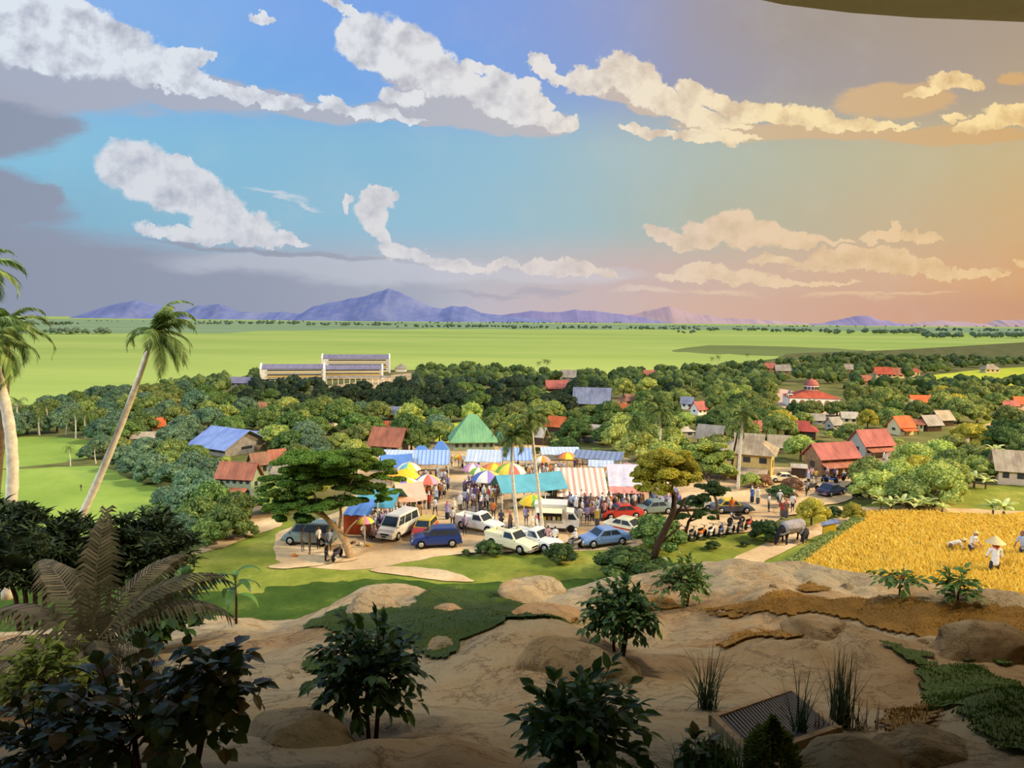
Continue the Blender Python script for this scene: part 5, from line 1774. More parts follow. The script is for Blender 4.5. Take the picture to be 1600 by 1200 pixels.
def figure(kind, voxel=0.045, hands=False, hat=None, trous=3):
    """joints for one pose, facing -Y; 1.65 m tall"""
    caps, ells = [], []
    SK, HR, SH, TR, SC_, SO, CP = range(7)
    walk = .16 if kind in ('walk', 'walkw') else 0.0
    if kind in ('man', 'walk', 'mancap', 'carry'):
        hip, sh, hd = .88, 1.36, 1.55
        for s, o in ((-1, walk), (1, -walk)):
            caps += [((s * .09, 0, hip), (s * .10, -o * .6, .46), .085, .06, TR), ((s * .10, -o * .6, .46), (s * .10, -o * 1.0 + (.06 if o < 0 else 0), .08), .058, .042, TR), ((s * .10, -o + .02, .04), (s * .11, -o - .13, .03), .04, .035, SO)]
            if kind == 'carry' and s > 0:
                e, w = (s * .24, -.06, 1.12), (s * .17, -.28, 1.14)
            else:
                e, w = (s * .25, o * .7 + .02, 1.10), (s * .24, o * 1.2 - .06, .86)
            caps += [((s * .185, 0, sh), e, .055, .045, SH), (e, w, .042, .03, SK)]
            hands_at = w
            ells.append(((w[0], w[1] - .02, w[2] - .05), (.03, .035, .055), SK))
        caps += [((0, 0, hip), (0, 0, 1.12), .13, .135, SH), ((0, 0, 1.12), (0, 0, 1.32), .14, .13, SH), ((-.13, 0, sh - .01), (.13, 0, sh - .01), .075, .075, SH), ((0, 0, 1.38), (0, 0, 1.48), .05, .05, SK)]
        ells += [((0, -.01, hd), (.078, .092, .112), SK), ((0, .025, hd + .035), (.085, .088, .095), HR if kind != 'mancap' else CP), ((0, -.105, hd - .01), (.014, .022, .024), SK)]
    elif kind in ('woman', 'walkw'):
        sh, hd = 1.28, 1.47
        caps += [((0, 0, .82), (0, walk * .3, .12), .17, .21, TR), ((0, 0, .62), (0, 0, 1.0), .20, .15, SH), ((0, 0, 1.0), (0, 0, 1.22), .14, .125, SH), ((-.11, 0, sh - .03), (.11, 0, sh - .03), .07, .07, SH), ((0, .01, 1.22), (0, .0, 1.42), .13, .09, SC_)]
        for s in (-1, 1):
            e, w = (s * .22, .01, 1.04), (s * .18, -.14 * (1 if s > 0 else .5), .86)
            caps += [((s * .165, 0, sh - .03), e, .055, .05, SH), (e, w, .048, .04, SH)]
            ells.append(((w[0], w[1] - .03, w[2] - .03), (.03, .035, .045), SK))
            caps.append(((s * .07, -.06, .05), (s * .08, -.17, .03), .045, .035, SO))
        ells += [((0, -.035, hd), (.07, .075, .1), SK), ((0, .015, hd + .01), (.1, .1, .125), SC_), ((0, -.11, hd - .01), (.012, .018, .02), SK)]
    elif kind == 'sit':
        sh, hd = .72, .92
        for s in (-1, 1):
            caps += [((s * .1, 0, .16), (s * .2, -.36, .24), .1, .075, TR), ((s * .2, -.36, .24), (s * .06, -.42, .07), .07, .05, TR)]
            e, w = (s * .25, -.08, .52), (s * .14, -.3, .42)
            caps += [((s * .17, 0, sh), e, .055, .045, SH), (e, w, .042, .032, SK)]
            ells.append(((w[0], w[1] - .03, w[2]), (.03, .05, .03), SK))
        caps += [((0, 0, .16), (0, -.02, .5), .16, .14, SH), ((0, -.02, .5), (0, -.02, .68), .14, .125, SH), ((-.12, 0, sh), (.12, 0, sh), .07, .07, SH), ((0, 0, .72), (0, -.02, .84), .1, .07, SC_)]
        ells += [((0, -.05, hd), (.075, .085, .11), SK), ((0, -.005, hd + .02), (.095, .095, .115), SC_)]
    elif kind == 'ride':
        sh, hd = 1.22, 1.42
        for s in (-1, 1):
            caps += [((s * .1, .05, .78), (s * .17, -.34, .72), .095, .07, TR), ((s * .17, -.34, .72), (s * .15, -.2, .3), .065, .05, TR), ((s * .15, -.18, .28), (s * .15, -.32, .26), .045, .035, SO)]
            e, w = (s * .27, -.2, 1.02), (s * .27, -.46, 1.0)
            caps += [((s * .18, 0, sh), e, .055, .045, SH), (e, w, .042, .032, SK)]
            ells.append(((w[0], w[1] - .03, w[2]), (.03, .05, .03), SK))
        caps += [((0, .05, .8), (0, .02, 1.0), .14, .14, SH), ((0, .02, 1.0), (0, 0, 1.18), .14, .13, SH), ((-.12, 0, sh - .01), (.12, 0, sh - .01), .075, .075, SH), ((0, 0, 1.24), (0, -.02, 1.34), .05, .05, SK)]
        ells += [((0, -.03, hd), (.078, .09, .11), SK), ((0, 0, hd + .035), (.1, .11, .1), CP)]
    return merge_body('person_' + kind, caps, ells, voxel, PM)


PERSON = {k: figure(k) for k in ('man', 'walk', 'mancap', 'carry', 'woman', 'walkw', 'sit', 'ride')}
CLOTH = {'white': (232, 228, 220), 'cream': (226, 212, 180), 'pale blue': (176, 190, 214), 'lavender': (170, 156, 196), 'grey': (150, 148, 150), 'dark': (66, 62, 70), 'brown': (124, 92, 72), 'pink': (222, 168, 162), 'red': (184, 70, 54),
         'orange': (218, 122, 50), 'yellow': (216, 178, 70), 'green': (98, 130, 92), 'purple': (108, 82, 140), 'blue': (78, 104, 160)}
CW = ['white'] * 7 + ['cream'] * 3 + ['pale blue'] * 2 + ['lavender'] * 2 + ['grey'] * 2 + ['dark'] * 3 + ['brown'] * 3 + ['pink'] * 2 + ['red', 'orange', 'yellow', 'green', 'purple', 'blue']


def PS(py):
    return float(np.interp(py, [690, 720, 740, 770, 800, 840, 880], [11, 14, 17, 23.5, 29, 34, 38]))


PEOPLE = []


def person(px, py, pose, colr, face, label=None, group=None, hpx=None, z=None):
    p = pt(px, py, (-0.05 if z is None else z))
    s = mpp(p) * (hpx or PS(py)) / (1.65 if pose not in ('sit', 'ride') else 1.62)
    if pose == 'sit':
        s = mpp(p) * PS(py) / 1.6
    o = bpy.data.objects.new('person', PERSON[pose])
    link(o)
    o.location, o.scale, o.rotation_euler = p, (s, s, s), (0, 0, face)
    c = CLOTH[colr]
    j = random.uniform(.88, 1.05)
    o.color = tuple(min(1, v * j) for v in lin(c)[:3]) + (1,)
    if label:
        tag(o, label, 'person', group)
    else:
        PEOPLE.append((o, pose, colr, px, py))
    return o


GSQ = -0.05


def crowd(poly, n, zone, seed, avoid=(), dark=0.0):
    rng = random.Random(seed)
    xs, ys = [p[0] for p in poly], [p[1] for p in poly]
    got = []
    tries = 0
    while len(got) < n and tries < 6000:
        tries += 1
        x, y = rng.uniform(min(xs), max(xs)), rng.uniform(min(ys), max(ys))
        if not inside(x, y, poly) or any(inside(x, y, a) for a in avoid):
            continue
        if any(((x - a) / (PS(y) * .26)) ** 2 + ((y - b) / (PS(y) * .12)) ** 2 < 1 for a, b in got):
            continue
        got.append((x, y))
    for (x, y) in got:
        pose = rng.choice(['man', 'man', 'walk', 'mancap', 'woman', 'woman', 'walkw', 'carry'])
        c = rng.choice(CW) if rng.random() > dark else rng.choice(['dark', 'brown', 'grey', 'white', 'purple'])
        o = person(x, y, pose, c, rng.uniform(0, 6.28))
        ZONE[o.name] = zone


ZONE = {}
CROWDS = [
    ([(646, 748), (700, 742), (704, 762), (694, 782), (664, 796), (640, 792), (640, 765)], 50, 'near the striped umbrellas left of the square', 1, .1),
    ([(724, 772), (735, 758), (800, 754), (776, 790), (752, 806), (724, 800)], 58, 'in the dense crowd left of the teal tarpaulin', 2, .45),
    ([(786, 738), (860, 728), (884, 738), (850, 750), (790, 752)], 34, 'behind the big teal tarpaulin', 3, .2),
    ([(868, 790), (1000, 788), (1004, 800), (950, 814), (905, 812)], 46, 'before the striped awning and food truck', 4, .2),
    ([(1004, 784), (1062, 782), (1062, 797), (1006, 799)], 16, 'behind the parked taxis', 5, .2),
    ([(700, 718), (760, 722), (745, 733), (702, 732)], 14, 'at the head of the market by the green hall', 6, .2),
    ([(588, 822), (650, 804), (648, 822), (604, 834), (584, 842)], 20, 'under the teal and pink tarpaulins', 7, .2),
    ([(1256, 748), (1352, 736), (1352, 742), (1300, 752), (1258, 756)], 18, 'in front of the long red shop house', 8, .2),
    ([(900, 728), (960, 736), (940, 744), (895, 738)], 10, 'by the dark corrugated market roofs', 9, .3),
    ([(1360, 722), (1395, 716), (1396, 722), (1365, 728)], 6, 'in front of the second shop house', 10, .2),
]
for poly, n, zone, sd, dk in CROWDS:
    crowd(poly, n, zone, sd, (), dk)
for (x, y, pose, c, f, lb) in [
        (680, 806, 'walk', 'white', 2.6, 'person in white walking alone across the middle of the square'),
        (699, 810, 'woman', 'lavender', 3.2, 'woman in a long lavender dress and pale scarf at the square centre'),
        (707, 824, 'man', 'white', 3.1, 'person in a white shirt with back turned beside the white pickup'),
        (719, 796, 'walkw', 'white', 0.4, 'woman in a long white dress at the edge of the dense crowd'),
        (709, 806, 'walkw', 'cream', .2, 'woman in cream with a white scarf near the lavender dress'),
        (649, 824, 'man', 'purple', .3, 'person in purple standing at the rear of the white van'),
        (647, 806, 'woman', 'white', .2, 'woman in white beside the pink tarpaulin corner'),
        (670, 794, 'woman', 'red', .1, 'woman in a long rust red dress by the left stalls'),
        (726, 836, 'mancap', 'lavender', .5, 'person in lavender leaning at the open side of the white pickup'),
        (771, 812, 'man', 'orange', 3.0, 'person in bright orange near the teal tarpaulin pole'),
        (783, 828, 'man', 'dark', 3.1, 'person in dark clothes behind the white pickup front'),
        (797, 828, 'woman', 'brown', 1.2, 'woman in brown near the table under the teal tarpaulin'),
        (822, 822, 'man', 'lavender', .3, 'person in a lavender shirt at the back of the food truck'),
        (832, 838, 'woman', 'cream', 1.4, 'woman in cream robes walking left of the food truck'),
        (838, 836, 'woman', 'white', 1.4, 'woman in white robes walking just behind the cream one'),
        (856, 856, 'man', 'pink', 3.3, 'person in a pink shirt with back turned below the food truck'),
        (867, 857, 'man', 'white', 3.0, 'person in a white shirt beside the pink-shirted one'),
        (906, 822, 'walk', 'white', 2.9, 'person in white shirt and dark trousers right of the food truck'),
        (917, 820, 'man', 'lavender', 3.1, 'person in mauve shirt at the front of the awning crowd'),
        (925, 817, 'walk', 'pink', 2.8, 'person in pink in front of the awning crowd'),
        (933, 820, 'woman', 'yellow', 3.1, 'woman in a long yellow dress in front of the awning crowd'),
        (944, 812, 'man', 'pink', 3.0, 'person in a rose shirt next to the red saloon'),
        (1175, 784, 'woman', 'blue', .2, 'woman in dark blue with white scarf on the verge right of the dark taxi'),
        (1184, 786, 'woman', 'cream', .2, 'woman in cream beside the dark blue one on the verge'),
        (1201, 800, 'man', 'white', .8, 'person in a white shirt standing on the road before the buffalo'),
        (1222, 806, 'woman', 'red', 2.8, 'woman in red walking on the road above the buffalo'),
        (1228, 808, 'woman', 'brown', 2.8, 'woman in brown walking beside the red one'),
        (1238, 800, 'walk', 'white', 2.9, 'person in white walking on the road above the yellowish tree'),
        (1143, 806, 'man', 'orange', .1, 'person in an orange vest beside the dark taxi'),
        (498, 858, 'man', 'white', 1.0, 'person in white standing beside the grey-green van'),
        (514, 862, 'man', 'pale blue', .4, 'person in pale blue with white cap behind the rain tree trunk'),
        (473, 862, 'carry', 'grey', 1.2, 'person in grey bending over goods beside the grey-green van'),
        (484, 866, 'carry', 'brown', 5.2, 'person in brown beside the one bending over goods'),
        (568, 838, 'sit', 'white', .6, 'person in white sitting on the ground among goods under the umbrella'),
        (586, 842, 'sit', 'pink', 5.6, 'person in pink sitting on the ground left of the white van'),
        (597, 832, 'man', 'lavender', .6, 'person in lavender standing behind the seated pink one'),
        (127, 768, 'walk', 'dark', 1.5, 'tiny dark figure alone in the bright rice field'),
        (1394, 744, 'man', 'white', 0, 'person in white on the road in front of the grey van'),
        (1399, 746, 'man', 'cream', 0, 'person in cream on the road in front of the grey van'),
        (1408, 728, 'walk', 'brown', 0, 'person in brown near the yellow bus'),
        (1260, 775, 'walk', 'grey', 0, 'person in grey crossing the road below the shop house')]:
    person(x, y, pose, c, f, lb, hpx=(12 if x < 200 else None))


# ------------------------------------------------------------------ farmers in the ripe rice: closer, so with fingers, faces and hats
M_STRAW = mat_plain('straw', (224, 196, 140), 0.85, 0.1, var=0.15, vscale=30)
M_PINKSC = mat_plain('pink_cloth', (206, 110, 96), 0.85, 0.1, var=0.1, vscale=20)
M_CLOTHS = {c: mat_plain('cloth_' + c.replace(' ', '_'), CLOTH[c], 0.85, 0.1, var=0.12, vscale=14) for c in ('white', 'grey', 'dark', 'pale blue', 'cream', 'brown')}


def farmer(px, py, hpx, pose, face, top, low, label, hat):
    p = pt(px, py, -0.05)
    s = mpp(p) * hpx / 1.6
    SK, HR, SH, TR, SO = range(5)
    caps, ells = [], []
    lean = {'stand': 0.05, 'bend': 1.25, 'stoop': .25}[pose]
    hip = Vector((0, .05, .86))
    up = Vector((0, -math.sin(lean), math.cos(lean)))
    chest, sh = hip + up * .30, hip + up * .48
    neck = hip + up * .60
    hd = neck + (up * .8 + Vector((0, -.35, .1))).normalized() * .13
    for sx in (-1, 1):
        k = Vector((sx * .11, -.05, .46))
        a = Vector((sx * .11, .04, .07))
        caps += [(hip + Vector((sx * .09, 0, 0)), k, .09, .062, TR), (k, a, .06, .043, TR), (a, a + Vector((sx * .02, -.15, -.03)), .042, .035, SO)]
        S = sh + Vector((sx * .18, 0, 0))
        if pose == 'bend':
            E, W = S + Vector((sx * .05, -.12, -.24)), S + Vector((sx * .0, -.30, -.42))
        else:
            E, W = S + Vector((sx * .07, -.05, -.25)), S + Vector((-sx * .02, -.26, -.34))
        caps += [(S, E, .058, .046, SH), (E, W, .042, .028, SK)]
        d = (W - E).normalized()
        palm_ = W + d * .05
        caps.append((W, W + d * .075, .03, .034, SK))
        side = d.cross(Vector((0, 0, 1))).normalized()
        for fi in range(4):
            o = side * (fi - 1.5) * .021
            L = (.062, .075, .07, .052)[fi]
            b = W + d * .095 + o
            m = b + d * L * .5 + Vector((0, 0, -.012))
            caps += [(b, m, .0105, .0095, SK), (m, m + (d + Vector((0, 0, -.7))).normalized() * L * .5, .0095, .008, SK)]
        caps.append((W + d * .03 + side * sx * .03, W + d * .075 + side * sx * .062 + Vector((0, 0, -.01)), .012, .009, SK))
    caps += [(hip, chest, .135, .135, SH), (chest, sh, .14, .12, SH), (sh - Vector((.13, 0, 0)) + up * .01, sh + Vector((.13, 0, 0)) + up * .01, .075, .075, SH), (sh + up * .04, neck + up * .04, .055, .052, SK)]
    ells += [(hd, (.078, .094, .112), SK), (hd + Vector((0, .022, .03)), (.083, .088, .094), HR), (hd + Vector((0, -.1, -.012)), (.015, .022, .026), SK), (hd + Vector((0, -.07, -.075)), (.04, .03, .035), SK)]
    for sx in (-1, 1):
        ells.append((hd + Vector((sx * .082, .0, -.01)), (.014, .022, .03), SK))
    caps = [(tuple(a), tuple(b), ra, rb, m) for a, b, ra, rb, m in caps]
    ells = [(tuple(c), r, m) for c, r, m in ells]
    me = merge_body('person', caps, ells, .014, [M_SKIN, M_HAIR, M_CLOTHS[top], M_CLOTHS[low], M_SHOE], 2)
    o = bpy.data.objects.new('person', me)
    link(o)
    o.location, o.scale, o.rotation_euler = p, (s, s, s), (0, 0, face)
    tag(o, label, 'person')
    for sx in (-1, 1):
        mb = MB()
        V = [(v[0] * .012 + hd.x + sx * .03, v[1] * .008 + hd.y - .088, v[2] * .009 + hd.z + .012) for v in ICO1[0]]
        mb.add(V, [tuple(f) for f in ICO1[1]], True)
        mb.build('eye', M_HAIR, o)
    mb = MB()
    mb.tube([hd + Vector((-.022, -.088, -.055)), hd + Vector((0, -.096, -.058)), hd + Vector((.022, -.088, -.055))], .006, 5)
    mb.build('mouth', M_PINKSC, o)
    c = hd + Vector((0, .0, .06))
    mb = MB()
    if hat == 'cone':
        mb.lathe([(.34, -.06), (.33, -.05), (.2, .06), (.08, .16), (.01, .21)], 24, c)
        mb.build('straw_hat', M_STRAW, o)
        mb = MB()
        mb.tube([hd + Vector((-.1, 0, -.02)), hd + Vector((-.06, .09, -.12)), hd + Vector((0, .13, -.22)), hd + Vector((.06, .09, -.12)), hd + Vector((.1, 0, -.02))], [.03, .05, .06, .05, .03], 8)
        mb.build('scarf', M_PINKSC, o)
    elif hat == 'cloth':
        V = [(v[0] * .11 + hd.x, v[1] * .115 + hd.y + .015, v[2] * .105 + hd.z + .045) for v in ICO2[0]]
        mb.add(V, [tuple(f) for f in ICO2[1]], True)
        mb.build('headcloth', M_STRAW, o)
        mb = MB()
        mb.lathe([(.135, -.015), (.15, -.03), (.12, .01)], 18, hd + Vector((0, -.02, .07)))
        mb.build('brim', M_STRAW, o)
    return o


farmer(1484, 874, 46, 'bend', R(80), 'cream', 'brown', 'farmer in cream bending low to cut rice, leftmost of the harvesters', 'cloth')
farmer(1517, 878, 48, 'stoop', R(20), 'white', 'dark', 'farmer in a pale shirt and cloth cap standing second from the left in the rice', 'cloth')
farmer(1551, 914, 68, 'stand', R(170), 'white', 'dark', 'farmer in a broad straw hat and pink scarf seen from behind, front of the harvesters', 'cone')
farmer(1597, 884, 54, 'stoop', R(-70), 'pale blue', 'dark', 'bare-headed farmer in a pale blue shirt at the right photo edge', None)


# ------------------------------------------------------------------ water buffalo and calf
M_BUFF = mat_plain('buffalo_hide', (150, 144, 144), 0.75, 0.2, var=0.25, vscale=3, bump=0.3, bscale=12)
M_BUFFH = mat_plain('buffalo_dark_hide', (40, 36, 38), 0.75, 0.2, var=0.2, vscale=3)
M_HORN = mat_plain('horn', (150, 138, 118), 0.6, 0.3, var=0.15, vscale=10)


def buffalo(px, py, lpx, face, label, calf=False):
    p = pt(px, py, -0.06)
    s = mpp(p) * lpx / 2.1
    # faces -X; shoulder height about 1.3
    caps = [((.75, 0, .98), (.3, 0, .92), .34, .38, 0), ((.3, 0, .92), (-.35, 0, .95), .40, .37, 0), ((-.35, 0, .98), (-.72, 0, .86), .33, .2, 1), ((-.72, 0, .86), (-1.0, 0, .52), .19, .15, 1),
            ((-1.0, 0, .5), (-1.12, 0, .2), .15, .1, 1), ((-1.1, 0, .2), (-1.16, 0, .12), .1, .085, 1)]
    for sy in (-1, 1):
        fx = -.42 + sy * .07
        caps += [((fx, sy * .2, .72), (fx - .02, sy * .2, .4), .13, .075, 1), ((fx - .02, sy * .2, .4), (fx, sy * .2, .1), .065, .05, 1), ((fx, sy * .2, .08), (fx - .04, sy * .2, .05), .065, .06, 1)]
        bx = .72 + sy * .09
        caps += [((bx, sy * .2, .8), (bx - .06, sy * .21, .55), .2, .11, 0), ((bx - .06, sy * .21, .55), (bx + .1, sy * .21, .36), .09, .065, 1), ((bx + .1, sy * .21, .36), (bx + .06, sy * .21, .1), .06, .05, 1), ((bx + .06, sy * .21, .08), (bx + .02, sy * .21, .05), .065, .06, 1)]
    caps.append(((1.08, 0, 1.1), (1.16, .02, .8), .035, .025, 1))
    caps.append(((1.16, .02, .8), (1.14, .03, .5), .022, .035, 1))
    ells = [((-1.0, .2, .58), (.04, .12, .06), 1), ((-1.0, -.2, .58), (.04, .12, .06), 1), ((.05, 0, .72), (.5, .3, .22), 0)]
    me = merge_body('water_buffalo', caps, ells, .035, [M_BUFF if not calf else M_BUFFH, M_BUFFH], 3)
    nm = 'buffalo_calf' if calf else 'water_buffalo'
    o = bpy.data.objects.new(nm, me)
    link(o)
    o.location, o.scale, o.rotation_euler = p, (s, s, s), (0, 0, face)
    tag(o, label, 'buffalo')
    if not calf:
        for sy in (-1, 1):
            mb = MB()
            mb.tube([(-.95, sy * .12, .62), (-.92, sy * .32, .70), (-.74, sy * .46, .80), (-.56, sy * .44, .86)], [.06, .05, .035, .012], 7)
            mb.build('horn', M_HORN, o)
    return o


buffalo(1234, 848, 58, R(28), 'grey water buffalo grazing head down on the lawn beside the footpath')
buffalo(1257, 846, 30, R(60), 'small dark buffalo calf standing behind its grazing mother', True)

# ------------------------------------------------------------------ vehicles
M_GLASS = mat_plain('car_glass', (44, 52, 58), 0.12, 0.6, var=0.1)
M_TYRE = mat_plain('tyre', (30, 29, 28), 0.85, 0.1, var=0.1)
M_HUB = mat_plain('wheel_hub', (168, 166, 160), 0.4, 0.5, 0.4, var=0.1)
M_LAMP = mat_plain('headlamp', (226, 224, 214), 0.2, 0.6, var=0.03)
M_TAIL = mat_plain('tail_lamp', (170, 40, 32), 0.3, 0.5, var=0.05)
M_BUMP = mat_plain('bumper', (120, 118, 114), 0.5, 0.4, var=0.1)
M_PLATE = mat_plain('number_plate', (34, 34, 36), 0.5, 0.3, var=0)


def paint(name, rgb):
    return mat_plain('paint_' + name, rgb, 0.28, 0.5, var=0.05)


PAINT = dict(white=paint('white', (226, 222, 208)), blue=paint('deep_blue', (36, 56, 116)), lightblue=paint('powder_blue', (112, 138, 178)), yellow=paint('yellow', (212, 186, 52)), red=paint('red', (186, 60, 44)), greygreen=paint('grey_green', (118, 134, 126)),
             silver=paint('silver', (178, 172, 160)), dark=paint('slate', (72, 82, 96)), cream=paint('cream', (232, 220, 178)), olive=paint('olive_yellow', (172, 170, 70)), grey=paint('grey', (118, 118, 120)), navy=paint('navy', (46, 56, 84)), bus=paint('bus_yellow', (214, 164, 34)))

CAR = dict(
    sedan=dict(L=4.3, W=1.66, belt=.84, top=1.36, hood=.80, nose=.62, tail=.80, cab=(.95, -1.45), roof=(.35, -.9), wheel=.31, wb=(1.32, -1.28)),
    hatch=dict(L=3.9, W=1.66, belt=.92, top=1.52, hood=.90, nose=.66, tail=.92, cab=(1.0, -1.93), roof=(.35, -1.55), wheel=.31, wb=(1.22, -1.22)),
    van=dict(L=4.5, W=1.74, belt=1.05, top=1.92, hood=1.02, nose=.72, tail=1.05, cab=(1.65, -2.22), roof=(1.0, -2.1), wheel=.33, wb=(1.45, -1.35)),
    pickup=dict(L=4.5, W=1.68, belt=.95, top=1.56, hood=.92, nose=.70, tail=.95, cab=(.95, -.45), roof=(.42, -.32), wheel=.34, wb=(1.4, -1.4), bed=True),
    bus=dict(L=5.6, W=2.0, belt=1.25, top=2.35, hood=1.2, nose=.85, tail=1.25, cab=(1.55, -2.78), roof=(1.35, -2.72), wheel=.42, wb=(1.75, -1.6)))


def car(px, py, heading, kind, body, label, top=None, k=1.0, cat='car', stripe=None, name=None, group=None):
    c = CAR[kind]
    p = pt(px, py, -0.04)
    p = p + Vector((0, .6, 0))
    kk = k * float(np.interp(py, [690, 720, 760, 810, 850], [.66, .74, .84, .94, 1.0]))
    root = empty(name or {'sedan': 'saloon_car', 'hatch': 'hatchback', 'van': 'van', 'pickup': 'pickup_truck', 'bus': 'bus'}[kind], p, R(heading))
    root.scale = (kk, kk, kk)
    tag(root, label, cat, group)
    L, W = c['L'] / 2, c['W'] / 2
    pm = PAINT[body]
    tm = PAINT[top] if top else pm
    # lower body: rounded sections along the length
    st = [(-L, c['tail'] - .14, .86, .34), (-L + .06, c['tail'], .93, .26), (-L + .5, c['tail'] + .01, .99, .22), (c['cab'][1] + .1, c['belt'], 1, .2), (0, c['belt'], 1, .2), (c['cab'][0], c['belt'], 1, .2), ((c['cab'][0] + L) / 2, (c['hood'] * .98 + c['nose']) / 2 + .06, .97, .2), (L - .18, c['nose'] + .05, .93, .22), (L - .02, c['nose'] - .06, .88, .3)]
    if c.get('bed'):
        st = [q for q in st if q[0] >= -.5] if False else st
    V, Fc = [], []
    for (x, zt, wf, zb) in st:
        w = W * wf
        sec = [(-w * .86, zb), (-w, zb + .14), (-w, zt - .2), (-w * .96, zt - .05), (-w * .84, zt), (w * .84, zt), (w * .96, zt - .05), (w, zt - .2), (w, zb + .14), (w * .86, zb)]
        V += [(x, y, z) for y, z in sec]
    n = 10
    for i in range(len(st) - 1):
        for j in range(n):
            Fc.append((i * n + j, i * n + (j + 1) % n, (i + 1) * n + (j + 1) % n, (i + 1) * n + j)[::-1])
    Fc += [tuple(range(n)), tuple(range(len(V) - 1, len(V) - n - 1, -1))]
    o = mesh_obj('body', V, Fc, pm, root, smooth=False)
    # cabin
    b, t = c['belt'] - .02, c['top']
    wb_, wt = W * .95, W * .80
    x0, x1, r0, r1 = c['cab'][0], c['cab'][1], c['roof'][0], c['roof'][1]
    V = [(x0, -wb_, b), (x0, wb_, b), (x1, wb_, b), (x1, -wb_, b)]
    V += [(r0, -wt, t - .07), (r0, wt, t - .07), (r1, wt, t - .07), (r1, -wt, t - .07)]
    V += [(r0 - .12, -wt * .88, t), (r0 - .12, wt * .88, t), (r1 + .12, wt * .88, t), (r1 + .12, -wt * .88, t)]
    mesh_obj('cabin', V, [(0, 1, 5, 4), (1, 2, 6, 5), (2, 3, 7, 6), (3, 0, 4, 7), (4, 5, 9, 8), (5, 6, 10, 9), (6, 7, 11, 10), (7, 4, 8, 11), (8, 9, 10, 11)], tm, root)

    def pane(q, u0, u1, v0, v1, nm='window'):
        a, bb, cc, d = [Vector(V[i]) for i in q]
        nn = (bb - a).cross(d - a).normalized() * .012

        def at(u, v):
            return (a.lerp(bb, u)).lerp(d.lerp(cc, u), v)
        P = [at(u0, v0), at(u1, v0), at(u1, v1), at(u0, v1)]
        mesh_obj(nm, [tuple(x + nn) for x in P] + [tuple(x - nn) for x in P], [(0, 1, 2, 3), (7, 6, 5, 4), (0, 4, 5, 1), (1, 5, 6, 2), (2, 6, 7, 3), (3, 7, 4, 0)], M_GLASS, root)
    pane((0, 1, 5, 4), .07, .93, .12, .93, 'windscreen')
    pane((2, 3, 7, 6), .08, .92, .15, .9, 'rear_window')
    cuts = {'sedan': [(.08, .5), (.54, .92)], 'hatch': [(.06, .36), (.39, .68), (.71, .95)], 'van': [(.06, .3), (.33, .62), (.65, .94)], 'pickup': [(.12, .88)], 'bus': [(.03, .2), (.22, .36), (.38, .52), (.54, .68), (.70, .84), (.86, .97)]}[kind]
    for (u0, u1) in cuts:
        pane((1, 2, 6, 5), u0, u1, .14, .9)
        pane((3, 0, 4, 7), 1 - u1, 1 - u0, .14, .9)
    for wx in c['wb']:
        for sy in (-1, 1):
            mb = MB()
            r = c['wheel']
            mb.lathe([(r * .7, -.1), (r * .96, -.1), (r, -.05), (r, .05), (r * .96, .1), (r * .7, .1)], 18, (wx, sy * (W - .07), r), 'Y')
            wh = mb.build('wheel', M_TYRE, root)
            mb = MB()
            mb.lathe([(r * .62, -.02), (r * .62, .02), (r * .3, .035), (.02, .04)] if sy > 0 else [(.02, -.04), (r * .3, -.035), (r * .62, -.02), (r * .62, .02)], 14, (wx, sy * (W + .02), r), 'Y')
            mb.build('hub', M_HUB, wh)
            mb = MB()
            mb.lathe([(r * 1.12, -.02), (r * 1.12, .02)], 18, (wx, sy * (W - .012), r * 1.02), 'Y')
            mb.build('wheel_arch', M_TYRE, root)
    for sy in (-1, 1):
        mb = MB()
        mb.box((L - .05, sy * W * .66, c['nose'] - .12), (.1, W * .36, .15))
        mb.build('headlight', M_LAMP, root)
        mb = MB()
        mb.box((-L + .02, sy * W * .68, c['tail'] - .25), (.08, W * .3, .18))
        mb.build('tail_light', M_TAIL, root)
        mb = MB()
        mb.box((x0 - .12, sy * (W + .07), c['belt'] + .06), (.08, .14, .11))
        mb.build('mirror', pm, root)
    mb = MB()
    mb.box((L - .03, 0, c['nose'] - .13), (.06, W * .9, .14))
    mb.build('grille', M_PLATE, root)
    for sx in (-1, 1):
        mb = MB()
        mb.box((sx * (L + .02), 0, .36), (.14, W * 1.86, .17))
        bm_ = mb.build('bumper', M_BUMP if kind in ('sedan', 'pickup', 'bus') else pm, root)
        mb = MB()
        mb.box((sx * (L + .1), 0, .42), (.02, .42, .11))
        mb.build('number_plate', M_PLATE, bm_)
    if stripe:
        for sy in (-1, 1):
            mb = MB()
            mb.box((0, sy * (W + .004), c['belt'] - .28), (c['L'] * .9, .02, .14))
            mb.build('side_stripe', PAINT[stripe], root)
    if c.get('bed'):
        mb = MB()
        for sy in (-1, 1):
            mb.box((-1.35, sy * (W - .06), c['belt'] + .1), (1.7, .08, .24))
        mb.box((-L + .06, 0, c['belt'] + .1), (.08, W * 1.9, .24))
        mb.build('load_bed', pm, root)
    return root


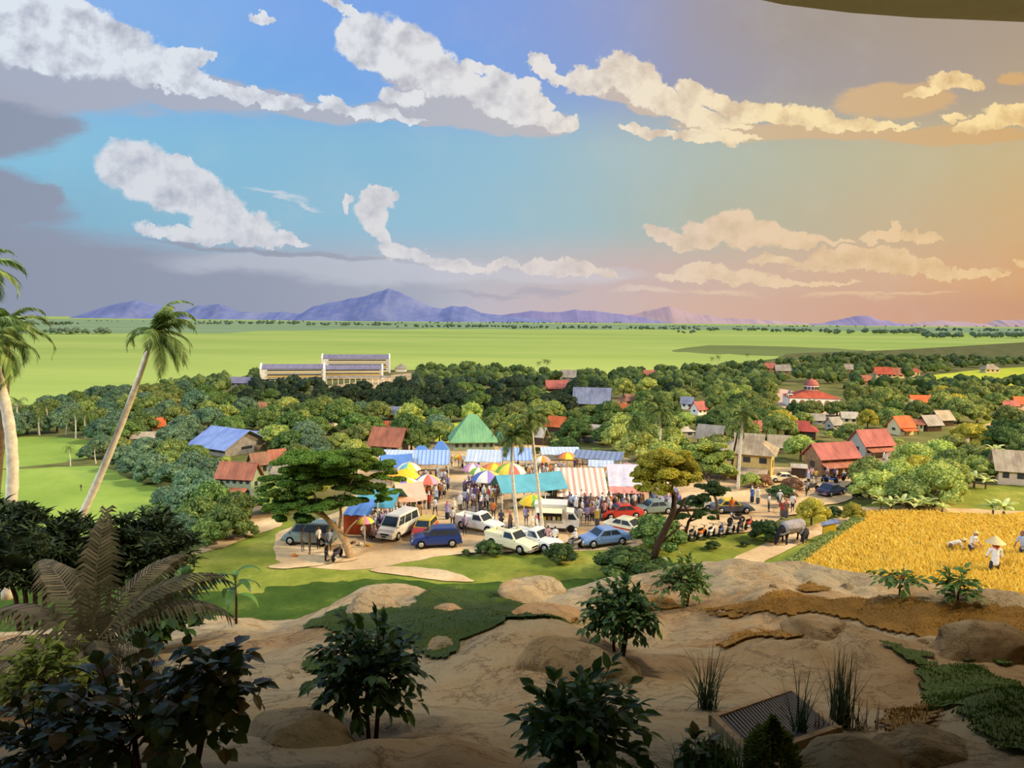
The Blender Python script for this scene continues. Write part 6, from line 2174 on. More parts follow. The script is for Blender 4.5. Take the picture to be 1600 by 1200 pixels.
car(481, 851, 174, 'van', 'greygreen', 'grey-green minivan parked side-on in the shade of the rain tree', k=.92)
car(621, 838, -112, 'van', 'white', 'white minivan facing the lane beside the left stalls')
car(662, 838, -100, 'hatch', 'red', 'small yellow-roofed red taxi half hidden behind the blue hatchback', top='yellow', k=.9)
car(680, 855, 190, 'hatch', 'blue', 'dark blue hatchback parked at the edge of the lawn')
car(749, 830, -32, 'pickup', 'white', 'white pickup truck facing out beside the dense crowd')
car(800, 860, -38, 'pickup', 'cream', 'cream pickup behind the front palm trunk, left of the lawn-edge pair')
car(837, 858, -36, 'pickup', 'white', 'white pickup behind the leaning palm trunk, right of the lawn-edge pair')
car(944, 853, 201, 'sedan', 'lightblue', 'powder blue saloon parked at the lawn edge')
car(971, 811, 192, 'sedan', 'red', 'red saloon parked below the striped awning')
car(983, 836, -38, 'sedan', 'cream', 'cream saloon with a red side stripe below the red one', stripe='red')
car(1022, 834, -38, 'sedan', 'olive', 'olive taxi with a yellow roof behind the leaning tree', top='yellow', k=.95)
car(1022, 804, 196, 'sedan', 'greygreen', 'grey-green old saloon behind the yellow-roofed taxi')
car(1086, 798, 184, 'sedan', 'silver', 'silver saloon half hidden by the dark low-branching tree')
car(1145, 802, 2, 'sedan', 'dark', 'slate taxi with a yellow roof parked on the far side of the road', top='yellow')
car(1226, 754, 176, 'sedan', 'cream', 'cream car under the large two-storey house', k=.9)
car(1303, 774, 32, 'sedan', 'navy', 'navy blue car driving up the road toward the shops')
car(1383, 740, 214, 'van', 'grey', 'grey van on the road below the second shop house', k=.92)
car(1417, 722, 205, 'bus', 'bus', 'yellow bus on the road beyond the grey van', cat='bus', k=.9)
car(1526, 676, 32, 'sedan', 'dark', 'dark car far up the dirt road')
car(1510, 685, 212, 'sedan', 'grey', 'grey car coming down the far dirt road')
car(408, 790, 5, 'sedan', 'white', 'white car on the lane behind the rain tree', k=.8)
car(484, 696, 10, 'sedan', 'white', 'white car in the clearing behind the rain tree, left one')
car(545, 693, 160, 'sedan', 'red', 'red car in the clearing behind the rain tree')
car(528, 697, 185, 'sedan', 'silver', 'silver car between the white and red cars of the clearing')
car(655, 676, 20, 'hatch', 'white', 'white hatchback first of the cars parked left of the green hall')
car(671, 680, 160, 'sedan', 'white', 'white saloon second of the cars parked left of the green hall')
car(681, 676, 40, 'van', 'silver', 'silver van last of the cars parked left of the green hall', k=.8)
car(1128, 676, 180, 'sedan', 'white', 'tiny white car behind the grey gabled house', k=.7)


def food_truck():
    p = pt(868, 832, -0.04) + Vector((0, .9, 0))
    root = empty('food_truck', p, R(-6))
    tag(root, 'white food truck with a raised side hatch serving the market', 'truck')
    k = 1.0
    mb = MB()
    mb.box((-.35, 0, 1.35), (2.7, 1.8, 1.9))
    mb.build('box_body', PAINT['white'], root)
    mb = MB()
    mb.box((-.35, 0, 2.36), (2.8, 1.9, .14))
    mb.build('roof', PAINT['white'], root)
    mb = MB()
    mb.box((-.45, -.905, 1.5), (2.1, .03, .9))
    mb.build('hatch_opening', M_PLATE, root)
    for i in range(5):
        mb = MB()
        mb.box((-1.25 + i * .4, -.93, 1.22), (.24, .05, .3))
        mb.build('goods_tray', [PAINT['red'], PAINT['yellow'], M_WOOD, PAINT['cream'], PAINT['olive']][i], root)
    mb = MB()
    mb.poly([(-1.55, -1.75, 1.92), (.65, -1.75, 1.92), (.65, -.9, 2.12), (-1.55, -.9, 2.12)], .05)
    mb.build('hatch_flap', PAINT['cream'], root)
    mb = MB()
    mb.box((-.45, -1.02, 1.02), (2.1, .22, .05))
    mb.build('counter', M_HUB, root)
    V = [(1.0, -.85, .5), (2.05, -.85, .5), (2.05, -.85, 1.1), (1.6, -.8, 1.75), (1.0, -.8, 1.8), (1.0, .85, .5), (2.05, .85, .5), (2.05, .85, 1.1), (1.6, .8, 1.75), (1.0, .8, 1.8)]
    mesh_obj('cab', V, [(0, 1, 2, 3, 4), (9, 8, 7, 6, 5), (1, 6, 7, 2), (2, 7, 8, 3), (3, 8, 9, 4), (0, 5, 6, 1), (4, 9, 5, 0)], PAINT['white'], root)
    mesh_obj('cab_window', [(1.15, -.86, 1.15), (1.85, -.86, 1.15), (1.55, -.83, 1.62), (1.15, -.83, 1.62)], [(0, 1, 2, 3)], M_GLASS, root)
    mesh_obj('windscreen', [(2.03, -.7, 1.16), (2.03, .7, 1.16), (1.64, .66, 1.7), (1.64, -.66, 1.7)], [(0, 1, 2, 3)], M_GLASS, root)
    for wx in (-1.1, 1.4):
        for sy in (-1, 1):
            mb = MB()
            mb.lathe([(.2, -.1), (.33, -.1), (.35, 0), (.33, .1), (.2, .1)], 16, (wx, sy * .8, .35), 'Y')
            mb.build('wheel', M_TYRE, root)
    mb = MB()
    mb.box((.1, 0, .45), (3.6, 1.5, .16))
    mb.build('chassis', M_PLATE, root)


food_truck()


# motorbikes
def motorbike_proto():
    root = empty('motorbike')
    for i, x in enumerate((-.6, .6)):
        mb = MB()
        mb.lathe([(.2, -.04), (.27, -.045), (.29, 0), (.27, .045), (.2, .04)], 16, (x, 0, .29), 'Y')
        w = mb.build('wheel', M_TYRE, root)
        mb = MB()
        mb.lathe([(.19, -.01), (.19, .01), (.05, .03)], 12, (x, 0, .29), 'Y')
        mb.build('hub', M_HUB, w)
    mb = MB()
    mb.tube([(.6, 0, .29), (.48, 0, .7), (.4, 0, .92)], .035, 6)
    mb.tube([(.34, -.3, .98), (.4, 0, .94), (.34, .3, .98)], .02, 6)
    mb.build('fork', M_BUMP, root)
    mb = MB()
    mb.tube([(.42, 0, .72), (.2, 0, .48), (-.2, 0, .5), (-.55, 0, .62)], [.09, .13, .15, .08], 8)
    mb.build('body', M_SHIRT, root)
    mb = MB()
    mb.tube([(.12, 0, .74), (-.2, 0, .74), (-.55, 0, .79)], [.08, .11, .08], 8)
    mb.build('seat', M_TYRE, root)
    mb = MB()
    mb.lathe([(.03, -.06), (.09, 0), (.08, .05), (.01, .07)], 10, (.48, 0, .86), 'X')
    mb.build('headlight', M_LAMP, root)
    mb = MB()
    mb.tube([(0, -.14, .3), (-.4, -.15, .3), (-.75, -.15, .36)], [.03, .045, .05], 7)
    mb.build('exhaust', M_HUB, root)
    mb = MB()
    mb.tube([(-.3, -.05, .5), (-.6, -.06, .29)], .03, 6)
    mb.tube([(0, .05, .35), (-.05, .28, .03)], .015, 5)
    mb.build('stand', M_BUMP, root)
    return root


BIKE = motorbike_proto()
_first = [True]


def bike(px, py, heading, colr, label, group=None, rider=None, rlabel=None):
    o = BIKE if _first[0] else copy_tree(BIKE)
    _first[0] = False
    p = pt(px, py, -0.04)
    s = mpp(p) * PS(py) / 1.66
    o.location, o.rotation_euler, o.scale = p, (0, 0, R(heading)), (s, s, s)
    for ch in o.children:
        if ch.name.startswith('body'):
            ch.color = lin(CLOTH[colr])
    tag(o, label, 'motorbike', group)
    if rider:
        r = person(px, py, 'ride', rider, R(heading + 90), rlabel)
        r.location = p - Vector((math.cos(R(heading)) * .1 * s, math.sin(R(heading)) * .1 * s, 0))
        r.scale = (s, s, s)
    return o


for i, (px, py, h, c) in enumerate([(1066, 844, 52, 'red'), (1081, 843, 58, 'grey'), (1096, 841, 50, 'orange'), (1111, 839, 56, 'white'), (1126, 837, 62, 'blue'), (1141, 834, 52, 'grey'), (1156, 830, 58, 'dark'), (1170, 826, 50, 'red')]):
    bike(px, py, h, c, '%s from the left in the row of parked motorbikes by the lawn' % ORD[i], 'motorbikes parked in a row by the lawn')
bike(1150, 818, 200, 'dark', 'motorbike parked behind the right end of the row')
bike(897, 858, 205, 'grey', 'motorbike being ridden past the powder blue saloon', None, 'white', 'rider in white on the motorbike beside the powder blue saloon')
bike(1269, 766, 190, 'dark', 'motorbike ridden up the middle of the road below the shop house', None, 'cream', 'rider in cream on the road below the shop house')
bike(1218, 790, 250, 'grey', 'motorbike ridden toward the market on the road', None, 'white', 'rider in white coming down the road near the verge')
bike(1240, 790, 60, 'red', 'motorbike on the road with a brown rider', None, 'brown', 'rider in brown on the road above the yellowish tree')
bike(1288, 752, 40, 'blue', 'motorbike at the front left of the shop house')
bike(1298, 754, 150, 'blue', 'blue motorbike second in front of the shop house')
bike(1312, 752, 20, 'red', 'red motorbike in front of the shop house middle')
bike(1258, 762, 170, 'grey', 'motorbike beside the cream car at the shop house end')
bike(1325, 748, 200, 'dark', 'dark motorbike at the right end of the shop house')
bike(510, 872, 100, 'dark', 'motorbike under the rain tree, left one', None)
bike(527, 874, 80, 'dark', 'motorbike beside the rain tree trunk')
bike(1410, 735, 40, 'grey', 'motorbike on the road between grey van and yellow bus')

# ------------------------------------------------------------------ market stalls, umbrellas
T_BLUE = mat_plain('tarp_blue', (92, 134, 196), 0.6, 0.3, var=0.14, vscale=1.2)
T_TEAL = mat_plain('tarp_teal', (92, 164, 178), 0.6, 0.3, var=0.12, vscale=1.0)
T_PINK = mat_plain('tarp_pink', (222, 172, 146), 0.6, 0.3, var=0.1, vscale=1.0)
T_LAV = mat_plain('tarp_lavender', (204, 196, 204), 0.6, 0.3, var=0.1, vscale=1.0)
T_ROSE = mat_plain('tarp_rose', (214, 140, 126), 0.6, 0.3, var=0.1, vscale=1.0)
T_ORANGE = mat_plain('tarp_orange', (206, 92, 48), 0.6, 0.3, var=0.14, vscale=1.5)
T_YEL = mat_plain('tarp_yellow', (232, 184, 40), 0.6, 0.3, var=0.1, vscale=1.0)
T_STRIPE = mat_stripes('awning_stripes', [(236, 222, 196), (196, 150, 132), (236, 222, 196), (206, 170, 150)], 0.9, 0, wear=.06)
T_CORR = mat_stripes('sheet_blue', [(150, 178, 220), (116, 146, 198), (166, 190, 226)], 2.2, 0, wear=.05)
T_PALES = mat_stripes('sheet_pale', [(186, 200, 214), (170, 186, 204), (196, 206, 216)], 2.2, 0, wear=.08)
T_GREYS = mat_stripes('sheet_grey', [(120, 136, 164), (104, 120, 150), (132, 146, 170)], 1.6, 0, wear=.12)
POLE = mat_plain('pole_white', (210, 202, 186), 0.6, 0.3, var=0.06)


def stall(px, py, wpx_, deep, yaw, style, mat, label, eave=1.12, rise=.5, name='market_stall', table=True, front=None, skirt=None, group=None):
    """a roofed stall: foot of its front edge at the spot; heights in person heights"""
    p = pt(px, py, -0.04)
    m = mpp(p)
    u = m * PS(py)                  # one person height
    w = wpx_ * m
    d = deep * u
    root = empty(name, p + Vector((0, d / 2, 0)), R(yaw))
    tag(root, label, 'stall', group)
    h, r = eave * u, rise * u
    x, y = w / 2, d / 2
    mb = MB()
    if style == 'lean':
        n = 6
        P = []
        for i in range(n + 1):
            t = i / n
            P += [(-x + w * t, -y * 1.1, h + .04 * u * math.sin(t * 14)), (-x + w * t, y, h + r)]
        mb.add(P + [(a, b, c - .05) for a, b, c in P], [(2 * i, 2 * i + 2, 2 * i + 3, 2 * i + 1) for i in range(n)] + [(2 * n + 2 + 2 * i + 1, 2 * n + 2 + 2 * i + 3, 2 * n + 2 + 2 * i + 2, 2 * n + 2 + 2 * i) for i in range(n)] + [(0, 2 * n + 2, 2 * n + 4, 2)])
    elif style == 'gable':
        for sy in (-1, 1):
            P = [(-x, sy * y * 1.08, h), (0, sy * y * 1.08, h - .06 * u), (x, sy * y * 1.08, h), (x, 0, h + r), (0, 0, h + r - .07 * u), (-x, 0, h + r)]
            V = P + [(a, b, c - .05) for a, b, c in P]
            mb.add(V, [(0, 1, 4, 5), (1, 2, 3, 4), (11, 10, 7, 6), (10, 9, 8, 7), (0, 6, 7, 1), (1, 7, 8, 2)])
    else:
        P = [(-x, -y, h), (x, -y, h), (x, y, h), (-x, y, h), (-x * .35, 0, h + r), (x * .35, 0, h + r)]
        V = P + [(a, b, c - .05) for a, b, c in P]
        mb.add(V, [(0, 1, 5, 4), (1, 2, 5), (2, 3, 4, 5), (3, 0, 4), (6, 10, 11, 7), (7, 11, 8), (8, 11, 10, 9), (9, 10, 6)])
    mb.build('roof', mat, root)
    nx = max(2, int(wpx_ / 34) + 1)
    for i in range(nx):
        for sy in (-1, 1):
            mb = MB()
            zz = h if sy < 0 or style != 'lean' else h + r
            mb.tube([(-x * .96 + 2 * x * .96 * i / (nx - 1), sy * y * .95, -.1), (-x * .96 + 2 * x * .96 * i / (nx - 1), sy * y * .95, zz)], .05, 6)
            mb.build('pole', POLE, root)
    if front is not None:
        mb = MB()
        V = []
        for i in range(9):
            t = i / 8
            V += [(-x + w * t, -y * 1.1, h), (-x + w * t, -y * 1.1 - .5 * u, h - .26 * u - .04 * u * math.sin(t * 20))]
        mb.add(V, [(2 * i, 2 * i + 1, 2 * i + 3, 2 * i + 2) for i in range(8)])
        mb.build('front_awning', front, root)
    if skirt is not None:
        mb = MB()
        V = []
        for i in range(13):
            t = i / 12
            V += [(-x + w * t, -y * 1.02 + .04 * math.sin(i * 2), .02), (-x + w * t, -y * 1.02 + .04 * math.sin(i * 2 + 1), h)]
        mb.add(V, [(2 * i, 2 * i + 2, 2 * i + 3, 2 * i + 1) for i in range(12)])
        mb.build('curtain', skirt, root)
    if table:
        mb = MB()
        mb.box((0, -y * .3, .48 * u), (w * .8, d * .3, .05 * u))
        for sx in (-1, 1):
            for sy in (-1, 1):
                mb.box((sx * w * .37, -y * .3 + sy * d * .12, .23 * u), (.05 * u, .05 * u, .46 * u))
        mb.build('counter', M_WOOD, root)
    return root


stall(616, 752, 50, 2.2, 14, 'gable', T_BLUE, 'stall under a bright blue tarpaulin right of the rain tree crown', 1.2, .8)
stall(622, 736, 60, 1.6, -3, 'lean', T_PALES, 'stall under a pale sheet roof behind the bright blue tarpaulin', 1.25, .5)
stall(673, 746, 56, 1.8, 3, 'lean', T_CORR, 'long stall under a blue striped sheet roof left of the market entrance', 1.15, .9)
stall(657, 728, 28, 1.4, 0, 'hip', T_BLUE, 'small blue hip-roofed stall behind the blue striped sheet roof', 1.3, .7)
stall(688, 722, 24, 1.4, 0, 'hip', T_BLUE, 'small blue pointed stall beside the green hall path', 1.3, .9)
stall(756, 741, 58, 1.7, -4, 'lean', T_PALES, 'stall under a pale blue sheet roof right of the market entrance', 1.15, .8)
stall(806, 738, 50, 1.7, 2, 'lean', T_CORR, 'blue striped sheet roof stall behind the two market palms', 1.15, .9)
stall(876, 728, 62, 1.6, 4, 'lean', T_PALES, 'stall under a pale sheet roof at the back of the market', 1.2, .5)
stall(936, 737, 78, 1.7, -17, 'lean', T_GREYS, 'long stall under a dark corrugated roof at the back right of the market', 1.2, .5)
stall(940, 748, 40, 1.2, -8, 'lean', T_PALES, 'short pale roofed stall in front of the dark corrugated one', 1.0, .35)
stall(826, 799, 112, 2.0, 20, 'gable', T_TEAL, 'large open stall under a long teal tarpaulin in the middle', 1.15, .75)
stall(908, 792, 80, 1.5, 2, 'lean', T_STRIPE, 'stall with a cream and rose striped awning behind the food truck', 1.0, .95, front=T_STRIPE)
stall(980, 791, 56, 1.9, -3, 'lean', T_LAV, 'stall with a pale lavender roof and rose front awning', 1.15, .9, front=T_ROSE)
stall(592, 822, 68, 1.8, -16, 'gable', T_TEAL, 'stall under a teal tarpaulin beside the rain tree', 1.0, .75)
stall(634, 812, 46, 1.8, 24, 'gable', T_PINK, 'stall under a faded pink tarpaulin behind the white minivan', 1.0, .75)
stall(560, 836, 42, 1.3, -8, 'lean', T_BLUE, 'low stall with light blue sheet and orange curtain behind the rain tree', .95, .45, skirt=T_ORANGE)
UC = {'y': (236, 208, 70), 'o': (232, 148, 60), 'p': (150, 128, 190), 'w': (236, 226, 204), 'b': (92, 112, 178), 'r': (212, 104, 84), 'g': (134, 176, 74), 't': (110, 176, 176), 'k': (222, 150, 170), 'Y': (238, 190, 40)}
UM = {k: mat_plain('umbrella_' + k, v, 0.6, 0.3, var=0.05) for k, v in UC.items()}


def umbrella(px, rim_y, wpx_, cols, label, hk=.42):
    foot = rim_y + PS(rim_y + 14) * 1.05
    p = pt(px, foot, -0.04)
    m = mpp(p)
    u = m * PS(foot)
    r = wpx_ * m / 2
    h = 1.12 * u
    root = empty('market_umbrella', p, random.uniform(0, 1))
    tag(root, label, 'umbrella', None)
    n = len(cols) * (8 // len(cols)) if len(cols) <= 8 else len(cols)
    n = max(n, 8)
    V, Fc, mi = [], [], []
    prof = [(0, 1.0), (.3, .92), (.62, .68), (.86, .34), (1.0, 0.0), (1.0, -.10)]
    sub = 2
    N = n * sub
    keys = sorted(set(cols))
    for (q, z) in prof:
        for k in range(N):
            a = 2 * math.pi * k / N
            rr = q * r * (1.0 if k % sub == 0 else .975)
            V.append((rr * math.cos(a), rr * math.sin(a), h + z * r * hk * 1.3 + (0.02 * r if k % sub else 0)))
    for i in range(len(prof) - 1):
        for k in range(N):
            Fc.append((i * N + k, (i + 1) * N + k, (i + 1) * N + (k + 1) % N, i * N + (k + 1) % N))
            mi.append(keys.index(cols[(k // sub) % len(cols)]))
    mesh_obj('canopy', V, Fc, [UM[k] for k in keys], root, mi)
    mb = MB()
    mb.tube([(0, 0, -.05), (0, 0, h + r * hk * 1.3 + .08 * u)], .03 * u, 6)
    mb.build('pole', POLE, root)
    mb = MB()
    for k in range(n):
        a = 2 * math.pi * k / n
        mb.tube([(0, 0, h + r * hk * .75), (r * .6 * math.cos(a), r * .6 * math.sin(a), h + .66 * r * hk * 1.2)], .008 * u + .006, 4, cap=False)
    mb.build('ribs', POLE, root)
    return root


for (px, ry, w, cols, lb) in [
        (639, 735, 38, 'yprwtywo', 'umbrella with many pale coloured wedges behind the yellow ones'),
        (634, 748, 44, 'YYyYYYyY', 'plain golden yellow umbrella left of the square'),
        (611, 750, 32, 'oYooYooY', 'orange and yellow umbrella at the edge of the rain tree'),
        (635, 763, 47, 'ypywypyw', 'yellow, purple and white wedge umbrella, frontmost on the left'),
        (668, 756, 41, 'roypwrky', 'red, orange and lilac umbrella right of the frontmost left one'),
        (719, 717, 24, 'oyYoyowy', 'small orange and yellow umbrella at the market entrance'),
        (736, 714, 20, 'YoYYoYYo', 'little golden umbrella behind the market entrance one'),
        (739, 736, 34, 'pkwpkwpk', 'pink and lilac umbrella on the right side of the square'),
        (748, 741, 30, 'gygygwgy', 'green and lime umbrella between the lilac ones'),
        (772, 737, 42, 'oyYroyor', 'orange and red umbrella behind the big purple and yellow one'),
        (797, 740, 50, 'ryogyrwy', 'wide red, yellow and lime umbrella behind the front palm'),
        (761, 752, 50, 'ypybwpyb', 'big yellow, purple and blue umbrella, frontmost on the right'),
        (847, 721, 27, 'worywoky', 'cream and orange umbrella behind the leaning palm'),
        (886, 716, 30, 'oyoroyor', 'orange and yellow umbrella at the back near dark roofs'),
        (957, 739, 35, 'wtyowtyw', 'white, teal and yellow umbrella right of the round green tree'),
        (979, 733, 28, 'krkgkrkg', 'pink and green umbrella beside the yellow-green tree crown'),
        (832, 789, 44, 'YgYyYgYy', 'yellow and lime umbrella under the teal tarpaulin edge'),
        (570, 819, 30, 'kykrykyr', 'pink and yellow umbrella over the goods left of the minivan')]:
    umbrella(px, ry, w, cols, lb)

# goods on the ground, tables
for i, (px, py, w, c, lb) in enumerate([(563, 851, 14, 'cream', 'heap of pale goods spread on the ground left of the white minivan'), (576, 852, 12, 'yellow', 'small yellowish goods pile on the ground near the white minivan'), (552, 848, 12, 'brown', 'brown goods pile by the rain tree trunk'), (460, 868, 12, 'orange', 'orange basket heap beside the grey-green minivan')]):
    p = pt(px, py, -.04)
    s = mpp(p) * w / 2
    root = empty('goods_pile', p)
    tag(root, lb, 'goods')
    rng = random.Random(i)
    for k in range(7):
        mb = MB()
        r = s * rng.uniform(.2, .34)
        V = [(v[0] * r * 1.2 + rng.uniform(-.0, .0), v[1] * r, v[2] * r * .8 + r * .5) for v in ICO1[0]]
        a, q = k * 2.4, s * .65 * math.sqrt(k / 7)
        V = [(x + q * math.cos(a), y + q * math.sin(a), z) for x, y, z in V]
        mb.add(V, [tuple(f) for f in ICO1[1]], True)
        mb.build('sack', mat_plain('goods_' + c, CLOTH[c], .8, .1, var=.2, vscale=8), root)


# yellow banner with little roof by the rice, dykes
def banner():
    p = pt(1285, 842, -.05)
    s = mpp(p)
    root = empty('banner_sign', p, R(-12))
    tag(root, 'tilted yellow cloth banner on a pole under a small grey roof beside the rice', 'banner')
    mb = MB()
    mb.tube([(0, 0, -.1), (0, 0, 27 * s)], .7 * s, 6)
    mb.build('pole', M_WOOD, root)
    mesh_obj('cloth', [(0, -.03, 5 * s), (9 * s, -.08, 8 * s), (19 * s, -.02, 11 * s), (19 * s, -.02, 27 * s), (9 * s, -.1, 25 * s), (0, -.03, 22 * s)], [(0, 1, 4, 5), (1, 2, 3, 4)], T_YEL, root)
    mb = MB()
    mb.poly([(-3 * s, -4 * s, 22 * s), (22 * s, -4 * s, 29 * s), (21 * s, 5 * s, 32 * s), (-3 * s, 5 * s, 25 * s)], .08)
    mb.build('roof', ROOFS['bluegrey'], root)


banner()

# ------------------------------------------------------------------ ripe rice crop, hedge bund
def rice_crop():
    rng = np.random.default_rng(12)
    pix = [(1352, 803), (1420, 803), (1520, 809), (1720, 816), (1720, 1010), (1215, 1010), (1262, 880), (1300, 845)]
    # standing crop: tufts of blades, thicker toward the hill
    P = []
    while len(P) < 15000:
        n = 4000
        px, py = rng.uniform(1210, 1640, n), 804 + 150 * rng.uniform(0, 1, n) ** 1.1
        for x, y in zip(px, py):
            if inside(x, y, pix):
                P.append(pt(x, y, 0.0))
    P = np.array([tuple(q) for q in P[:15000]])
    nb = 4
    C = np.repeat(P, nb, 0)
    n = len(C)
    a = rng.uniform(0, 6.28, n)
    h = rng.uniform(.6, 1.0, n) * np.interp(C[:, 1], [40, 50, 64], [1.75, 1.5, .7]) * np.interp(C[:, 0] / C[:, 1], [.42, .56], [.45, 1.0])
    out = np.stack([np.cos(a), np.sin(a), np.zeros(n)], 1)
    sd = np.stack([-np.sin(a), np.cos(a), np.zeros(n)], 1) * .045
    b = C + rng.normal(0, .12, (n, 3)) * np.array([1, 1, 0])
    m = b + out * .08 + np.array([0, 0, 1]) * (h * .7)[:, None]
    e = b + out * .3 + np.array([0, 0, 1]) * (h * rng.uniform(.7, 1.0, n))[:, None]
    V = np.stack([b - sd * .6, b + sd * .6, m + sd, e, m - sd], 1).reshape(-1, 3)
    i = np.arange(n) * 5
    Fc = np.stack([i, i + 1, i + 2, i + 4], 1).tolist() + np.stack([i + 4, i + 2, i + 3], 1).tolist()
    o = mesh_obj('rice_crop', V, Fc, mat_foliage('ripe_rice', (214, 172, 48), (234, 200, 72), (244, 218, 108), .35, hue=0.0))
    tag(o, 'ripe golden rice standing in the field at the foot of the hill', 'rice', kind='stuff')
    # bed of the crop
    pts_ = [pt(x, y, .38) for x, y in [(1352, 804), (1420, 803), (1520, 808), (1720, 816), (1720, 1010), (1215, 1010), (1262, 882), (1300, 846)]]
    mb = MB()
    mb.poly([tuple(q) for q in pts_][::-1], .7)
    mb.build('ground_rice_bed', M_GOLD)['kind'] = 'structure'


rice_crop()
rng = np.random.default_rng(31)
Vs, Fs, k = [], [], 0
for i in range(150):
    t = i / 149
    px, py = 1342 - 108 * t + rng.uniform(-3, 3), 812 + 72 * t + rng.uniform(-1.5, 1.5)
    p = pt(px, py, .25)
    r = .45 * rng.uniform(.7, 1.1)
    N = rng.normal(0, 1, (90, 3))
    N /= np.linalg.norm(N, axis=1)[:, None]
    N[:, 2] = np.abs(N[:, 2])
    V, Fq = leaf_quads(np.array(p) + N * r, N + np.array([0, 0, .6]), .13, rng, .5, .35)
    Vs.append(V)
    Fs += (Fq + k).tolist()
    k += len(V)
tag(mesh_obj('bund_grass', np.concatenate(Vs), Fs, G_OLIVE), 'overgrown green bund along the left edge of the ripe rice', 'grass', kind='stuff')

# ------------------------------------------------------------------ boulders on the hill
M_ROCK = [mat_hill('rock_tan', (1.05, 1.0, .95)), mat_hill('rock_grey', (.80, .80, .78)), mat_hill('rock_pink', (1.12, .96, .86))]


def boulder(px, py, hw, hh, mat, label, seed, flat=.75, name='boulder'):
    c = hill_hit(px, py)
    s = mpp(c)
    rng = np.random.default_rng(seed)
    V = ICO3[0].copy()
    import bmesh
    me = bpy.data.meshes.new('t')
    bm = bmesh.new()
    bmesh.ops.create_icosphere(bm, subdivisions=5, radius=1)
    W = np.array([v.co[:] for v in bm.verts])
    Fq = [[v.index for v in f.verts] for f in bm.faces]
    bm.free()
    o1, o2 = seed * 3.1, seed * 1.7
    d = fbm(W[:, 0] * 1.1 + o1 + W[:, 2], W[:, 1] * 1.1 + o2 - W[:, 2] * .6, seed, 3) * .30 + fbm(W[:, 0] * 3 + o1, W[:, 1] * 3 + W[:, 2] * 3, seed + 4, 4) * .09
    W = W * (1 + d)[:, None]
    for q in range(5):         # a few flattened faces
        nn = rng.normal(0, 1, 3)
        nn[2] = abs(nn[2]) * .7
        nn /= np.linalg.norm(nn)
        t = W @ nn - rng.uniform(.68, .85)
        W = W - np.where(t > 0, t, 0)[:, None] * nn * .75
    W[:, :2] *= (1 + .35 * np.clip(.3 - W[:, 2:3], 0, 1))
    W = W * np.array([hw * s, hw * s * flat, hh * s])
    o = mesh_obj(name, W, Fq, mat, smooth=True)
    o.location = c + Vector((0, hw * s * .2, -hh * s * (.3 if hw > 12 else .1)))
    o.rotation_euler = (rng.uniform(-.1, .1), rng.uniform(-.1, .1), rng.uniform(-.5, .5))
    tag(o, label, 'rock')
    return o


boulder(580, 955, 50, 36, M_ROCK[0], 'tan boulder with pinkish gravel at its foot beside the left end of the green turf', 1)
boulder(836, 935, 64, 44, M_ROCK[0], 'wide tan boulder with two humps behind the green turf', 2)
boulder(700, 958, 30, 15, M_ROCK[2], 'small pinkish rock lying in the middle of the green turf', 3)
boulder(688, 1008, 36, 18, M_ROCK[1], 'flat brown-grey rock at the lower edge of the green turf', 4)
boulder(845, 962, 54, 11, M_ROCK[2], 'long low rock slab below the two-humped boulder', 5)
boulder(880, 1040, 104, 44, M_ROCK[1], 'broad dark grey rock hump in the middle of the hill', 6)
boulder(1552, 1020, 88, 62, M_ROCK[1], 'grey pointed rock above the right turf patch', 7)
boulder(1285, 985, 52, 26, M_ROCK[0], 'tan pointed rock at the edge of the brown turf', 8)
boulder(1340, 1212, 118, 44, M_ROCK[1], 'big rounded dark rock at the bottom right of the drain', 9)
boulder(450, 1160, 84, 44, M_ROCK[1], 'dark slanting rock left of the three-stemmed shrub', 10)
boulder(1460, 1190, 90, 30, M_ROCK[1], 'brown rock in front of the right green turf', 13)
for i, (px, py, w) in enumerate([(1210, 918, 8), (1325, 918, 9), (1128, 961, 9), (1238, 985, 10), (1255, 986, 9), (1445, 1004, 9), (462, 1052, 7), (453, 1060, 6)]):
    boulder(px, py, w, w * .7, M_ROCK[1], ['small dark stone on the bright rock behind the brown turf', 'small stone right of the dark turf scrap', 'small dark stone at the left end of the brown turf', 'first of two round dark stones below the brown turf', 'second of two round dark stones below the brown turf', 'small dark stone at the lower edge of the brown turf', 'larger of two dark clods on the left dirt slope', 'smaller of two dark clods on the left dirt slope'][i], 20 + i, 1, 'stone')
for i, (px, py) in enumerate([(636, 958), (655, 962), (742, 944), (766, 932), (750, 938), (722, 968), (618, 972), (790, 950)]):
    boulder(px, py, 3.2, 2.6, mat_plain('white_stone', (226, 222, 206), .7, .2), 'small white pebble lying on the green turf', 40 + i, 1, 'pebble')['group'] = 'white pebbles on the green turf'


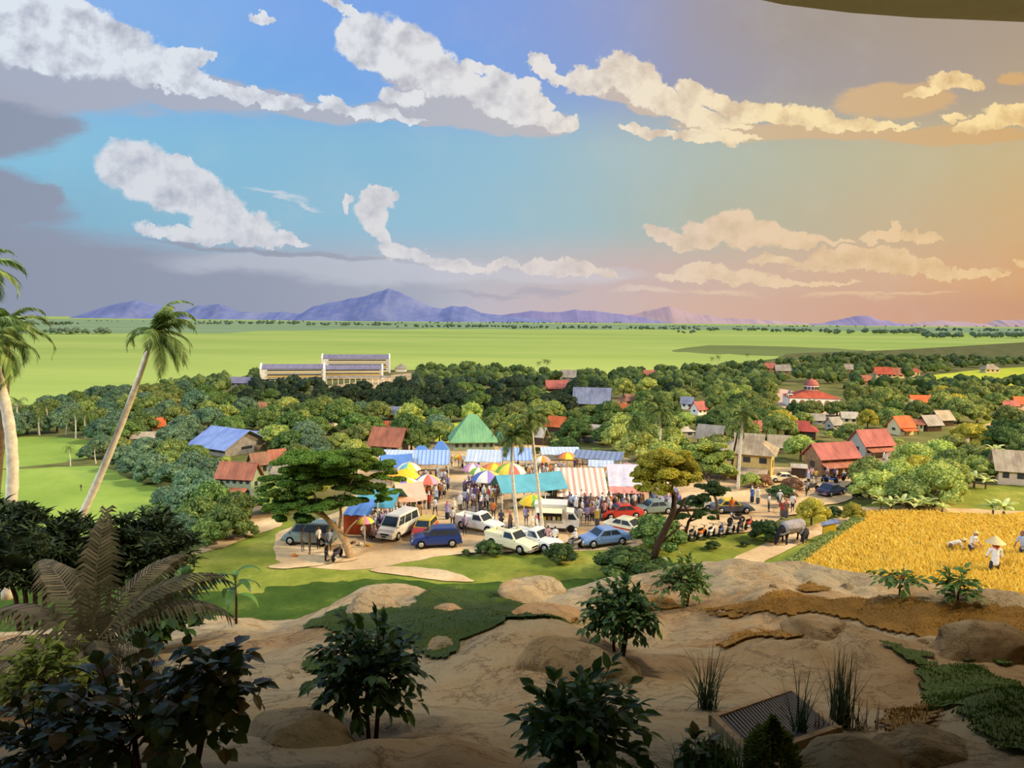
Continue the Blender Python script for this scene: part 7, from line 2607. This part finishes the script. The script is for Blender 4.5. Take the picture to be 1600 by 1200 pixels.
# ------------------------------------------------------------------ turf mats
def turf(pix, mat, label, blade=.02, dens=5200, name='turf', thick=.03, seed=1):
    P = [hill_hit(x, y) for x, y in pix]
    poly = [(p.x, p.y) for p in P]
    rng = np.random.default_rng(seed)
    x0, x1, y0, y1 = min(p[0] for p in poly), max(p[0] for p in poly), min(p[1] for p in poly), max(p[1] for p in poly)
    c = .06
    nx, ny = int((x1 - x0) / c) + 2, int((y1 - y0) / c) + 2
    X, Y = np.meshgrid(x0 + np.arange(nx) * c, y0 + np.arange(ny) * c)
    Z = hz(X, Y) + thick + fbm(X * 5, Y * 5, seed, 3) * .012
    V, Fc = [], []
    idx = {}

    def vid(i, j):
        if (i, j) not in idx:
            idx[(i, j)] = len(V)
            V.append((X[j, i], Y[j, i], Z[j, i]))
        return idx[(i, j)]
    cells = []
    for j in range(ny - 1):
        for i in range(nx - 1):
            jx, jy = float(fbm(X[j, i] * 4, Y[j, i] * 4, 5, 2)) * .09, float(fbm(X[j, i] * 4 + 9, Y[j, i] * 4, 5, 2)) * .09
            if inside(X[j, i] + c / 2 + jx, Y[j, i] + c / 2 + jy, poly):
                Fc.append((vid(i, j), vid(i + 1, j), vid(i + 1, j + 1), vid(i, j + 1)))
                cells.append((X[j, i], Y[j, i]))
    if not cells:
        return
    cells = np.array(cells)
    n = int(min(60000, len(cells) * c * c * dens))
    q = cells[rng.integers(0, len(cells), n)] + rng.uniform(-.015, c + .015, (n, 2))
    z = hz(q[:, 0], q[:, 1]) + thick * .6
    B = np.column_stack([q, z])
    a = rng.uniform(0, 6.28, n)
    h = blade * rng.uniform(.6, 1.5, n)
    sd = np.stack([-np.sin(a), np.cos(a), 0 * a], 1) * .006
    tip = B + np.stack([np.cos(a) * h * .5, np.sin(a) * h * .5, h], 1)
    k = len(V)
    VV = np.concatenate([np.array(V), np.stack([B - sd, B + sd, tip], 1).reshape(-1, 3)])
    i = k + np.arange(n) * 3
    Fc = Fc + np.stack([i, i + 1, i + 2], 1).tolist()
    o = mesh_obj(name, VV, Fc, mat)
    tag(o, label, 'turf', kind='stuff')


TG = mat_foliage('turf_green', (54, 72, 16), (66, 86, 20), (84, 104, 28), .25, hue=0)
TB = mat_foliage('turf_brown', (112, 82, 28), (140, 104, 38), (166, 128, 54), .2, hue=0)
turf([(470, 985), (520, 955), (560, 945), (600, 955), (640, 950), (660, 930), (700, 915), (770, 905), (782, 930), (850, 945), (900, 955), (870, 968), (800, 972), (760, 990), (725, 1012), (700, 1030), (660, 1022), (620, 1004), (560, 985), (520, 990)], TG, 'large dark green turf mat between the two tan boulders', dens=6000, seed=2)
turf([(474, 1040), (490, 1032), (540, 1030), (560, 1040), (520, 1048), (480, 1048)], TG, 'small green turf strip behind the three-stemmed shrub', seed=3)
turf([(1425, 1055), (1480, 1042), (1530, 1042), (1560, 1062), (1610, 1085), (1640, 1200), (1580, 1182), (1500, 1135), (1490, 1115), (1440, 1088)], TG, 'large green turf patch on the right slope', dens=9000, seed=4)
turf([(1366, 1008), (1400, 1012), (1440, 1022), (1470, 1024), (1460, 1030), (1435, 1030), (1465, 1040), (1440, 1044), (1412, 1035), (1404, 1022)], TG, 'thin green turf strips left of the grey pointed rock', seed=5)
turf([(1494, 1028), (1508, 1026), (1522, 1032), (1508, 1036)], TG, 'tiny green turf tuft below the grey pointed rock', seed=6)
turf([(1538, 1036), (1556, 1030), (1578, 1036), (1560, 1041)], TG, 'second tiny green tuft farther right under the grey rock', seed=7)
turf([(1095, 955), (1180, 942), (1210, 925), (1230, 924), (1330, 936), (1420, 940), (1500, 946), (1640, 968), (1640, 990), (1500, 1000), (1420, 992), (1370, 986), (1330, 968), (1250, 962), (1180, 960)], TB, 'long brown dry turf mat across the right slope', dens=5200, seed=8)
turf([(1244, 922), (1262, 914), (1272, 914), (1290, 918), (1300, 922), (1275, 928)], TB, 'scrap of brown turf on the bright rock', seed=9)
turf([(1125, 1012), (1145, 996), (1200, 988), (1260, 996), (1230, 1001), (1180, 998)], TB, 'curved brown turf strip above the first grass tuft', seed=10)
turf([(1108, 962), (1130, 956), (1162, 962), (1150, 968), (1120, 966)], TB, 'short brown turf strip left of the long dry mat', seed=11)
turf([(1380, 1120), (1410, 1104), (1445, 1110), (1460, 1130), (1455, 1160), (1410, 1162), (1380, 1150)], TB, 'brown dry turf patch in front of the right green turf', dens=8000, seed=12)
turf([(985, 945), (1000, 936), (1050, 940), (1062, 950), (1000, 955)], TB, 'brown turf strip at the foot of the small slope shrub', seed=13)

# ------------------------------------------------------------------ hill plants with single leaves
L_DEEP = mat_foliage('shrub_leaf', (46, 74, 40), (64, 98, 50), (96, 128, 66), .25, hue=.02, rough=.4)
L_MIDG = mat_foliage('shrub_leaf_mid', (60, 94, 46), (86, 122, 58), (124, 154, 84), .3, hue=.02, rough=.4)
L_DARKR = mat_foliage('round_leaf_dark', (66, 86, 46), (88, 106, 58), (128, 104, 70), .2, hue=.03, rough=.35)
L_LIME = mat_foliage('lime_leaf', (92, 112, 36), (130, 148, 52), (168, 178, 84), .3, hue=.02)
L_FERN = mat_foliage('cycad_leaf', (76, 72, 54), (98, 92, 70), (122, 112, 88), .2, hue=.02)
L_REED = mat_foliage('reed', (50, 70, 48), (70, 92, 58), (110, 120, 80), .2, hue=.02)
L_GRASSB = mat_foliage('clump_grass', (54, 88, 36), (80, 118, 48), (120, 146, 76), .3, hue=.02)
TWIG = mat_plain('twig', (84, 56, 40), 0.85, 0.1, var=0.2, vscale=20)


def leaf_blades(P, D, U, size, width=.5):
    """folded pointed leaves: bases P, directions D, upsides U, lengths size"""
    n = len(P)
    D = D / (np.linalg.norm(D, axis=1)[:, None] + 1e-9)
    S = np.cross(D, U)
    S /= np.linalg.norm(S, axis=1)[:, None] + 1e-9
    Nn = np.cross(S, D)
    s = size[:, None]
    w = s * width * .5
    r = []
    for t, ww, zz in ((0, .0, 0), (.3, .9, -.02), (.6, .85, -.05), (1.0, 0, -.16)):
        c = P + D * s * t + Nn * s * zz
        if ww == 0:
            r.append(c)
        else:
            r += [c + S * w * ww + Nn * s * .06, c, c - S * w * ww + Nn * s * .06]
    V = np.stack(r, 1).reshape(-1, 3)     # 8 per leaf
    i = np.arange(n) * 8
    Fq = np.concatenate([np.stack([i + 2, i + 1, i + 4, i + 5], 1), np.stack([i + 3, i + 2, i + 5, i + 6], 1)]).tolist()
    Ft = np.concatenate([np.stack([i, i + 1, i + 2], 1), np.stack([i, i + 2, i + 3], 1), np.stack([i + 5, i + 4, i + 7], 1), np.stack([i + 6, i + 5, i + 7], 1)]).tolist()
    return V, Fq + Ft


def leafy_shrub(foot, h, hw, stems, nbr, leaf, mat, label, seed, name='leafy_shrub', base=.3, per=11, width=.55, droop=.25, flat=1.0, lean=(0, 0), twig=None):
    """shrub of real leaves on twigs: foot point, height and half width in metres"""
    rng = np.random.default_rng(seed)
    root = empty(name, foot)
    tag(root, label, 'shrub')
    tops = []
    for k in range(stems):
        a = rng.uniform(0, 6.28)
        o = Vector((math.cos(a), math.sin(a), 0)) * hw * .12
        top = Vector((o.x * 2.5 + lean[0], o.y * 2.5 + lean[1], h * (base + .32)))
        mid = o.lerp(top, .55) + Vector(rng.normal(0, hw * .04, 3))
        mb = MB()
        mb.tube([o + Vector((0, 0, -.05)), mid, top], [hw * .042, hw * .034, hw * .02], 7)
        mb.build('stem', twig or TWIG, root)
        tops.append((mid, top))
    P, D, U = [], [], []
    mb = MB()
    for b in range(nbr):
        mid, top = tops[b % stems]
        st = mid.lerp(top, rng.uniform(.3, 1.0))
        a = b * 2.39996 + rng.uniform(-.4, .4)
        el = rng.uniform(-.15, 1.35)
        v = (b + .5) / nbr
        el = math.asin(min(1, max(-.2, 1 - 1.25 * v)))
        tgt = Vector((math.cos(a) * math.cos(el) * hw + lean[0], math.sin(a) * math.cos(el) * hw + lean[1], h * base + (h * (1 - base)) * (.30 + .70 * math.sin(el) * flat))) * rng.uniform(.8, 1.05)
        ctl = st.lerp(tgt, .5) + Vector((0, 0, h * .08))
        prev = st
        pts_ = []
        for j in range(9):
            t = j / 8
            pts_.append(st * (1 - t) ** 2 + ctl * 2 * t * (1 - t) + tgt * t * t)
        mb.tube(pts_, [hw * .014 * (1 - .7 * j / 8) for j in range(9)], 4, cap=False)
        for j in range(per):
            t = .32 + .68 * (j + .5) / per
            p = np.array(st * (1 - t) ** 2 + ctl * 2 * t * (1 - t) + tgt * t * t)
            d = np.array((tgt - st).normalized())
            side = np.cross(d, [0, 0, 1]) * (1 if j % 2 else -1)
            dd = d * rng.uniform(.3, .9) + side * rng.uniform(.5, 1.1) + rng.normal(0, .3, 3) + np.array([0, 0, -droop])
            P.append(p)
            D.append(dd)
            U.append(np.array([0, 0, 1]) + rng.normal(0, .35, 3))
        P.append(np.array(tgt))
        D.append(np.array((tgt - ctl).normalized()) + np.array([0, 0, -droop]))
        U.append(np.array([0, 0, 1.0]) + rng.normal(0, .2, 3))
    mb.build('twigs', twig or TWIG, root)
    V, Fc = leaf_blades(np.array(P), np.array(D), np.array(U), leaf * rng.uniform(.7, 1.2, len(P)), width)
    mesh_obj('foliage', V, Fc, mat, root)
    return root


def at_hill(px, py):
    p = hill_hit(px, py)
    return p, mpp(p)


p, s = at_hill(577, 1152)
leafy_shrub(p, 190 * s, 94 * s, 3, 90, 21 * s, L_DEEP, 'three-stemmed dark green shrub on the dirt in the middle foreground', 51, base=.30)
p, s = at_hill(912, 1225)
leafy_shrub(p, 195 * s, 105 * s, 2, 70, 27 * s, L_MIDG, 'large-leaved green shrub at the bottom centre of the hill', 52, base=.12, per=10)
p, s = at_hill(966, 1024)
leafy_shrub(p, 122 * s, 60 * s, 4, 90, 14 * s, L_DEEP, 'dense rounded dark shrub on slim stems below the wide tan boulder', 53, base=.28, per=11)
p, s = at_hill(1068, 948)
leafy_shrub(p, 80 * s, 42 * s, 3, 60, 11 * s, L_MIDG, 'airy grey-green shrub beside the dense rounded dark one', 54, base=.2, per=9)
p, s = at_hill(1401, 930)
leafy_shrub(p, 44 * s, 40 * s, 1, 16, 14 * s, L_MIDG, 'sparse low sapling at the edge of the ripe rice, left one', 55, base=.45, per=6, flat=.6)
p, s = at_hill(1494, 938)
leafy_shrub(p, 52 * s, 38 * s, 3, 22, 13 * s, L_MIDG, 'bushy sapling at the edge of the ripe rice, right one', 56, base=.15, per=7)
p, s = at_hill(230, 1240)
leafy_shrub(p, 240 * s, 140 * s, 4, 44, 28 * s, L_DARKR, 'dark shrub with large round leaves at the bottom left', 57, base=.12, per=8, width=.82)
p, s = at_hill(300, 1210)
leafy_shrub(p, 215 * s, 70 * s, 2, 30, 28 * s, L_DARKR, 'thin branching shrub with round reddish leaves right of the cycad trunk', 58, base=.45, per=7, width=.82, lean=(40 * s, 0))
p, s = at_hill(90, 1215)
leafy_shrub(p, 150 * s, 110 * s, 2, 46, 20 * s, L_DARKR, 'low dark round-leaved shrub in the bottom left corner', 59, base=.1, per=10, width=.8)
p, s = at_hill(70, 1110)
leafy_shrub(p, 120 * s, 70 * s, 3, 46, 17 * s, L_LIME, 'small lime-leaved shrub behind the cycad trunk on the left', 60, base=.15, per=11)
p, s = at_hill(1098, 1200)
leafy_shrub(p, 50 * s, 36 * s, 2, 16, 20 * s, L_DARKR, 'small dark plant right of the large-leaved centre shrub', 61, base=.15, per=6, width=.7)
p, s = at_hill(262, 1010)
leafy_shrub(p, 110 * s, 60 * s, 2, 34, 24 * s, L_DEEP, 'dark leafy shrub behind the right fronds of the cycad', 62, base=.15, per=9, width=.6)

# plant with long strap leaves
def strap_plant(px, py, h, label, n=9, seed=3):
    p, s = at_hill(px, py)
    rng = random.Random(seed)
    root = empty('strap_leaf_plant', p)
    tag(root, label, 'plant')
    mb = MB()
    mb.tube([(0, 0, -.03), (.01, 0, h * s * .4), (0, .01, h * s * .8)], [2.2 * s, 1.6 * s, 1.2 * s], 6)
    mb.build('stem', TWIG, root)
    for i in range(n):
        az, z0 = i * 2.39996, h * s * (.45 + .4 * i / n)
        L = h * s * rng.uniform(.45, .62)
        ang = .9 - .06 * (n - i)
        q = Vector((0, 0, 0))
        v = []
        for j in range(8):
            t = j / 7
            w = L * .13 * math.sin(math.pi * (.08 + .9 * t)) ** .8
            v += [q + Vector((0, -w, w * .3)), q.copy(), q + Vector((0, w, w * .3))]
            q = q + Vector((math.cos(ang), 0, math.sin(ang))) * L / 7
            ang -= .28
        f = []
        for j in range(7):
            a = 3 * j
            f += [(a, a + 1, a + 4, a + 3), (a + 1, a + 2, a + 5, a + 4)]
        mesh_obj('leaf', orient(v, az, 0, (0, 0, z0)), f, L_MIDG if i % 3 == 0 else L_DEEP, root, smooth=True)


strap_plant(369, 974, 96, 'slim plant with long strap leaves standing in the grass right of the cycad', 9, 3)


# cycad
def cycad():
    p, s = at_hill(150, 1092)
    root = empty('cycad', p)
    tag(root, 'brownish cycad palm with a shaggy dark trunk and wide arching fronds', 'cycad')
    mb = MB()
    mb.tube([(0, 0, -.05), (0, 0, 40 * s), (-2 * s, 0, 65 * s), (0, 0, 88 * s)], [20 * s, 24 * s, 29 * s, 22 * s], 12)
    mb.build('trunk', BARK_DARK, root)
    rng = np.random.default_rng(4)
    n = 900
    a, z = rng.uniform(0, 6.28, n), rng.uniform(2, 84, n)
    C = np.stack([np.cos(a) * 25 * s, np.sin(a) * 25 * s, z * s], 1)
    D = np.stack([np.cos(a), np.sin(a), -.9 + 0 * a], 1) + rng.normal(0, .3, (n, 3))
    V, Fc = leaf_blades(C, D, np.stack([np.cos(a), np.sin(a), 1 + 0 * a], 1), np.full(n, 14 * s), .3)
    mesh_obj('fibre', V, Fc, BARK_DARK, root)
    r2 = random.Random(9)
    for (az, up, dr, L, lw, tilt) in [(100, 1.45, .55, 195, .036, 0), (28, 1.0, 1.25, 205, .034, .3), (8, .75, 1.3, 200, .034, -.2), (172, .72, 1.6, 215, .036, .25), (196, .4, 1.4, 200, .036, -.2), (-50, .75, 2.1, 120, .04, .2), (-115, .75, 2.0, 140, .04, -.1),
                                      (60, 1.15, 1.2, 180, .034, .2), (138, 1.05, 1.2, 195, .034, -.2), (-150, .3, 1.5, 180, .036, .1), (-20, .45, 1.7, 150, .036, 0), (-85, .5, 2.2, 100, .04, .3), (215, .0, 1.2, 150, .036, .1), (340, .15, 1.5, 130, .036, -.2)]:
        V, Fc = frond_mesh(L * s * 1.08, dr, .30, 34, up=up, fold=r2.uniform(.9, 1.3), rng=r2, lw=lw * .72)
        mesh_obj('frond', orient(V, R(az), tilt, (0, 0, 86 * s)), Fc, L_FERN, root)


cycad()

# dark bushes behind the palms on the left
for i, (px, py, hw, hh, lb) in enumerate([(40, 856, 90, 66, 'dark narrow-leaved bush between the two left palm trunks'), (140, 870, 80, 64, 'dark narrow-leaved bush behind the slanting palm trunk'), (232, 862, 72, 66, 'dark narrow-leaved bush rightmost before the rice field'), (-40, 850, 90, 80, 'dark narrow-leaved bush cut by the left photo edge')]):
    Y = 16.5 + i * .7
    c = at_depth(px, py, Y)
    s = mpp(c)
    rng = np.random.default_rng(70 + i)
    gz = float(hz(c.x, c.y))
    root = empty('dark_bush', (c.x, c.y, gz))
    tag(root, lb, 'bush')
    mb = MB()
    for k in range(4):
        mb.tube([(k * .1 - .15, 0, -.1), ((k - 1.5) * .2, .05 * k, (c.z - gz) * .7), ((k - 1.5) * hw * s * .4, 0, c.z - gz + hh * s * .4)], [.06, .05, .02], 6)
    mb.build('stems', BARK_DARK, root)
    Ps, Ds, Us = [], [], []
    for k in range(230):
        u = rng.normal(0, 1, 3)
        u /= np.linalg.norm(u)
        q = np.array([0, 0, c.z - gz]) + u * np.array([hw * s, hw * s * .7, hh * s]) * rng.uniform(.55, 1.0)
        for m in range(11):
            az = m * 2.4
            Ps.append(q + rng.normal(0, 2 * s, 3))
            Ds.append(np.array([math.cos(az), math.sin(az), rng.uniform(-.3, .9)]) + u * .5)
            Us.append(np.array([0, 0, 1]) + rng.normal(0, .3, 3))
    V, Fc = leaf_blades(np.array(Ps), np.array(Ds), np.array(Us), 19 * s * rng.uniform(.7, 1.2, len(Ps)), .26)
    V2 = ICO3[0] * np.array([hw * s, hw * s * .7, hh * s]) * .5 + np.array([0, 0, c.z - gz])
    mesh_obj('foliage', np.concatenate([V, V2]), Fc + (ICO3[1] + len(V)).tolist(), mat_foliage('narrow_leaf_dark', (22, 34, 18), (34, 48, 24), (58, 72, 36), .15, hue=.01), root)


# grass tufts and reeds
def tuft(px, py, hpx, n, spread, mat, label, seed, name='grass_tuft', wpx=2.2, curl=.6, base=6):
    p, s = at_hill(px, py)
    rng = np.random.default_rng(seed)
    V, Fc = [], []
    for i in range(n):
        a = rng.uniform(0, 6.28)
        L = hpx * s * rng.uniform(.55, 1.1)
        o = Vector((rng.normal(0, base * s), rng.normal(0, base * s), -.01))
        d = Vector((math.cos(a), math.sin(a), 0))
        sd = Vector((-d.y, d.x, 0))
        sp = abs(rng.normal(0, spread))
        q, ang = o, math.pi / 2 - sp * .4
        k = len(V)
        m = 6
        for j in range(m + 1):
            w = wpx * s * .5 * (1 - (j / m) ** 1.6) + .0003
            V += [q - sd * w, q + sd * w]
            q = q + (d * math.cos(ang) + Vector((0, 0, math.sin(ang)))) * (L / m)
            ang -= curl * sp / m * 2.2
        for j in range(m):
            b = k + 2 * j
            Fc.append((b, b + 1, b + 3, b + 2))
    o = mesh_obj(name, V, Fc, mat, loc=p)
    tag(o, label, 'grass tuft')


tuft(1104, 1108, 100, 70, .8, L_REED, 'spiky grass tuft above the left corner of the drain grate', 81)
tuft(1246, 1156, 130, 44, .55, L_REED, 'tall thin grass tuft at the right end of the drain grate', 82, base=5)
tuft(1312, 1136, 132, 90, .30, L_REED, 'tall dense upright reed clump right of the drain', 83, base=8, curl=.5)
tuft(1130, 1204, 66, 220, 1.1, L_GRASSB, 'soft fine bright grass clump below the drain grate', 84, base=16, wpx=1.6)
tuft(1090, 1208, 50, 160, 1.1, L_GRASSB, 'lower fine grass clump beside the small dark plant', 85, base=14, wpx=1.6)
tuft(1345, 1140, 70, 26, 1.1, mat_foliage('dry_reed', (84, 70, 44), (112, 94, 60), (130, 116, 76), .2), 'dry brown reed stalks right of the tall reed clump', 86, base=8, wpx=1.8, curl=.9)
tuft(1285, 1150, 46, 20, 1.0, mat_foliage('dry_reed', (0, 0, 0), (0, 0, 0)), 'short dry reed stalks between the two tall grass clumps', 87, base=8)

# feathery conifer
p, s = at_hill(1205, 1205)
rng = np.random.default_rng(90)
root = empty('dwarf_conifer', p)
tag(root, 'small bushy yellow-green conifer in front of the drain grate', 'conifer')
mb = MB()
mb.tube([(0, 0, -.03), (0, 0, 60 * s)], [3 * s, 1.5 * s], 6)
mb.build('stem', TWIG, root)
n = 2600
z = rng.uniform(.02, 1, n) ** .9
a = rng.uniform(0, 6.28, n)
rr = np.sin(np.clip(.25 + z * .85, 0, 1) * math.pi) ** .8 * 38 * s * rng.uniform(.5, 1.05, n)
C = np.stack([np.cos(a) * rr, np.sin(a) * rr, z * 84 * s], 1)
V, Fc = leaf_blades(C, np.stack([np.cos(a), np.sin(a), .7 + 0 * a], 1) + rng.normal(0, .5, (n, 3)), np.tile([0, 0, 1.0], (n, 1)) + rng.normal(0, .5, (n, 3)), 9 * s * rng.uniform(.7, 1.3, n), .5)
mesh_obj('foliage', V, Fc, mat_foliage('conifer_leaf', (70, 92, 26), (104, 124, 38), (140, 150, 60), .25, hue=.01), root)


# drain grate
def drain():
    M_IRON = mat_plain('grate_iron', (70, 62, 62), 0.6, 0.4, .3, var=.2, vscale=20)
    M_FRAME = mat_plain('grate_stone', (146, 122, 92), 0.9, 0.1, var=.2, vscale=10, bump=.4)
    P = [hill_hit(x, y) for x, y in ((1116, 1134), (1238, 1088), (1306, 1152), (1176, 1200))]
    c = sum(P, Vector()) / 4
    A, B, Cc, D = P
    g = [(u, v) for u in np.linspace(0, 1, 9) for v in np.linspace(0, 1, 9)]
    up_ = max(float(hz(q.x, q.y)) - q.z for q in [A.lerp(B, u).lerp(D.lerp(Cc, u), v) for u, v in g])
    c = c + Vector((0, 0, max(0, up_ - .03)))
    A, B, Cc, D = [q + Vector((0, 0, max(0, up_ - .03))) - c + Vector((0, 0, .02)) for q in P]
    root = empty('drain_grate', c)
    tag(root, 'slatted dark metal drain grate in a stone frame set into the rock', 'drain grate')
    n = (B - A).cross(D - A).normalized()
    if n.z < 0:
        n = -n
    for a, b in ((A, B), (B, Cc), (Cc, D), (D, A)):
        d = (b - a).normalized()
        o = n.cross(d).normalized() * .022
        mb = MB()
        V = [a - o - d * .04, b - o + d * .04, b + o + d * .04, a + o - d * .04]
        V = [v + n * .025 for v in V] + [v - n * .035 for v in V]
        mb.add(V, [(0, 1, 2, 3), (7, 6, 5, 4), (0, 4, 5, 1), (1, 5, 6, 2), (2, 6, 7, 3), (3, 7, 4, 0)])
        mb.build('frame', M_FRAME, root)
    N = 30
    for i in range(N):
        t = (i + .7) / N
        a, b = A.lerp(B, t), D.lerp(Cc, t)
        e = (B - A).normalized() * ((B - A).length / N * .28)
        mb = MB()
        V = [a - e, a + e, b + e, b - e]
        V = [v + n * .015 for v in V] + [v - n * .05 for v in V]
        mb.add(V, [(0, 1, 2, 3), (7, 6, 5, 4), (0, 4, 5, 1), (1, 5, 6, 2), (2, 6, 7, 3), (3, 7, 4, 0)])
        mb.build('slat', M_IRON, root)
    mb = MB()
    mb.add([A - n * .055, B - n * .055, Cc - n * .055, D - n * .055], [(0, 1, 2, 3)])
    mb.build('pit', mat_plain('pit_dark', (20, 18, 18), .9, .1, var=0), root)


drain()

# ------------------------------------------------------------------ labels for the many: by kind, nearest landmark and order from the left
MARKS = LAND + [(225, 770, 'the lower left rice field'), (70, 700, 'the upper left rice field'), (515, 780, 'the rain tree'), (1030, 760, 'the leaning yellow-green tree'), (1400, 806, 'the banana plants'), (1540, 780, 'the right paddock'), (330, 850, 'the dirt lane'), (1350, 760, 'the navy car'), (1500, 590, 'the far yellow field'),
               (1025, 690, 'the tall palm pair'), (700, 690, 'the path to the green hall'), (420, 625, 'the dark tree belt\'s left end'), (640, 625, 'the dark tree belt\'s middle'), (840, 630, 'the dark tree belt\'s right end'), (1160, 720, 'the single palm'), (1480, 725, 'the road bushes'), (1580, 700, 'the right road bend'), (120, 660, 'the rice field palms'), (40, 650, 'the left palms')]
KW = dict(green='round green', olive='olive green', light='light green', dark='dark green', bluish='blue-green', yellow='yellowish', bush='dense dark', red='reddish', tall='tall')
used = {}


def near_mark(px, py, marks=None):
    best = min(marks or MARKS, key=lambda m: math.hypot(m[0] - px, (m[1] - py) * 2.2))
    dx, dy = px - best[0], (py - best[1]) * 2.2
    rel = ('in front of' if dy > 0 else 'behind') if abs(dy) > abs(dx) else ('right of' if dx > 0 else 'left of')
    return best[2], rel


def label_all(items, noun, cat, group_word):
    b = {}
    for (o, kw, px, py) in items:
        m, rel = near_mark(px, py)
        b.setdefault((kw, rel, m), []).append((px, o))
    for (kw, rel, m), lst in b.items():
        lst.sort(key=lambda q: q[0])
        for i, (px, o) in enumerate(lst):
            if len(lst) == 1:
                lb = '%s %s %s %s' % (kw, noun, rel, m)
            elif i == 0:
                lb = '%s %s %s %s, leftmost of %s' % (kw, noun, rel, m, ['', '', 'two', 'three', 'four', 'five', 'six', 'seven', 'eight', 'nine', 'ten'][min(10, len(lst))])
            elif i == len(lst) - 1:
                lb = '%s %s %s %s, rightmost of %s' % (kw, noun, rel, m, ['', '', 'two', 'three', 'four', 'five', 'six', 'seven', 'eight', 'nine', 'ten'][min(10, len(lst))])
            else:
                lb = '%s %s %s %s, %s from the left' % (kw, noun, rel, m, ORD[min(i, 19)])
            tag(o, lb, cat, group_word)


label_all([(o, KW[k], px, py) for (o, k, px, py, w) in TREES], 'tree', 'tree', 'trees of the village woods')
label_all([(o, 'low green', px, py) for (o, px, py) in SHRUBS], 'garden shrub', 'shrub', 'garden shrubs before the village houses')
PW = dict(man='person', walk='person walking', mancap='white-capped person', carry='person carrying something', woman='woman with headscarf', walkw='woman with headscarf walking', sit='seated person', ride='rider')
b = {}
for (o, pose, c, px, py) in PEOPLE:
    z = ZONE.get(o.name, 'at the market')
    b.setdefault((pose, c, z), []).append((px, o))
for (pose, c, z), lst in b.items():
    lst.sort(key=lambda q: q[0])
    for i, (px, o) in enumerate(lst):
        base = PW[pose].split(' ')
        lb = '%s in %s %s' % (PW[pose], c, z)
        if len(lst) > 1:
            lb = '%s %s %s' % ((['leftmost'] + ORD[1:])[i] if i < len(lst) - 1 else 'rightmost', PW[pose], 'in %s %s' % (c, z))
        tag(o, lb, 'person', 'market crowd')
